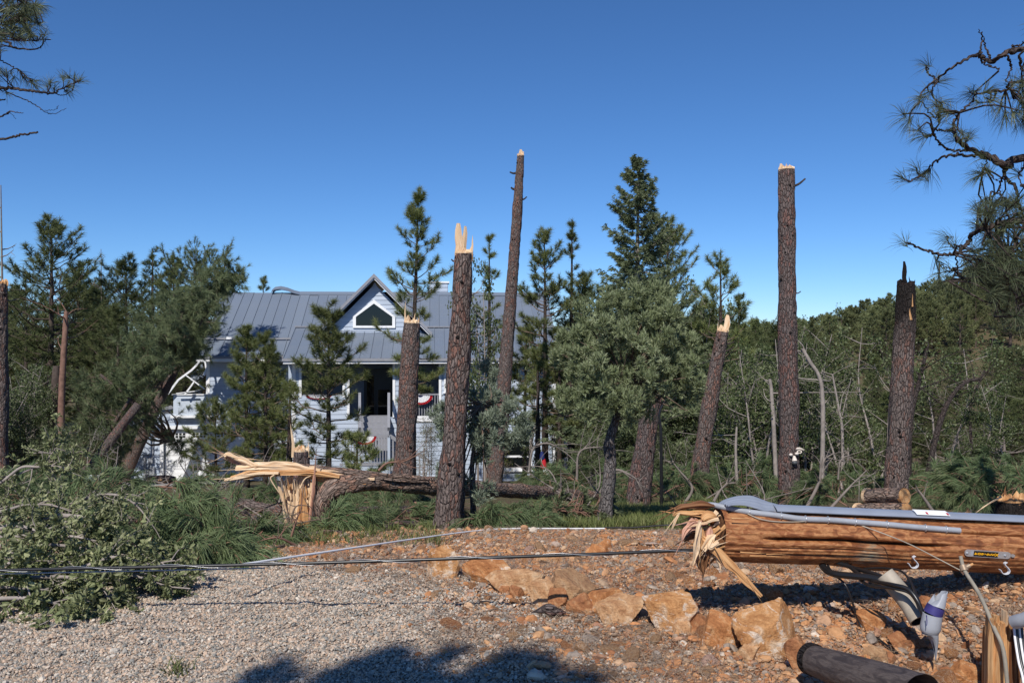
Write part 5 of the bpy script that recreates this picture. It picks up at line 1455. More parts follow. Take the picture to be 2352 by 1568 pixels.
# ------------------------------------------------------------------ the pine leaning on the roof
def custom_pine(name, label, stems, branches, seed, d0, nL=.26, blades=30, bw=.0064, mats=('bark', 'twig', 'needle_l'), base=None, droop=.15, tw=6, spread=(.2, 1.1), scale=1.0, bend=False):
    """stems: polylines in photo px with distance and radii; branches: (px, py, d, radius of a cluster in px, count)"""
    pl = Plant(seed); rng = pl.rng; tr = MB()
    for pts, r0, r1 in stems:
        q = smooth_path([P3(*p) for p in pts], 30); tube(tr, q, np.linspace(r0, r1, 30), 14, 0, False, True, lambda co, r: .1 * r * vnoise(co * np.array([12, 12, 4])))
    allq = np.concatenate([smooth_path([P3(*p) for p in pts], 30)[6:] for pts, _, _ in stems])
    for (px, py, d, rp, cnt) in branches:
        c = P3(px, py, d); rad = rp / F * d
        for k in range(cnt):
            e = c + unit(rng.normal(size=3)) * rad * rng.uniform(.2, 1.0) ** .5 * np.array([1, .8, 1])
            s = allq[np.argmin(np.linalg.norm(allq - e, axis=1) + rng.uniform(0, .8, len(allq)) * scale)]
            v = e - s; mid = s + v * .5 + rng.normal(0, .06, 3) * np.linalg.norm(v) + [0, 0, -.04]
            q = smooth_path([s, mid, e], 8); pl.limb(q, .012 * scale + .009 * np.linalg.norm(v), .004, 4)
            dd = unit(q[-1] - q[-3] + rng.normal(0, .35, 3) + [0, 0, .2]); pl.site(e, dd); pl.site(e - dd * nL * .45, dd)
            for j in range(tw):
                l = rng.uniform(.15, .5) * scale; p = q[rng.integers(4, 8)]; td = unit(dd * .7 + rng.normal(0, .7, 3)); ee = p + td * l
                pl.limb([p, p + td * l * .5 + rng.normal(0, .02, 3), ee], .006 * scale + .002, .003, 3); pl.site(ee, td)
                if rng.random() < .6: pl.site(ee - td * nL * .5, td)
    nd = MB(); tufts(nd, np.array(pl.P), np.array(pl.D), blades, nL, bw, spread, rng=rng, droop=droop, bend=bend)
    root = empty(name, base if base is not None else P3(*stems[0][0][0]), label, 'tree')
    part('trunk', tr, M[mats[0]], root); part('limbs', pl.limbs, M[mats[1]], root); part('crown', nd, M[mats[2]], root)
    return root
custom_pine('leaning_pine_tree', 'big uprooted pine leaning right with its crown resting on the house roof',
    [([(272, 1125, 32.4), (310, 1040, 32.6), (352, 950, 32.8), (392, 868, 33.0)], .24, .18), ([(392, 868, 33), (425, 800, 33.2), (470, 720, 33.4), (530, 630, 34.4)], .17, .05), ([(360, 930, 32.8), (372, 880, 32.6), (385, 840, 32.6)], .07, .03), ([(330, 1000, 32.6), (356, 1003, 32.2), (400, 1010, 32)], .04, .015)],
    [(520, 630, 33.8, 42, 20), (470, 660, 33, 45, 18), (545, 640, 34, 30, 8), (420, 700, 31.6, 52, 24), (360, 740, 29.5, 58, 26), (480, 730, 31.4, 42, 14), (330, 800, 28.6, 58, 26), (400, 780, 31.2, 58, 24), (440, 790, 31.2, 42, 14), (290, 850, 28, 48, 18), (350, 860, 28, 48, 14), (250, 900, 27.6, 48, 14), (300, 920, 27.6, 45, 10), (500, 690, 33.4, 40, 10), (415, 1030, 32, 20, 6), (455, 800, 31.5, 25, 5)], 301, 30)
custom_pine('fallen_pine_treetop', 'dark drooping crown of the broken tree tangled left of the leaning pine',
    [([(235, 1010, 27.5), (270, 960, 27.5), (300, 915, 27.5)], .06, .05), ([(230, 860, 28), (280, 900, 28), (310, 930, 28)], .05, .04)],
    [(230, 960, 27.5, 55, 16), (200, 1020, 27.5, 45, 12), (270, 1000, 27.5, 45, 12), (215, 890, 28, 45, 12), (180, 1070, 27, 40, 8), (260, 1060, 27, 35, 8)], 303, 27)

# near pine boughs reaching in at the right and at the left
def rx(a): return 1967 + a * .473
def ry(a): return 32 + a * .473
def near_pine(name, label, limbs, tips, region, d, nL, trunk, seed, fx_, fy_, blades=46, bw=.0016):
    pl = Plant(seed); rng = pl.rng; pts_all = []; main_limbs = []
    for pts, w0, w1 in limbs:
        dd = d + rng.uniform(-.25, .25)
        q = smooth_path([P3(fx_(a), fy_(b), dd + .12 * math.sin(k * 1.7)) for k, (a, b) in enumerate(pts)], 8 * len(pts))
        q[1:-1] += rng.normal(0, .006, q[1:-1].shape)
        main_limbs.append((q, w0 * .72, w1 * .8)); pts_all.append(q)
    allq = np.concatenate(pts_all)
    def tuft_at(e, far=False):
        i = np.argmin(np.linalg.norm(allq - e, axis=1)); s = allq[i]; v = e - s; l = np.linalg.norm(v)
        if l > .04:
            pl.limb(smooth_path([s, (s + e) / 2 + rng.normal(0, .12, 3) * l, e], 6), .0085, .005, 5)
        dd = unit(v + rng.normal(0, .02, 3)) if l > .05 else unit(np.array([-1, 0, .2]) + rng.normal(0, .5, 3))
        pl.site(e, unit(dd + [0, 0, .25]))
    for a, b in tips: tuft_at(P3(fx_(a), fy_(b), d + rng.uniform(-.3, .3)))
    for (x0, x1, y0, y1, n_) in region:
        for k in range(n_): tuft_at(P3(fx_(rng.uniform(x0, x1)), fy_(rng.uniform(y0, y1)), d + rng.uniform(-.7, .9)))
    for q in trunk_extra.get(name, []): pass
    nd = MB(); tufts(nd, np.array(pl.P), np.array(pl.D), blades, nL, bw, (.15, 1.25), .35, rng=rng, droop=.22, bend=True)
    tr = MB(); tq = smooth_path([at(trunk[0], d, -.1), P3(trunk[0], 784, d), P3(trunk[0] + trunk[1], -300, d), P3(trunk[0] + trunk[1], -900, d)], 60)
    tube(tr, tq, np.linspace(.17, .1, 60), 24, 0, False, True, plates(.012))
    root = empty(name, tq[0], label, 'tree')
    part('trunk', tr, M['bark'], root); part('twigs', pl.limbs, M['bark_juniper'], root, None, 'stuff'); part('crown', nd, M['needle_n'], root)
    for q, w0, w1 in main_limbs:
        m = MB(); tube(m, q, np.linspace(w0, w1, len(q)), 8, 0, True); part('limb', m, M['bark_juniper'], root)
trunk_extra = {}
TX = (2640 - 1967) / .473
RL = [([(TX, 690), (815, 700), (740, 735), (690, 718), (620, 680), (550, 655), (500, 620), (475, 560), (480, 510), (500, 480)], .05, .008),
      ([(700, 722), (590, 690), (500, 685), (440, 690), (380, 720), (320, 780), (250, 812)], .018, .007),
      ([(540, 665), (450, 660), (400, 620), (375, 590), (340, 597), (310, 572)], .014, .006), ([(475, 560), (430, 567), (380, 560), (375, 592)], .012, .006), ([(500, 480), (550, 440), (582, 380)], .012, .006), ([(420, 440), (380, 500), (310, 425)], .01, .005),
      ([(TX, 120), (815, 172), (770, 182), (700, 205), (650, 232), (600, 203), (560, 212), (480, 252), (400, 312), (365, 375)], .034, .007), ([(390, 315), (350, 290), (342, 255)], .009, .005),
      ([(600, 198), (610, 120), (593, 75)], .012, .003), ([(650, 215), (630, 160), (618, 110)], .012, .003), ([(735, 200), (750, 260), (725, 330)], .012, .005), ([(603, 207), (625, 245), (685, 264), (690, 280)], .012, .004), ([(640, 380), (740, 370), (790, 332), (TX, 250)], .016, .007), ([(755, 155), (800, 150), (815, 130)], .01, .004), ([(790, 200), (800, 260), (830, 300)], .014, .008),
      ([(730, 738), (720, 782), (770, 840), (785, 900), (805, 965)], .02, .012), ([(720, 782), (695, 830), (702, 890)], .011, .005), ([(655, 862), (700, 872)], .006, .004), ([(655, 797), (705, 808)], .005, .003),
      ([(TX, 960), (815, 1000), (740, 1007), (640, 1040), (570, 1060), (540, 1112), (490, 1157), (420, 1168), (350, 1155), (280, 1127), (250, 1110)], .036, .007), ([(490, 1158), (450, 1112), (440, 1080)], .008, .005), ([(480, 1170), (490, 1240), (460, 1290), (420, 1300)], .008, .005), ([(490, 1240), (440, 1230), (400, 1210)], .008, .004),
      ([(815, 1020), (760, 1130), (775, 1250), (782, 1420)], .016, .008), ([(740, 1010), (680, 1100), (640, 1200), (600, 1290)], .013, .006), ([(815, 1110), (720, 1160), (640, 1180), (540, 1200)], .013, .006), ([(815, 1250), (740, 1290), (690, 1380), (670, 1470)], .012, .006), ([(640, 690), (620, 740), (610, 780), (640, 770)], .008, .004), ([(815, 740), (790, 780), (800, 830)], .01, .005)]
RT = [(340, 250), (395, 330), (310, 415), (225, 485), (255, 520), (300, 560), (330, 590), (415, 435), (425, 470), (450, 485), (400, 500), (550, 380), (590, 430), (575, 380), (640, 372), (650, 420), (700, 455), (760, 340), (760, 490), (720, 500), (490, 600), (540, 600), (515, 585), (620, 690), (600, 770), (590, 790), (640, 760), (230, 800), (290, 745), (330, 790), (350, 770), (235, 1110), (440, 1085), (470, 1120), (390, 1200), (400, 1280), (430, 1250), (460, 1290), (590, 940), (600, 955), (790, 770), (800, 350), (810, 440), (830, 470), (350, 380), (380, 440), (480, 560)]
near_pine('near_pine_tree', 'near pine reaching long needled boughs in from the right edge', RL, RT, [(620, 830, 900, 1000, 22), (560, 850, 1010, 1130, 26), (540, 850, 1130, 1260, 34), (520, 640, 1180, 1300, 14), (640, 850, 1260, 1400, 26), (700, 850, 1400, 1480, 12), (740, 860, 280, 520, 10), (860, 1000, 0, 1400, 60)], 7.0, .17, (2640, 60), 401, rx, ry)
def lx(a): return .535 * a
TL = -150 / .535
LL = [([(TL, 420), (0, 380), (80, 385), (160, 395), (230, 400), (262, 380), (345, 345)], .035, .008), ([(0, 385), (90, 420), (150, 450), (190, 478), (230, 490), (285, 465)], .012, .004), ([(0, 258), (60, 290), (100, 320), (140, 345)], .012, .006), ([(TL, 260), (0, 180), (60, 205), (160, 210), (195, 170)], .03, .006), ([(TL, 200), (0, 145), (70, 170), (150, 175), (190, 160)], .026, .005), ([(TL, 80), (0, 50), (60, 30), (110, 5)], .026, .01), ([(TL, 140), (0, 95), (90, 80), (160, 100), (185, 95)], .022, .006), ([(TL, 540), (0, 500), (40, 480), (100, 485)], .022, .005), ([(40, 480), (70, 510)], .005, .003), ([(TL, 640), (0, 598), (80, 582), (162, 567)], .026, .016), ([(0, 430), (22, 430)], .01, .008), ([(230, 400), (270, 410), (310, 390)], .01, .005), ([(190, 475), (240, 470), (250, 455)], .005, .003)]
LT = [(205, 370), (215, 350), (230, 380), (270, 335), (290, 330), (320, 345), (345, 345), (290, 390), (300, 370), (90, 310), (30, 320), (60, 335), (10, 310), (140, 350), (150, 365), (110, 340), (30, 400), (185, 170), (190, 150)]
near_pine('near_pine_tree', 'dark pine boughs hanging in at the upper left corner', LL, LT, [(0, 185, 20, 110, 44), (0, 150, 110, 170, 22), (20, 100, -40, 30, 16), (-200, 0, -200, 350, 60)], 12.0, .19, (-150, 20), 403, lx, lx, 34, .0026)

# the tree behind the camera whose shadow falls across the gravel
bt = plant_tree(pine_tree(405, 6.5, .8, .14, cb=.6, dz=.24, nb=6, shape='round', nL=.22, nb_blades=44, bw=.012, twigs=7), MY, PN, 'pine_tree', (-2.33, -2.4, 0), 'round crowned pine behind the viewer that shades the gravel', 'tree')
# ------------------------------------------------------------------ boulders and loose stones
def rock_material(name, c0, c1, c2, white):
    t = NT(name, .8, .25)
    v = t.vec('Object')
    a = t.noise(v, 7.0, 6, .65, .8); b = t.noise(v, 22.0, 6, .68, .5); w = t.noise(t.vec('Object', (1, 1, 2.2)), 5.0, 8, .75, 1.1)
    fine = t.noise(v, 70.0, 5, .7)
    c = t.ramp(a, [(.36, c0), (.5, c1), (.62, c2)])
    c = t.mix(t.ramp(b, [(.5, 0.0), (.7, .7)]), c, c0)
    c = t.mix(t.ramp(w, [(.62 - white * .15, 0.0), (.66 - white * .15, .85)]), c, (.68, .58, .47))
    c = t.mix(t.ramp(fine, [(.35, .35), (.6, 0.0)]), c, (.12, .05, .02))
    iron = t.noise(t.vec('Object', (1, 1.4, 1)), 4.0, 7, .7, 1.4)
    c = t.mix(t.ramp(iron, [(.58, 0.0), (.66, .6)]), c, (.16, .065, .03))
    lay = t.noise(t.vec('Object', (2.5, 2.5, 26)), 1.6, 4, .6, .4)
    t.col(c); t.bump(t.math('ADD', t.math('ADD', b, t.math('MULTIPLY', fine, .6)), t.math('MULTIPLY', lay, .35)), .016, .9)
    return t.m
RK = {'ochre': rock_material('ochre_rock', (.3, .115, .04), (.48, .21, .08), (.6, .36, .18), .45),
      'tan': rock_material('tan_rock', (.36, .175, .08), (.54, .315, .16), (.64, .45, .28), .4),
      'rust': rock_material('rust_rock', (.22, .085, .038), (.38, .165, .07), (.5, .28, .14), .2),
      'white': rock_material('white_veined_rock', (.34, .145, .05), (.54, .28, .115), (.66, .48, .32), .7),
      'brown': rock_material('brown_rock', (.28, .15, .08), (.42, .25, .13), (.52, .36, .22), .15)}
def rock(label, x0, x1, y0, y1, mt, seed, flat_top=.0, depth=.8, name='boulder', group='boulders lining the edge of the driveway', tilt=0.0, planes=12):
    """an angular boulder whose outline fills the given box of the photograph"""
    import bmesh
    d = 3200 / (y1 - 784.0) + .04; r = np.random.default_rng(seed)
    w, h = (x1 - x0) / F * d, (y1 - y0) / F * d * 1.1
    bm = bmesh.new(); bmesh.ops.create_icosphere(bm, subdivisions=5, radius=1.0)
    N = unit(r.normal(size=(planes, 3))); D = r.uniform(.52, .95, planes)
    N[0] = unit(np.array([tilt, -.25, 1.])); D[0] = .62 - flat_top * .2
    N[1] = unit(np.array([r.normal(0, .3), -1, .25])); D[1] = .62
    co = np.array([v.co for v in bm.verts]); co = unit(co)
    K = co @ N.T; rr = np.where(K > .12, D / np.maximum(K, .12), 9).min(1); rr = np.minimum(rr, 1.2)
    cr = co * rr[:, None]
    n1 = fbm(cr * 2.6 + seed, 4); strat = vnoise(np.stack([cr[:, 0] * 1.2, cr[:, 1] * 1.2, cr[:, 2] * 7 + cr[:, 0] * 2.2], -1) + seed)
    cr = cr * (1 + .03 * n1 + .022 * strat)[:, None]
    lo, hi = cr.min(0), cr.max(0); cr = (cr - (lo + hi) / 2) / (hi - lo)
    cr = cr * np.array([w, min(w, h * 1.3) * depth, h * 1.35])
    for v, c in zip(bm.verts, cr): v.co = c
    me = bpy.data.meshes.new(name); bm.to_mesh(me); bm.free(); me.materials.append(RK[mt])
    o = bpy.data.objects.new(name, me); COL.objects.link(o)
    X = ((x0 + x1) / 2 - CX) / F * d; Yc = d + min(w, h * 1.3) * depth * .35
    o.location = (X, Yc, g(X, Yc) + h * 1.35 * .5 - h * .38)
    return tag(o, label, 'boulder', group)
rock('farthest boulder of the row, rust brown with a white patch, under the black cable', 976, 1056, 1260, 1330, 'white', 1)
rock('broad rust brown boulder with pale streaks, second from the far end of the row', 1060, 1186, 1292, 1352, 'ochre', 2, .2)
rock('long pale tan slab sloping up right, third from the far end', 1112, 1255, 1318, 1366, 'tan', 3, .3, tilt=-.35)
rock('small dark brown stone tucked below the long pale slab', 1170, 1204, 1352, 1381, 'rust', 4)
rock('small dark shaded stone at the left below the long pale slab', 1146, 1172, 1348, 1369, 'rust', 5)
rock('squat tan boulder left of the steep pyramid shaped one', 1212, 1278, 1344, 1396, 'tan', 6)
rock('steep brown pyramid shaped boulder in the middle of the row', 1258, 1373, 1323, 1390, 'brown', 7, tilt=.5)
rock('dark rust wedge leaning below the pyramid shaped boulder', 1300, 1370, 1374, 1416, 'rust', 8, tilt=-.5)
rock('dark stone with a hollow at the foot of the pyramid shaped boulder', 1258, 1304, 1362, 1402, 'rust', 9)
rock('orange slab tilted up to the right behind the blocky pale boulder', 1348, 1440, 1362, 1418, 'ochre', 10, tilt=-.6)
rock('blocky pale tan boulder with a flat top', 1366, 1490, 1384, 1442, 'tan', 11, .5)
rock('large angular white and orange boulder with a shaded underside', 1479, 1617, 1374, 1458, 'white', 12, .3, tilt=-.2)
rock('small yellow stone at the foot of the large angular boulder', 1548, 1592, 1434, 1466, 'tan', 13)
rock('reddish tilted stone between the two largest boulders', 1586, 1640, 1420, 1465, 'rust', 14, tilt=.6)
rock('orange blocky boulder with a flat front left of the biggest one', 1610, 1706, 1424, 1497, 'ochre', 15, .3)
rock('biggest orange boulder with a rounded pale top at the near end of the row', 1692, 1848, 1406, 1520, 'white', 16, .1, tilt=-.25)
rock('small cream stone under the biggest orange boulder', 1692, 1754, 1488, 1530, 'tan', 17, .4)
rock('dark red split stone beside the weathered log', 1806, 1858, 1478, 1556, 'rust', 18)
rock('flat orange stone lying alone in front of the fallen conduit', 1972, 2040, 1424, 1464, 'ochre', 19, .5)
rock('small orange boulder at the foot of the juniper', 1366, 1408, 1206, 1226, 'ochre', 20, .4)
rock('tan boulder lying alone behind the black cable', 1345, 1400, 1222, 1248, 'ochre', 21)
rock('group of pale orange stones near the far end of the row', 1230, 1296, 1246, 1270, 'tan', 22)
rock('broad orange slab at the bottom right before the wooden stump', 2180, 2270, 1486, 1530, 'ochre', 23, .5)
rock('flat maroon stone at the right above the wooden stump', 2110, 2170, 1400, 1430, 'rust', 24, .4)
rock('grey brown flat slab beside the weathered log end', 1980, 2050, 1490, 1520, 'brown', 25, .4)
rock('maroon slab at the lower right between stick and conduit', 2040, 2100, 1460, 1492, 'rust', 26, .4)
mb_ = MB(); p = at(1260, 5.05, .03)
tube(mb_, smooth_path([p + [-.1, 0, 0], p + [0, -.01, .025], p + [.1, 0, 0]], 14), np.concatenate([np.linspace(.01, .036, 7), np.linspace(.036, .01, 7)]), 16, 0, True, True, plates(.01))
thing('bark_chunk', mb_, M['bark_red'], p, 'reddish piece of torn bark lying before the pyramid shaped boulder', 'bark')
# medium loose stones, individually placed
LS = [stone_mesh('loose_stone', 300 + k, .6, 9, 3, RK[['ochre', 'tan', 'rust', 'brown', 'white'][k % 5]]) for k in range(10)]
for k in range(150):
    d = 4.1 + 5 * RNG.random() ** 1.3; lo = max(xb(d) - .1, -.36 * d); x = lo + (.62 * d - lo) * RNG.random(); s = float(np.exp(RNG.normal(math.log(.032), .35))) * (1.0 + .05 * d)
    o = bpy.data.objects.new('loose_stone', LS[RNG.integers(0, 10)]); COL.objects.link(o); o.location = (x, d, g(x, d) + s * .3)
    o.rotation_euler = (RNG.normal(0, .35), RNG.normal(0, .35), RNG.uniform(0, 6.28)); o.scale = (s * RNG.uniform(.8, 1.4), s, s)
    tag(o, 'loose broken stone lying on the rocky soil', 'stone', 'loose stones on the rocky soil')
for px, py, mt in ((1118, 1432, 2), (1178, 1470, 1), (968, 1262, 0), (880, 1256, 2)):
    d = 3200 / (py - 784.) if py > 1300 else 7.2; o = bpy.data.objects.new('loose_stone', LS[mt]); COL.objects.link(o); c = at(px, d, .02); o.location = tuple(c); o.scale = (.038,) * 3
    tag(o, {1118: 'orange stone lying alone on the gravel before the rock row', 1178: 'small orange stone nearest to the shadow on the gravel', 968: 'dark stone beside the far end of the rock row', 880: 'reddish stone at the far edge of the gravel'}[px], 'stone')
# dry sticks on the ground
for k, (pts, r_, lab) in enumerate((([(1838, 1385), (1862, 1420), (1890, 1440), (1915, 1455)], .008, 'crooked grey stick lying between conduit and boulders'), ([(1950, 1440), (1985, 1443), (2020, 1430)], .006, 'short curved stick below the black cables'), ([(1690, 1550), (1703, 1530), (1690, 1512)], .012, 'thick bent stick near the bottom edge right of the middle'), ([(1330, 1385 + 30), (1390, 1425), (1410, 1438)], .006, 'thin dark stick before the blocky pale boulder'), ([(1000, 1240), (1050, 1246), (1075, 1236)], .008, 'dark stick lying among stones behind the black cable'))):
    d0 = 3200 / (pts[0][1] - 784.); q = [at(a, min(9, 3200 / (b - 784.)) if b > 1300 else 6.8, .012) for a, b in pts]
    m = MB(); tube(m, smooth_path(q, 14), np.linspace(r_, r_ * .4, 14), 6, 0, True); thing('dry_stick', m, M['dead'], q[0], lab, 'stick')
for k in range(70):
    d = RNG.uniform(4.2, 8.8); x = RNG.uniform(max(xb(d) - .3, -.4 * d), .6 * d); a = RNG.uniform(0, 6.28); l = RNG.uniform(.05, .16); c = np.array([x, d, g(x, d) + .02]); v = np.array([math.cos(a), math.sin(a), RNG.normal(0, .08)]) * l
    m = MB(); tube(m, smooth_path([c - v, c + [RNG.normal(0, .02), RNG.normal(0, .02), .006], c + v], 6), np.linspace(.004, .002, 6), 5, 0, True); thing('twig', m, M[['dead', 'twig'][k % 2]], c, 'small dry twig lying on the stony ground', 'twig', 'dry twigs on the stony ground')

# ------------------------------------------------------------------ the broken utility pole
PA = P3(1648, 1225, 4.98); PB = P3(2352, 1254, 5.12); pdir = unit(PB - PA); PEND = PA + pdir * 5.2
pole = empty('utility_pole', PA, 'broken utility pole hanging above the ground, its torn end to the left', 'utility pole')
m = MB(); PR = .15
def pole_disp(co, r):
    th = np.arctan2(co[..., 1], co[..., 0]); s = co[..., 2]
    o = .004 * fbm(np.stack([co[..., 0] * 30, co[..., 1] * 30, s * 2.5], -1), 3)
    def crack(a0, s0, s1, dep, wd):
        a = a0 + .03 * np.sin(s * 7) + .02 * vnoise(np.stack([s * 9, s * 0 + a0, s * 0], -1)); x = np.abs((th - a + np.pi) % (2 * np.pi) - np.pi)
        win = sstep(s0, s0 + .18, s) * (1 - sstep(s1 - .25, s1, s))
        return -dep * win * np.exp(-(x / wd) ** 2)
    return o + crack(CK1, .18, 1.35, .09, .06) + crack(CK1 + .07, .7, 1.0, .06, .05) + crack(CK1 - .5, 1.3, 2.3, .035, .03) + crack(CK1 + .62, .0, 1.2, .025, .03) + crack(CK1 + .35, .1, 1.0, .02, .02) + .002 * np.sin(th * 31 + 3 * vnoise(np.stack([s * 3, th * 2, s * 0], -1)))
_q = np.linspace(0, 1, 150)[:, None] * (PEND - PA) + PA
_T, _A, _B = frames(_q)
fr = np.array([0, -1, 0.1]); CK1 = math.atan2(_B[0] @ fr, _A[0] @ fr)
Vp = tube(m, _q, PR - .006 * np.linspace(0, 1, 150), 260, 0, False, True, pole_disp); part('shaft', m, M['pole'], pole)
m = MB(); tube(m, [PA + pdir * .05, PA + pdir * .02], [PR * .97, PR * .9], 40, 0, True, False); part('torn_end', m, M['raw_dark'], pole)
def P5(px, py, dd=0.0): return P3(px, py, 4.95 + dd)
def pole_slab(pts, w, th, mt, ln=16, jag=.2, seed=1, dd=0):
    q = [P5(a, b_, e + dd) - P3(a, b_, 0) * 0 for a, b_, e in pts]
    rng = np.random.default_rng(seed); m = MB(); q = smooth_path(q, ln)
    ln = ln * 2; q = smooth_path([P5(a, b_, e + dd) for a, b_, e in pts], ln); sl = np.concatenate([[0], np.cumsum(np.linalg.norm(np.diff(q, axis=0), axis=1))])
    ww = np.interp(np.linspace(0, 1, ln), np.linspace(0, 1, len(w)), w) / F * 4.95 / 2 * (1 + jag * 1.3 * vnoise(np.stack([sl * 28, 0 * sl + seed, 0 * sl], -1))) * np.clip(.25 + np.linspace(0, 3.2, ln), 0, 1)
    T, A_, B_ = frames(q); view = np.array([0, 1., 0]); up = unit(np.cross(view, T)); nn = np.cross(T, up)
    cs = ridged_section(rng, 14); K = 14; jit = 1 + .4 * vnoise(np.stack([np.repeat(sl[:, None] * 14, K, 1), np.tile(np.arange(K) * 1.37, (ln, 1)), np.full((ln, K), seed * 3.3)], -1))
    V = q[:, None] + up[:, None] * (ww[:, None] * cs[:, 0] * jit)[..., None] - nn[:, None] * (th * cs[:, 1] * jit)[..., None]
    s = np.concatenate([[0], np.cumsum(np.linalg.norm(np.diff(q, axis=0), axis=1))])
    co = np.stack([np.tile(cs[:, 0], (ln, 1)) * .06, np.tile(cs[:, 1], (ln, 1)) * .06, np.repeat(s[:, None], K, 1)], -1)
    i = np.arange(ln - 1)[:, None] * K; j = np.arange(K)[None]; j2 = (j + 1) % K
    m.add(V.reshape(-1, 3), np.stack([i + j, i + j2, i + K + j2, i + K + j], -1).reshape(-1, 4), 0, False, co.reshape(-1, 3))
    for e in (0, ln - 1):
        VV = np.vstack([V[e], V[e].mean(0)]); k = np.arange(K); m.add(VV, np.stack([k, (k + 1) % K, np.full(K, K)], -1), 0, False, np.vstack([co[e], co[e].mean(0)]))
    o = part('splinter', m, M[mt], pole)
    for k in range(3):
        i = rng.integers(0, ln - 4); p = q[i] + up[i] * ww[i] * rng.uniform(-1, 1) - nn[i] * rng.uniform(-th, th); f = MB()
        shard(f, p, T[i] + rng.normal(0, .16, 3), rng.uniform(.004, .012), .005, rng.uniform(.05, .2), up[i], rng, curl=rng.normal(0, .15)); part('splinter', f, M[mt], pole)
    return o
pole_slab([(1640, 1160, .0), (1600, 1160, 0), (1565, 1164, 0), (1548, 1170, 0)], [16, 16, 12, 3], .04, 'raw_dark', seed=1)
pole_slab([(1630, 1174, -.02), (1590, 1178, -.02), (1556, 1176, -.02), (1546, 1184, -.02)], [12, 14, 9, 3], .03, 'raw_orange', seed=2)
pole_slab([(1560, 1176, -.03), (1552, 1192, -.03), (1543, 1215, -.03)], [8, 6, 2], .015, 'raw', seed=3)
pole_slab([(1622, 1200, -.04), (1595, 1204, -.05), (1576, 1218, -.05), (1566, 1238, -.05)], [20, 22, 16, 3], .03, 'raw_red', seed=4)
pole_slab([(1620, 1215, .04), (1592, 1228, .05), (1570, 1240, .06)], [20, 18, 4], .04, 'raw_dark', seed=5)
pole_slab([(1645, 1186, -.05), (1625, 1184, -.06), (1612, 1192, -.06)], [22, 26, 10], .03, 'raw_orange', seed=6)
pole_slab([(1607, 1194, -.12), (1604, 1230, -.13), (1600, 1265, -.12), (1591, 1298, -.12)], [13, 13, 11, 3], .02, 'raw', seed=7)
pole_slab([(1614, 1215, -.1), (1612, 1245, -.1), (1606, 1282, -.1)], [10, 9, 2], .02, 'raw_orange', seed=8)
pole_slab([(1618, 1215, -.02), (1616, 1250, -.02), (1612, 1285, -.02), (1612, 1310, 0)], [34, 36, 30, 3], .05, 'raw_dark', seed=9)
pole_slab([(1628, 1240, -.08), (1626, 1270, -.08), (1618, 1305, -.06)], [12, 12, 3], .03, 'raw_dark', seed=10)
pole_slab([(1640, 1228, -.1), (1626, 1245, -.12), (1614, 1262, -.12)], [20, 18, 10], .03, 'raw', seed=11)
pole_slab([(1606, 1225, -.1), (1640, 1258, -.12), (1690, 1308, -.13), (1748, 1368, -.14)], [12, 22, 18, 8], .025, 'raw_orange', 24, .1, seed=12)
pole_slab([(1636, 1238, -.13), (1632, 1254, -.14), (1650, 1244, -.14)], [10, 14, 8], .02, 'raw', seed=13)
pole_slab([(1646, 1268, -.1), (1648, 1285, -.1), (1652, 1296, -.1)], [8, 7, 2], .015, 'raw', 8, seed=14)
pole_slab([(1600, 1196, .02), (1585, 1212, .02), (1560, 1222, .03)], [18, 14, 2], .04, 'raw_dark', seed=15)
pole_slab([(1632, 1210, -.09), (1628, 1230, -.1), (1622, 1252, -.1)], [14, 14, 4], .02, 'raw_red', seed=16)
for k in range(40):
    m = MB(); a = PA + np.array([RNG.uniform(-.06, .02), RNG.uniform(-.14, .1), RNG.uniform(-.14, .14)]); shard(m, a, np.array([-1, RNG.normal(0, .2), RNG.normal(-.3, .5)]), RNG.uniform(.008, .03), .012, RNG.uniform(.06, .2), np.array([0, .4, 1.])); part('splinter', m, M[['raw_dark', 'raw_orange', 'raw'][k % 3]], pole)
# lengthwise loose slivers on the shaft
for px, py, w, l in ((1700, 1268, 5, 60), (1722, 1276, 4, 80), (1760, 1272, 3, 46), (1680, 1190, 3, 60)):
    m = MB(); a = P5(px, py, -.12); a = a; shard(m, a, pdir + np.array([0, 0, .02]), w / F * 5, .01, l / F * 5, np.array([0, 0, 1.])); part('loose_sliver', m, M['raw_orange'], pole)
m = MB(); tube(m, _q[18:120] + [0, .0, -PR + .006] + [0, .03, 0], .03, 8, 0, True, True, lambda co, r: .02 * vnoise(co * np.array([20, 20, 3]))); part('peeling_underside', m, M['raw_dark'], pole)

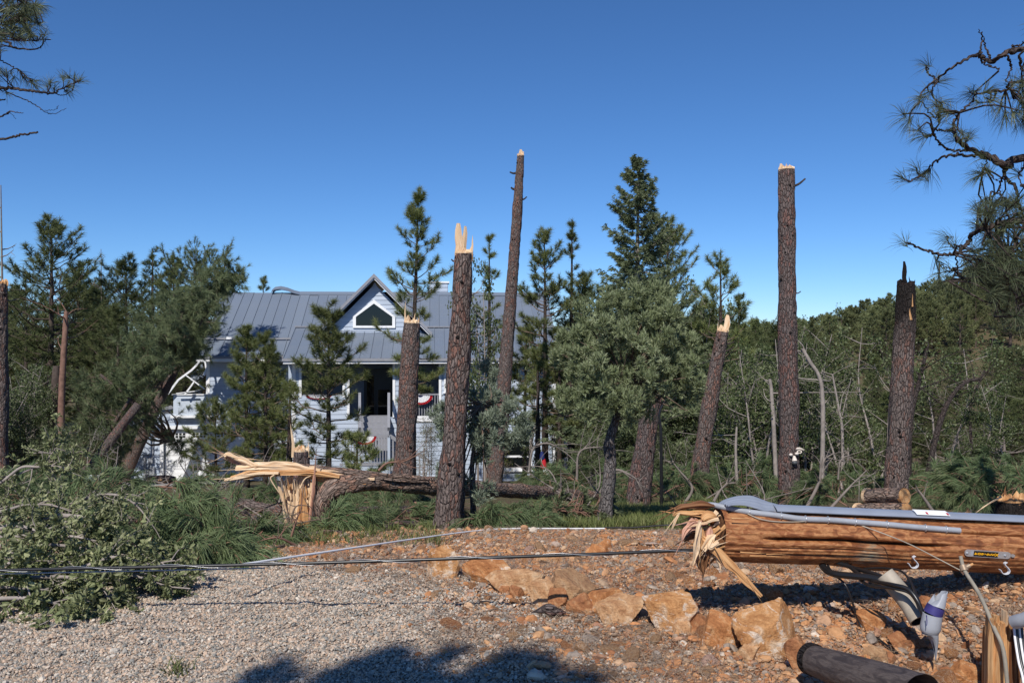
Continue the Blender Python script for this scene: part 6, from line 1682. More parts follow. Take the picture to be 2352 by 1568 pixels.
# thin grey conduit strapped along the top
cpts = [(1636, 1163), (1680, 1169), (1730, 1177), (1790, 1184), (1850, 1192), (1920, 1196), (1990, 1202), (2060, 1208), (2120, 1214), (2225, 1223)]
cq = smooth_path([P3(a, b_, 4.9) + [0, 0, 0] for a, b_ in cpts], 60)
def on_pole(p, rad):
    s = (p - PA) @ pdir; ax = PA + pdir * s; v = p - ax; z = np.clip(v[2], -rad, rad); y = -math.sqrt(max(0, rad * rad - z * z)); return np.array([ax[0], ax[1] + y, ax[2] + z])
cq = np.array([on_pole(p, PR + .012) for p in cq])
m = MB(); tube(m, cq, .0165, 12, 0, True); cond = part('conduit', m, M['pvc'], pole)
for px in (1724, 1790, 1852, 1903, 1960, 2040, 2120, 2180):
    i = int(np.argmin(np.abs(cq[:, 0] * F / cq[:, 1] + CX - px))); i = min(max(i, 1), 58); T = unit(cq[i + 1] - cq[i - 1])
    m = MB(); th = np.linspace(0, 2 * np.pi, 17); a_ = unit(np.cross(T, [0, 0, 1.])); b2 = np.cross(T, a_)
    tube(m, cq[i] + .019 * (np.cos(th)[:, None] * a_ + np.sin(th)[:, None] * b2), .0035, 5, 0, False); part('conduit_clip', m, M['steel'], cond)
# wide grey half-round guard on the back of the top, with its free end curled up
gq = [on_pole(P3(a, b_, 5.0), PR) for a, b_ in ((1790, 1172), (2352, 1210))]
s0 = (P3(1780, 1172, 5.) - PA) @ pdir; Ln = np.linspace(s0, 5.15, 40)
axis = PA + pdir * Ln[:, None]; phi = np.linspace(R(62), R(152), 20)     # angle from the viewer's side over the top
rad = PR + .02
prof = np.stack([0 * phi, -np.cos(phi) * (rad + .005), np.sin(phi) * (rad + .01)], -1)
V = axis[:, None] + prof[None]; V2 = axis[:, None] + prof[None] * .97
def sheet(m, V):
    a, b_ = V.shape[:2]; i = np.arange(a - 1)[:, None] * b_; j = np.arange(b_ - 1)[None]
    m.add(V.reshape(-1, 3), np.stack([i + j, i + j + 1, i + b_ + j + 1, i + b_ + j], -1).reshape(-1, 4), 0, True)
def slab_sheet(m, V, V2):
    sheet(m, V); sheet(m, V2[:, ::-1])
    for A_, B_ in ((V[:, 0], V2[:, 0]), (V2[:, -1], V[:, -1]), (V2[0], V[0]), (V[-1], V2[-1])): sheet(m, np.stack([A_, B_], 1))
m = MB(); slab_sheet(m, V, V2); guard = part('cable_guard', m, M['galv'], pole)
xs_ = [1644, 1660, 1690, 1722, 1748, 1772, 1800]; top = [1160, 1150, 1141, 1139, 1150, 1163, 1173]; bot = [1161, 1158, 1158, 1165, 1171, 1172, 1178]
F1 = smooth_path([P3(a, b_, 5.12) for a, b_ in zip(xs_, top)], 36); F0 = smooth_path([P3(a + 28 * (1 - k / 6), b_, 4.86 + .02 * k) for k, (a, b_) in enumerate(zip(xs_, bot))], 36)
tt = np.linspace(0, 1, 22)[None, :, None]; bow = np.sin(np.pi * tt) * .035; wav = .006 * np.sin(tt * 6 * 2 * np.pi) * np.linspace(1, .3, 36)[:, None, None]
V = F0[:, None] * (1 - tt) + F1[:, None] * tt; V = V + np.concatenate([0 * wav, 0 * wav, bow * np.linspace(.3, 1, 36)[:, None, None] + wav], -1)
m = MB(); slab_sheet(m, V, V - np.array([0, 0, .006])); part('curled_guard_end', m, M['galv'], pole)
# white sticker on the guard
i0 = (P3(2110, 1190, 5.) - PA) @ pdir; Ls = np.linspace(i0, i0 + .2, 8); ph = np.linspace(R(66), R(86), 6); rr2 = rad + .018
V = (PA + pdir * Ls[:, None])[:, None] + np.stack([0 * ph, -np.cos(ph) * rr2, np.sin(ph) * (rr2 + .003)], -1)[None]
m = MB(); slab_sheet(m, V, V * 1.0 - np.array([0, 0, .002])); st = part('white_sticker', m, M['white'], pole)
for k, f in enumerate((.3, .92)):
    Lk = np.linspace(i0 + .2 * f, i0 + .2 * f + .012, 3); ph2 = np.linspace(R(67), R(74), 3); V = (PA + pdir * Lk[:, None])[:, None] + np.stack([0 * ph2, -np.cos(ph2) * (rr2 + .002), np.sin(ph2) * (rr2 + .005)], -1)[None]
    m = MB(); sheet(m, V); part('red_print', m, M['red'], st)
# number tag: seven characters turned on their side, read from the right
def tagpt(px, py, lift): return on_pole(P3(px, py, 4.98), PR + .008 + lift)
ta, tb = tagpt(2208, 1263.5, 0), tagpt(2318, 1272.5, 0); tdir = unit(tb - ta); tl = np.linalg.norm(tb - ta)
tc = (ta + tb) / 2; tn = tc - (PA + pdir * ((tc - PA) @ pdir)); tn = unit(tn - tdir * (tn @ tdir)); tu = unit(np.cross(tn, tdir)); tu = tu if tu[2] > 0 else -tu
hh = .0195
def plate(m, a, b_, h, z0, z1, rnd=0):
    """plate along the tag from a to b (metres), half height h, thickness z0..z1"""
    e = []
    if rnd:
        t1 = np.linspace(np.pi / 2, 3 * np.pi / 2, 9); t2 = np.linspace(-np.pi / 2, np.pi / 2, 9)
        o = [(a + h + np.cos(t) * h, np.sin(t) * h) for t in t1] + [(b_ - h + np.cos(t) * h, np.sin(t) * h) for t in t2]
    else: o = [(a, h), (a, -h), (b_, -h), (b_, h)]
    n_ = len(o); V = [ta + tdir * x + tu * y + tn * z for z in (z0, z1) for x, y in o]
    k = np.arange(n_); m.add(V, np.stack([k, (k + 1) % n_, n_ + (k + 1) % n_, n_ + k], -1), 0)
    c0 = len(V); m.add(V + [ta + tdir * (a + b_) / 2 + tn * z1], np.stack([n_ + k, n_ + (k + 1) % n_, np.full(n_, c0)], -1), 0)
tagp = None
m = MB(); plate(m, 0, tl, hh, -.004, .002, 1); tagp = part('number_tag', m, M['steel'], pole)
m = MB(); plate(m, tl + .002, tl + .026, .009, -.004, .001, 1); part('tag_lug', m, M['steel'], tagp)
f0, f1 = tl * .19, tl * .72; cw = (f1 - f0) / 7
m = MB(); plate(m, f0 - cw * .9, f0 - .002, hh * .72, .0021, .0026); part('grey_square', m, M['pvc'], tagp)
for k, chx in enumerate('406735X'):
    m = MB(); plate(m, f0 + k * cw + .0004, f0 + (k + 1) * cw - .0006, hh * .8, .0021, .003); part('black_square', m, M['black'], tagp)
    cu = bpy.data.curves.new('tag_character', 'FONT'); cu.body = chx; cu.size = cw * 1.28; cu.align_x = 'CENTER'; cu.align_y = 'CENTER'; cu.extrude = .0004; cu.offset = .0005; cu.materials.append(M['yellow'])
    tmp = bpy.data.objects.new('tag_character', cu); me = bpy.data.meshes.new_from_object(tmp); bpy.data.objects.remove(tmp)
    o = bpy.data.objects.new('tag_character', me); COL.objects.link(o); o.parent = tagp
    up, right = tdir, -tu                                              # the top of each character points along the pole
    p = ta + tdir * (f0 + (k + .5) * cw) + tn * .0038 - np.array(pole.location)
    mt = Matrix(np.column_stack([right, up, np.cross(right, up)]).tolist()).to_4x4(); mt.translation = Vector(p); o.matrix_local = mt
for f in (.045, .87):
    m = MB(); p = ta + tdir * tl * f; tube(m, [p, p + tn * .006, p + tn * .008], [.007, .007, .003], 8, 0, True); part('tag_nail', m, M['pvc'], tagp)
# curved hook straps hanging below
for hx, hy in ((2093, 1272), (2313, 1291)):
    base = on_pole(P3(hx + 3, hy, 4.95), PR + .004); sc = .06 / 28
    pr = [(0, 0), (-5, 3), (-3, 8), (4, 16), (7, 24), (3, 31), (-5, 33), (-12, 30), (-18, 20)]
    q = smooth_path([base + np.array([a * sc * 1.05, -.012 + .0 * a, -b_ * sc * .95]) for a, b_ in pr], 22); T, A_, B_ = frames(q); yv = np.array([0, 1., 0.])
    n_ = unit(np.cross(T, yv)); V = np.stack([q - yv * .011, q + yv * .011], 1); V2 = V - n_[:, None] * .003
    m = MB(); slab_sheet(m, V, V2); part('strap_hook', m, M['hook'], pole)

# thin ground wire from the conduit to the clamp on the ground rod
wp = [on_pole(P3(a, b_, 4.9), PR + .012) for a, b_ in ((1724, 1180), (1750, 1190), (1790, 1196), (1850, 1197), (1900, 1194), (1960, 1201), (2000, 1212))] + [P3(2080, 1245, 4.7), P3(2150, 1280, 4.56), P3(2196, 1304, 4.47), P3(2212, 1312, 4.45)]
m = MB(); tube(m, smooth_path(wp, 70), .0032, 6, 0, True); thing('ground_wire', m, M['pvc_beige'], wp[0], 'thin pale wire running from the pole conduit down to the rod clamp', 'wire')
rp = smooth_path([P3(2206, 1276, 4.47), P3(2216, 1310, 4.44), P3(2250, 1365, 4.28), P3(2283, 1440, 4.1), P3(2306, 1500, 4.03), at(2318, 3.99, -.03)], 30)
rod = empty('ground_rod', rp[-1], 'bent grey ground rod with a bronze clamp leaning before the pole', 'rod')
m = MB(); tube(m, rp, .0095, 10, 0, True); part('rod', m, plain('grey_green_rod', (.27, .24, .19), .6, .3, .25), rod)
m = MB(); T = unit(rp[6] - rp[3]); tube(m, [rp[5] - T * .014, rp[5] + T * .014], .019, 12, 0, True); tube(m, [rp[5], rp[5] + [.03, -.004, .016]], .012, 8, 0, True); part('clamp', m, plain('bronze_clamp', (.3, .22, .15), .5, .4, .15, .3), rod)
m = MB(); tube(m, [rp[5] + [.028, -.004, .015], rp[5] + [.045, -.006, .024]], .007, 8, 0, True); part('clamp_bolt', m, M['raw_orange'], rod)

# conduits, cables and the splintered stump of the pole
def pipe_thing(name, pts, r, mt, label, cat, taper=None, n=18, wall=.85):
    q = smooth_path(pts, 26); m = MB(); rr = np.full(26, r) if taper is None else np.interp(np.linspace(0, 1, 26), np.linspace(0, 1, len(taper)), taper)
    tube(m, q, rr, n, 0, False); tube(m, q[:, :] * 1.0, rr * wall, n, 1, False)
    th = np.linspace(0, 2 * np.pi, n, endpoint=False); T, A_, B_ = frames(q)
    for e in (0, -1):
        o = q[e] + rr[e] * (np.cos(th)[:, None] * A_[e] + np.sin(th)[:, None] * B_[e]); i_ = q[e] + rr[e] * wall * (np.cos(th)[:, None] * A_[e] + np.sin(th)[:, None] * B_[e]); k = np.arange(n)
        m.add(np.concatenate([o, i_]), np.stack([k, (k + 1) % n, n + (k + 1) % n, n + k], -1), 0)
    return thing(name, m, [M[mt], M['dark_int']], q[0], label, cat)
pipe_thing('beige_conduit', [P3(2032, 1318, 4.62), P3(2058, 1348, 4.58), P3(2088, 1385, 4.52), P3(2112, 1425, 4.45)], .05, 'pvc_beige', 'beige conduit pipe leaning out of the soil under the pole', 'pipe')
# broken grey conduit: torn spout, purple band, bell, long torn spike
gc = [P3(2160, 1352, 4.34), P3(2150, 1392, 4.33), P3(2142, 1410, 4.33), P3(2137, 1440, 4.33), P3(2136, 1452, 4.33), P3(2140, 1480, 4.33), P3(2146, 1516, 4.33)]
root = empty('broken_conduit', gc[-1], 'broken grey plastic conduit with a purple band sticking up from the soil', 'pipe')
def ring_part(name, pts, rads, mt, cut=None, n=26):
    q = smooth_path(pts, 16); m = MB(); rr = np.interp(np.linspace(0, 1, 16), np.linspace(0, 1, len(rads)), rads)
    V = tube(MB(), q, rr, n, 0, False)
    if cut is not None:
        V = cut(V, q)
    V2 = q[:, None] + (V - q[:, None]) * .86
    Vc = np.concatenate([V, V[:, :1]], 1); V2c = np.concatenate([V2, V2[:, :1]], 1)
    slab_sheet(m, Vc, V2c); return part(name, m, M[mt], root)
def torn_top(V, q):
    k = np.linspace(0, 2 * np.pi, V.shape[1], endpoint=False); 
    lean = (V[0, :, 0] - q[0, 0]) / .035                                 # the right side stands higher
    drop = np.clip(.5 - lean * .55, 0, 1.2) * .06 * (1 + .25 * np.sign(np.sin(k * 3)))
    f = np.linspace(1, 0, V.shape[0])[:, None]
    V = V.copy(); V[..., 2] -= f * drop[None]; return V
ring_part('torn_spout', gc[:2], [.034, .042], 'pvc', torn_top)
ring_part('purple_band', gc[1:3], [.043, .045], 'purple')
ring_part('bell', [gc[2], gc[3], gc[4]], [.046, .047, .048, .045, .04], 'pvc')
def torn_bottom(V, q):
    V = V.copy(); f = np.linspace(0, 1, V.shape[0])[:, None]; lean = (V[0, :, 0] - q[0, 0]) / .04
    up = np.clip(.62 - lean * .75, 0, 1.15)[None]; V[..., 2] += f * up * .1; return V
ring_part('torn_spike', gc[4:], [.039, .036, .03, .02, .008], 'pvc', torn_bottom)
m = MB(); pp = P3(2128, 1412, 4.27); tube(m, smooth_path([pp, pp + [.001, -.003, -.03], pp + [-.001, -.004, -.05]], 6), [.003, .002, .0025, .002, .002, .001], 6, 0, True); part('primer_drip', m, M['purple'], root)
def cable(name, pts, r, label, mt='cable', n=50):
    q = smooth_path(pts, n); m = MB(); tube(m, q, r, 8, 0, True); return thing(name, m, M[mt], q[0], label, 'cable')
ub = lambda px, py, d: P3(px, py, d)
cable('black_cable', [ub(1884, 1280, 5.0), ub(1890, 1300, 4.95), ub(1912, 1316, 4.85), ub(1960, 1322, 4.75), ub(2000, 1326, 4.68), ub(2045, 1338, 4.6)], .019, 'thick black cable looping from under the pole into the beige conduit')
cable('black_cable', [ub(1900, 1284, 5.0), ub(1925, 1292, 4.95), ub(1965, 1305, 4.85), ub(2010, 1318, 4.7), ub(2048, 1332, 4.6)], .013, 'second thick black cable just above the looping one')
cable('black_cable', [ub(1935, 1284, 5.05), ub(1950, 1300, 4.9), ub(1995, 1330, 4.7), ub(2050, 1342, 4.5), ub(2085, 1352, 4.43), ub(2108, 1380, 4.38), ub(2122, 1415, 4.36)], .011, 'black cable arching over the beige conduit into the grey one')
cable('black_cable', [ub(1945, 1284, 5.05), ub(1985, 1338, 4.7), ub(2050, 1350, 4.5), ub(2090, 1362, 4.42), ub(2112, 1395, 4.37), ub(2124, 1424, 4.36)], .008, 'thin black cable running close beside the arching one')
cable('black_cable', [ub(1985, 1305, 4.9), ub(2030, 1304, 4.8), ub(2068, 1310, 4.7), ub(2088, 1330, 4.6), ub(2105, 1365, 4.45), ub(2118, 1398, 4.38)], .006, 'thin black cable bending down right behind the beige conduit mouth')
cable('black_cable', [ub(1895, 1284, 5.0), ub(1912, 1315, 4.9), ub(1945, 1348, 4.8), at(1978, 4.78, .02), at(2020, 4.62, .02), at(2070, 4.48, .01), at(2082, 4.44, -.02)], .006, 'thin black cable drooping to the ground left of the conduits')
# stump of the pole in the ground
sb = at(2288, 4.16, -.06); root = empty('pole_stump', sb, 'splintered tan stump of the pole standing in the soil at the lower right', 'stump')
for k, (x0, y1, w, mt, dz, hb_) in enumerate(((2270, 1408, 17, 'raw_orange', .02, 0), (2284, 1412, 20, 'pole_stump', -.02, 0), (2298, 1428, 20, 'pole_stump', -.03, 0), (2304, 1400, 8, 'raw', -.01, 0), (2310, 1436, 18, 'raw_orange', -.02, 0), (2321, 1420, 14, 'pole_stump', .0, 0), (2276, 1420, 16, 'raw_orange', -.04, 0), (2291, 1432, 16, 'raw_orange', -.06, 0), (2330, 1432, 12, 'raw_dark', .03, 0), (2262, 1440, 8, 'raw_dark', .05, 0), (2318, 1445, 12, 'raw_dark', -.03, 0), (2290, 1415, 50, 'raw_dark', .07, 0))):
    d = 4.16 + dz; a = P3(x0, 1556, d); b_ = P3(x0 + 2, y1, d); a[2] = min(a[2], g(a[0], a[1]) - .02)
    m = MB(); rng = np.random.default_rng(900 + k); L = np.linalg.norm(b_ - a); ln = 10; f = np.linspace(0, 1, ln); ww = w / F * d * np.where(f < .8, 1.0, 1 - (f - .8) * 3.6) * (1 + rng.normal(0, .05, ln)); th = .028
    c = a + (b_ - a) * f[:, None]; cs = np.array([[-.5, 0], [-.25, -.9], [.1, -.7], [.35, -1], [.5, 0], [.2, .8], [-.3, .8]]); K = 7
    V = c[:, None] + np.stack([ww[:, None] * cs[:, 0], np.tile(th * cs[:, 1], (ln, 1)), rng.normal(0, .004, (ln, K))], -1)
    co = np.stack([np.tile(cs[:, 0] * .05 + x0 * .01, (ln, 1)), np.tile(cs[:, 1] * .03, (ln, 1)), np.repeat((f * L)[:, None], K, 1)], -1)
    i = np.arange(ln - 1)[:, None] * K; j = np.arange(K)[None]
    m.add(V.reshape(-1, 3), np.stack([i + j, i + (j + 1) % K, i + K + (j + 1) % K, i + K + j], -1).reshape(-1, 4), 0, False, co.reshape(-1, 3))
    kk = np.arange(K); m.add(np.vstack([V[-1], V[-1].mean(0)]), np.stack([kk, (kk + 1) % K, np.full(K, K)], -1), 0, False, np.vstack([co[-1], co[-1].mean(0)]))
    part('splinter', m, M['raw_orange' if mt == 'pole_stump' else mt], root)
# grey pipe elbow and striped cable at the right edge
pipe_thing('grey_pipe', [P3(2330, 1428, 4.05), P3(2352, 1422, 4.0), P3(2390, 1410, 3.95), P3(2480, 1390, 3.9)], .031, 'pvc', 'grey pipe end poking in at the right edge beside the stump', 'pipe')
root = None
cb1 = smooth_path([P3(2335, 1440, 4.08), P3(2338, 1470, 4.06), P3(2346, 1520, 4.02), P3(2356, 1560, 3.98), at(2362, 3.94, -.03)], 24)
sc_ = empty('striped_cable', cb1[-1], 'black and white striped cables hanging from the grey pipe at the right edge', 'cable')
for dx, mt, r_ in ((-.012, 'rope', .006), (-.002, 'cable', .009), (.012, 'rope', .006), (.022, 'cable', .008)):
    m = MB(); tube(m, cb1 + [dx, 0, 0], r_, 7, 0, True); part('strand', m, M[mt], sc_)

# long cables across the picture
q = smooth_path([P3(-260, 1318, 5.0), P3(0, 1309, 5.0), P3(270, 1303, 4.98), P3(540, 1297, 4.97), P3(800, 1290, 4.95), P3(1050, 1282, 4.93), P3(1330, 1273, 4.93), P3(1602, 1262, 4.93), P3(1640, 1262, 4.95)], 220)
root = empty('utility_cable', q[0], 'long black utility cable stretched above the gravel to the torn pole end', 'cable')
m = MB(); tube(m, q, .0095, 8, 0, True); part('sheath', m, M['cable'], root)
T, A_, B_ = frames(q); s = np.concatenate([[0], np.cumsum(np.linalg.norm(np.diff(q, axis=0), axis=1))]); n_ = 900; ss = np.linspace(0, s[-1], n_); qq = np.stack([np.interp(ss, s, q[:, k]) for k in range(3)], -1)
ph = ss / .55 * 2 * np.pi; q2 = qq + .0115 * (np.cos(ph)[:, None] * A_[0] + np.sin(ph)[:, None] * B_[0])
m = MB(); tube(m, q2, .0014, 5, 0, False); part('lashing_wire', m, M['steel'], root)
q2 = q + [0, .02, -.026]; m = MB(); tube(m, q2[:90], .004, 6, 0, True); part('messenger_wire', m, M['pvc'], root)
rp_ = [P3(500, 1302, 5.2), P3(545, 1297, 5.3), P3(700, 1274, 5.9), P3(850, 1252, 6.7), P3(980, 1233, 7.7), P3(1100, 1218, 8.7), P3(1200, 1214, 9.0), P3(1392, 1213, 9.2)]
q = smooth_path(rp_, 120)
q[:, 2] = np.maximum(q[:, 2], G(q[:, 0], q[:, 1]) + .012)
m = MB(); tube(m, q, .0075, 8, 0, True); thing('white_rope', m, M['rope'], q[0], 'white rope running from the black cable back past the broken trunks', 'rope')
q = smooth_path([P3(1388, 1213, 9.2), P3(1450, 1211, 9.2), P3(1520, 1206, 9.2), P3(1600, 1202, 9.2), P3(1760, 1196, 9.4)], 40); q[:, 2] = np.maximum(q[:, 2], G(q[:, 0], q[:, 1]) + .02)
m = MB(); tube(m, q, .009, 8, 0, True); thing('black_wire', m, M['cable'], q[0], 'black wire continuing the white rope behind the pole end', 'wire')
# ------------------------------------------------------------------ fallen boughs
def oak_branch(label, pts, nl, seed, side=.5, r=.016, hang=.2):
    nl = int(nl * 1.25)
    """a fallen oak branch: (px, py, d) points"""
    rng = np.random.default_rng(seed); lb = MB(); P, D = [], []
    q = smooth_path([P3(*p) for p in pts], 26); q[:, 2] = np.maximum(q[:, 2], G(q[:, 0], q[:, 1]) + .03)
    tube(lb, q, np.linspace(r, .004, 26), 7, 0, False)
    L = np.linalg.norm(np.diff(q, axis=0), axis=1).sum(); nt = int(L * 20); T = unit(np.gradient(q, axis=0))
    per = max(6, int(nl / max(1, nt) / 2))
    for k in range(nt):
        i = rng.integers(3, 26); p = q[i]; l = side * rng.uniform(.35, 1.1) * (1.15 - i / 40)
        d = unit(T[i] * .8 + rng.normal(0, .75, 3) + [0, 0, -.05]); e = p + d * l + [0, 0, -hang * l]; e[2] = max(e[2], g(e[0], e[1]) + .02)
        tq = smooth_path([p, (p + e) / 2 + rng.normal(0, .08, 3) * l, e], 8); tube(lb, tq, np.linspace(.0055, .002, 8), 4, 0, False)
        for (a, b_) in ((tq, per), (None, per)):
            if a is None:
                i2 = rng.integers(3, 8); e2 = tq[i2] + unit(d + rng.normal(0, .8, 3)) * l * .5; e2[2] = max(e2[2], g(e2[0], e2[1]) + .02)
                a = smooth_path([tq[i2], (tq[i2] + e2) / 2 + rng.normal(0, .02, 3), e2], 8); tube(lb, a, np.linspace(.003, .0012, 8), 3, 0, False)
            f = rng.uniform(.15, 1, b_) ** .7 * 7; i0 = f.astype(int).clip(0, 6); c = a[i0] + (a[i0 + 1] - a[i0]) * (f - i0)[:, None]
            P.append(c + rng.normal(0, .008, (b_, 3))); D.append(unit(unit(a[i0 + 1] - a[i0]) * .6 + rng.normal(0, .6, (b_, 3))))
    P = np.concatenate(P); D = np.concatenate(D); P[:, 2] = np.maximum(P[:, 2], G(P[:, 0], P[:, 1]) + .012)
    root = empty('fallen_oak_branch', q[0], label, 'branch', 'fallen oak branches heaped at the left')
    part('stem', lb, M['bark_pale'], root)
    lv = MB(); leaves(lv, P, D, .045, .0095, rng, hexl=True); part('leaves', lv, M['oak_fallen'], root, None, 'stuff')
def s8(a, b): return a * .3834, 967.5 + b * .3834
def ob(label, pts, dists, nl, seed, **kw):
    oak_branch(label, [s8(a, b) + (dd,) for (a, b), dd in zip(pts, np.interp(np.linspace(0, 1, len(pts)), np.linspace(0, 1, len(dists)), dists))], nl, seed, **kw)
ob('long bare topped oak branch rising and drooping over the back of the heap', [(-250, 700), (0, 640), (210, 600), (330, 565), (480, 480), (600, 440), (720, 445), (820, 505), (890, 590)], [6.6, 6.6, 6.4], 480, 1, side=.35, r=.022)
ob('oak branch with an upright leafy tip at the far left of the heap', [(-200, 480), (0, 370), (130, 275), (250, 270), (300, 205), (345, 150)], [6.9, 6.9], 520, 2, side=.42, r=.016)
ob('thin oak branch reaching right from the top left of the heap', [(-100, 330), (60, 330), (230, 270), (330, 268), (430, 285)], [7.0, 6.8], 420, 3, side=.35, r=.012)
ob('bare stemmed oak branch across the middle of the heap', [(-250, 700), (0, 692), (100, 690), (250, 660), (400, 598), (560, 560)], [6.0, 6.0], 900, 4, side=.5)
ob('oak branch just above the black cable', [(-200, 800), (100, 780), (300, 740), (500, 760), (700, 790), (860, 840)], [5.7, 5.7, 5.8], 1300, 5, side=.55)
ob('leafy oak branch sloping down to the right of the heap', [(350, 560), (550, 580), (650, 625), (750, 700), (850, 770), (900, 800)], [6.1, 6.0], 900, 6, side=.45)
ob('grey oak stem lying below the black cable', [(-200, 925), (0, 930), (150, 935), (330, 930), (480, 940), (560, 975), (660, 1040), (790, 1092)], [5.4, 5.35, 5.3], 1100, 7, side=.5, r=.018)
ob('oak branch whose pale tip points right below the black cable', [(300, 930), (500, 870), (700, 810), (880, 850), (1050, 832)], [5.5, 5.6], 560, 8, side=.4)
ob('oak branch hugging the gravel at the front of the heap', [(-200, 1080), (0, 1060), (200, 1060), (330, 1090), (440, 1115)], [5.15, 5.1], 1100, 9, side=.45)
ob('oak branch stretching right over the gravel', [(560, 900), (700, 905), (850, 935), (1000, 985), (1140, 1000)], [5.45, 5.45], 500, 10, side=.35, r=.012)
ob('densest low oak branch at the left edge of the heap', [(-300, 900), (0, 860), (200, 850), (400, 860), (560, 880)], [5.6, 5.6], 1700, 11, side=.6)
ob('short leafy oak branch in the centre of the heap', [(100, 620), (300, 680), (450, 690), (600, 720)], [6.0, 5.8], 1100, 12, side=.5)
ob('dark oak branch at the lower left corner of the heap', [(-300, 1100), (-50, 1000), (150, 1000), (300, 1010)], [5.3, 5.25], 1500, 13, side=.55)
ob('oak branch under the long bare topped one', [(-250, 560), (0, 540), (150, 500), (300, 500), (430, 540)], [6.5, 6.4], 900, 14, side=.5)

def pine_bough(label, pts, seed, side=.5, n=26, nL=.2, r=.016, group='fallen pine boughs', blades=30, bw=.0026, lift=.05, droop=.45, mt='needle_b', mesh_only=False):
    pl = Plant(seed); rng = pl.rng
    q = smooth_path(pts, 22); 
    if not mesh_only: q[:, 2] = np.maximum(q[:, 2], G(q[:, 0], q[:, 1]) + lift)
    pl.limb(q, r, .005, 6); T = unit(np.gradient(q, axis=0)); pl.site(q[-1], T[-1])
    for k in range(n):
        i = rng.integers(4, 22); l = side * rng.uniform(.3, 1.1); d = unit(T[i] * .9 + rng.normal(0, .6, 3) + [0, 0, .12]); p = q[i]; e = p + d * l + [0, 0, -.15 * l]
        if not mesh_only: e[2] = max(e[2], g(e[0], e[1]) + .05)
        m_ = (p + e) / 2 + [0, 0, .12 * l]; pl.limb(smooth_path([p, m_, e], 5), .007, .004, 4)
        dd = unit(e - m_); pl.site(e, dd); pl.site(e - dd * nL * .4, dd)
        if l > .3: pl.site(m_ * .3 + e * .7, dd)
    nd = MB(); tufts(nd, np.array(pl.P), np.array(pl.D), blades, nL, bw, (.08, .75), .6, rng=rng, droop=droop, bend=True)
    if mesh_only: return pl.limbs.mesh('stem', M['bark_tan']), nd.mesh('needles', M[mt])
    root = empty('fallen_pine_bough', q[0], label, 'branch', group)
    part('stem', pl.limbs, M['bark_tan'], root); part('needles', nd, M[mt], root)
pb = lambda *a: [P3(*p) for p in a]
pine_bough('arching bare topped pine bough with needles hanging down beside the oak heap', pb((290, 1170, 7.6), (330, 1125, 7.5), (400, 1120, 7.4), (450, 1150, 7.3), (480, 1180, 7.2)), 501, .4, 30, .24)
pine_bough('long pine bough drooping to the gravel edge', pb((300, 1200, 7.4), (380, 1180, 7.2), (450, 1195, 7.0), (500, 1240, 6.8), (520, 1275, 6.6)), 502, .4, 40, .25)
pine_bough('pine bough lying lowest along the gravel edge', pb((280, 1260, 6.7), (350, 1265, 6.6), (430, 1270, 6.5), (490, 1275, 6.5)), 503, .4, 40, .24)
pine_bough('reddish stemmed pine bough in the middle of the left tangle', pb((260, 1230, 7.0), (340, 1215, 7.0), (400, 1232, 6.9), (460, 1255, 6.8)), 504, .45, 40, .24)
pine_bough('pine bough behind the oak heap at the left', pb((60, 1190, 8.0), (150, 1175, 8.0), (240, 1180, 8.0)), 505, .5, 30, .22)
pine_bough('pine bough hidden under the oak leaves', pb((120, 1250, 7.0), (200, 1235, 7.0), (290, 1240, 7.0)), 506, .5, 30, .22)
pine_bough('pine bough lying between tangle and split stump', pb((470, 1215, 8.2), (530, 1205, 8.3), (580, 1220, 8.3), (610, 1240, 8.0)), 507, .4, 26, .2)
pine_bough('pine bough at the left foot of the split stump', pb((540, 1240, 7.9), (590, 1235, 7.9), (640, 1245, 7.9)), 508, .3, 20, .2)
pine_bough('upright pine bough before the split stump', pb((735, 1255, 8.7), (745, 1220, 8.8), (760, 1195, 8.9), (790, 1190, 8.9)), 509, .35, 26, .22)
pine_bough('bushy pine bough right of the split stump', pb((740, 1215, 9.2), (790, 1200, 9.2), (830, 1210, 9.1), (850, 1222, 9.0)), 510, .35, 34, .22)
pine_bough('pine bough under the red barked log', pb((860, 1225, 9.4), (900, 1195, 9.6), (950, 1190, 9.8), (990, 1180, 9.9)), 511, .4, 28, .2)
pine_bough('pine bough hanging over the red barked log', pb((950, 1150, 10.6), (965, 1165, 10.5), (975, 1185, 10.4)), 512, .25, 14, .18)
pine_bough('large pine bough before the fallen trunk right of the small juniper', pb((1110, 1185, 9.9), (1160, 1180, 9.9), (1200, 1190, 9.8), (1235, 1205, 9.7)), 513, .4, 40, .22)
pine_bough('pine bough at the foot of the small juniper', pb((1075, 1225, 9.4), (1095, 1195, 9.4), (1120, 1185, 9.4), (1150, 1200, 9.3)), 514, .3, 26, .22)
pine_bough('pine bough on the grass right of the small juniper', pb((1150, 1215, 9.5), (1190, 1205, 9.5), (1230, 1215, 9.4)), 515, .3, 26, .2)
pine_bough('short needled green bough under the fallen trunk', pb((1240, 1185, 10.6), (1290, 1172, 10.6), (1340, 1180, 10.6), (1385, 1178, 10.6)), 516, .4, 70, .07, mt='fir', droop=.1, blades=26, bw=.004)
pine_bough('second short needled green bough under the fallen trunk', pb((1230, 1178, 11), (1280, 1170, 11), (1330, 1172, 11)), 517, .4, 60, .07, mt='fir', droop=.1, blades=26, bw=.004)
BT = [pine_bough('', [np.array(p) for p in ((0, 0, .1), (.5, .1, .35), (1.0, .0, .4), (1.5, .1, .2))], 520 + k, .6, 40, .22, mesh_only=True, droop=.3, blades=26, bw=.0035) for k in range(5)]
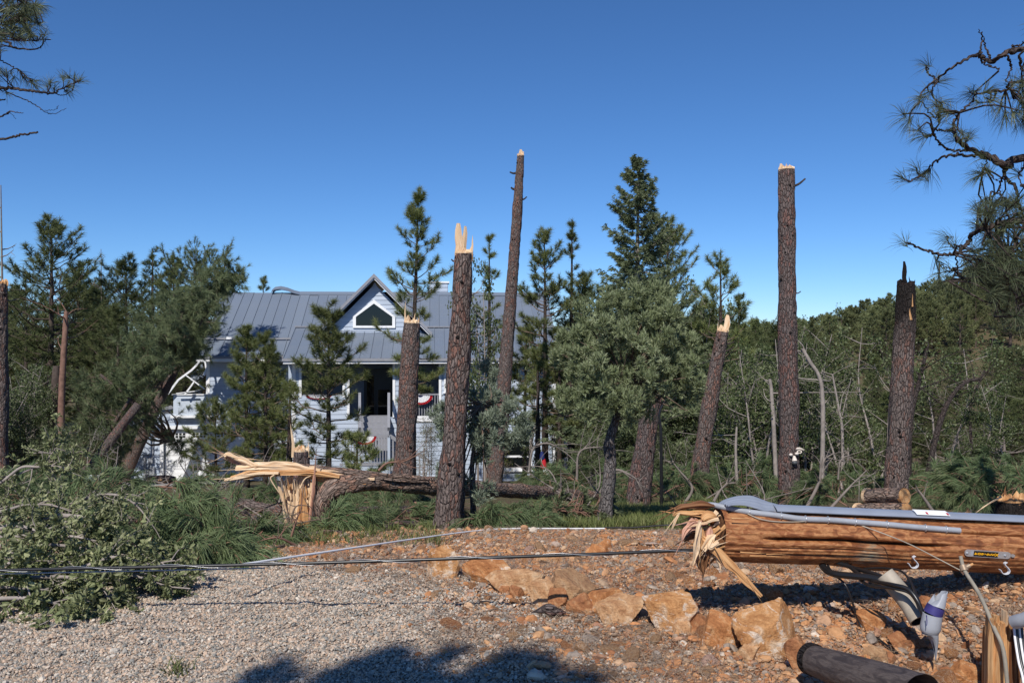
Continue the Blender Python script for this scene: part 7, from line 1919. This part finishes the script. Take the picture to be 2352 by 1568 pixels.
def bough_at(px, d, label, group, sc=1.0, dz=0.0):
    b = at(px, d, dz); root = empty('fallen_pine_bough', b, label, 'branch', group, RNG.uniform(0, 6.28)); root.scale = (sc,) * 3
    me = BT[RNG.integers(0, 5)]; link_part('stem', me[0], root); link_part('needles', me[1], root)
for k in range(34): bough_at(RNG.uniform(1250, 1760), RNG.uniform(14, 24), 'pine bough in the green tangle behind the fallen trunk', 'pine boughs tangled behind the fallen trunk', RNG.uniform(.7, 1.15), RNG.uniform(-.1, .12))
for k in range(22): bough_at(RNG.uniform(620, 900), RNG.uniform(12, 20), 'pine bough in the green tangle behind the split stump', 'pine boughs tangled behind the split stump', RNG.uniform(.45, .75), RNG.uniform(-.1, .0))
for k in range(26): bough_at(RNG.uniform(-150, 250), RNG.uniform(8.5, 20), 'pine bough in the green tangle behind the oak heap', 'pine boughs tangled behind the oak heap', RNG.uniform(.5, .9), RNG.uniform(-.1, .1))
for k in range(24): bough_at(RNG.uniform(1740, 2420), RNG.uniform(13, 22), 'pine bough in the green tangle behind the pole', 'pine boughs tangled behind the pole', RNG.uniform(.6, 1.1), RNG.uniform(-.1, .15))

# bare dead branches in the tangle
def dead_branch(label, pts, seed, r=.02, n=8, group=None, mt='dead', side=.5):
    rng = np.random.default_rng(seed); m = MB(); q = smooth_path([P3(*p) for p in pts], 20); q[:, 2] = np.maximum(q[:, 2], G(q[:, 0], q[:, 1]) + .01)
    tube(m, q, np.linspace(r, r * .25, 20), 6, 0, True); T = unit(np.gradient(q, axis=0))
    for k in range(n):
        i = rng.integers(4, 20); l = side * rng.uniform(.3, 1); e = q[i] + unit(T[i] + rng.normal(0, .6, 3)) * l; tube(m, smooth_path([q[i], (q[i] + e) / 2 + rng.normal(0, .06, 3) * l, e], 6), np.linspace(r * .35, .002, 6), 4, 0, False)
    return thing('dead_branch', m, M[mt], q[0], label, 'branch', group)
dead_branch('grey dead branch arching by the lower window', [(1215, 1080, 13), (1225, 1030, 13), (1260, 1018, 13), (1300, 1040, 13), (1330, 1070, 13)], 1)
dead_branch('bare dead branch arching right beside the juniper stem', [(1325, 1100, 13), (1330, 1040, 13), (1365, 1027, 13), (1395, 1035, 13)], 2)
dead_branch('thick forked dead branch left of the red barked trunk', [(1380, 1130, 13.5), (1410, 1080, 13.5), (1455, 1095, 13.5), (1465, 1110, 13.5)], 3, .03)
dead_branch('dead branches sticking up behind the torn pole end', [(1570, 1160, 15), (1590, 1120, 15), (1560, 1080, 15), (1545, 1060, 15)], 4, .03)
dead_branch('Y shaped dead limb beside the foot of the leaning trunk', [(1640, 1150, 14), (1655, 1125, 14), (1680, 1100, 14)], 5, .03, 5)
dead_branch('bare curved branch right of the tall snag', [(1850, 1170, 13), (1880, 1110, 13), (1890, 1060, 13), (1915, 1040, 13)], 6, .03)
dead_branch('thin arching twig between the snags', [(1925, 1100, 13), (1930, 1060, 13), (1950, 1048, 13), (1985, 1075, 13)], 7, .015)
dead_branch('dead limb leaning before the charred trunk', [(1905, 1170, 12.5), (1950, 1120, 12.5), (1990, 1080, 12.5)], 8, .025)
dead_branch('fallen dead limb right of the stacked logs', [(2150, 1185, 12), (2120, 1140, 12), (2105, 1120, 12)], 9, .03, 3)
dead_branch('pale splinter leaning left from the burnt stump', [(2300, 1140, 9.4), (2265, 1160, 9.4), (2235, 1182, 9.4)], 10, .012, 0, mt='raw')
dead_branch('dark twig across the far right thicket', [(2140, 1190, 9.2), (2200, 1180, 9.3), (2240, 1168, 9.3)], 11, .008, 1)
dead_branch('bare reddish branch bent over the right of the split trunk', [(870, 1080, 12), (890, 1063, 12), (930, 1058, 12), (965, 1040, 12)], 12, .02, 5, mt='bark_tan')
for k in range(44):
    px = RNG.uniform(440, 660) if k < 18 else RNG.uniform(1200, 1760) if k < 34 else RNG.uniform(30, 330); d = RNG.uniform(11, 15); a = at(px, d, .05); b_ = a + np.array([RNG.normal(0, .5), RNG.normal(0, .4), RNG.uniform(.2, .8)])
    q = smooth_path([a, (a + b_) / 2 + RNG.normal(0, .12, 3), b_], 12); m = MB(); tube(m, q, np.linspace(.016, .004, 12), 5, 0, False)
    for j in range(6):
        i = RNG.integers(3, 12); e = q[i] + unit(RNG.normal(0, 1, 3) + [0, 0, .3]) * RNG.uniform(.1, .4); tube(m, smooth_path([q[i], (q[i] + e) / 2 + RNG.normal(0, .03, 3), e], 5), np.linspace(.006, .002, 5), 4, 0, False)
    thing('dead_branch', m, M['dead'], a, 'bare grey branch sticking out of the green tangle', 'branch', 'bare grey branches in the green tangle')
for k in range(46):
    px = RNG.uniform(430, 720) if k < 30 else RNG.uniform(250, 430); d = RNG.uniform(7.4, 10.5); a = at(px, d, .03); b_ = a + np.array([RNG.normal(0, .35), RNG.normal(0, .25), RNG.uniform(.0, .3)])
    q = smooth_path([a, (a + b_) / 2 + RNG.normal(0, .06, 3) + [0, 0, .05], b_], 12); q[:, 2] = np.maximum(q[:, 2], G(q[:, 0], q[:, 1]) + .02); m = MB(); tube(m, q, np.linspace(.013, .004, 12), 5, 0, False)
    for j in range(5):
        i = RNG.integers(3, 12); e = q[i] + unit(RNG.normal(0, 1, 3) + [0, 0, .2]) * RNG.uniform(.08, .3); tube(m, smooth_path([q[i], (q[i] + e) / 2 + RNG.normal(0, .02, 3), e], 5), np.linspace(.005, .002, 5), 4, 0, False)
    thing('dead_branch', m, M[['bark_tan', 'twig', 'dead'][k % 3]], a, 'bare brown branch lying among the fallen pine boughs', 'branch', 'bare brown branches among the fallen boughs')
# white things lying before the garage
c = at(205, 24.5)
m = MB(); box(m, tuple(c + [-.42, -.3, .0]), tuple(c + [.42, .3, .36])); bx = thing('white_bin', m, M['white'], c, 'white plastic bin lying at the foot of the reddish leaning trunk', 'bin')
c = at(372, 30); rt = empty('firewood_heap_log', c, 'split orange log lying before the garage corner', 'log')
m = MB(); tube(m, smooth_path([c + [-.5, 0, .12], c + [0, 0, .2], c + [.45, 0, .16]], 12), np.linspace(.16, .13, 12), 14, 0, True, True, plates(.01)); part('bark', m, M['bark'], rt)
m = MB(); shard(m, c + [-.1, -.14, .14], np.array([1, 0, .1]), .16, .06, .6, np.array([0, 0, 1.])); part('splinter', m, M['raw_orange'], rt)
for i_, nm in enumerate(('crumpled white cloth lying by the garage corner', 'torn white piece lying left of the garage corner')):
    c = at(345 - 28 * i_, 30.5, .08); m = MB(); lump(m, c, (.16, .12, .09), 0); thing('white_debris', m, M['white'], c, nm, 'debris')
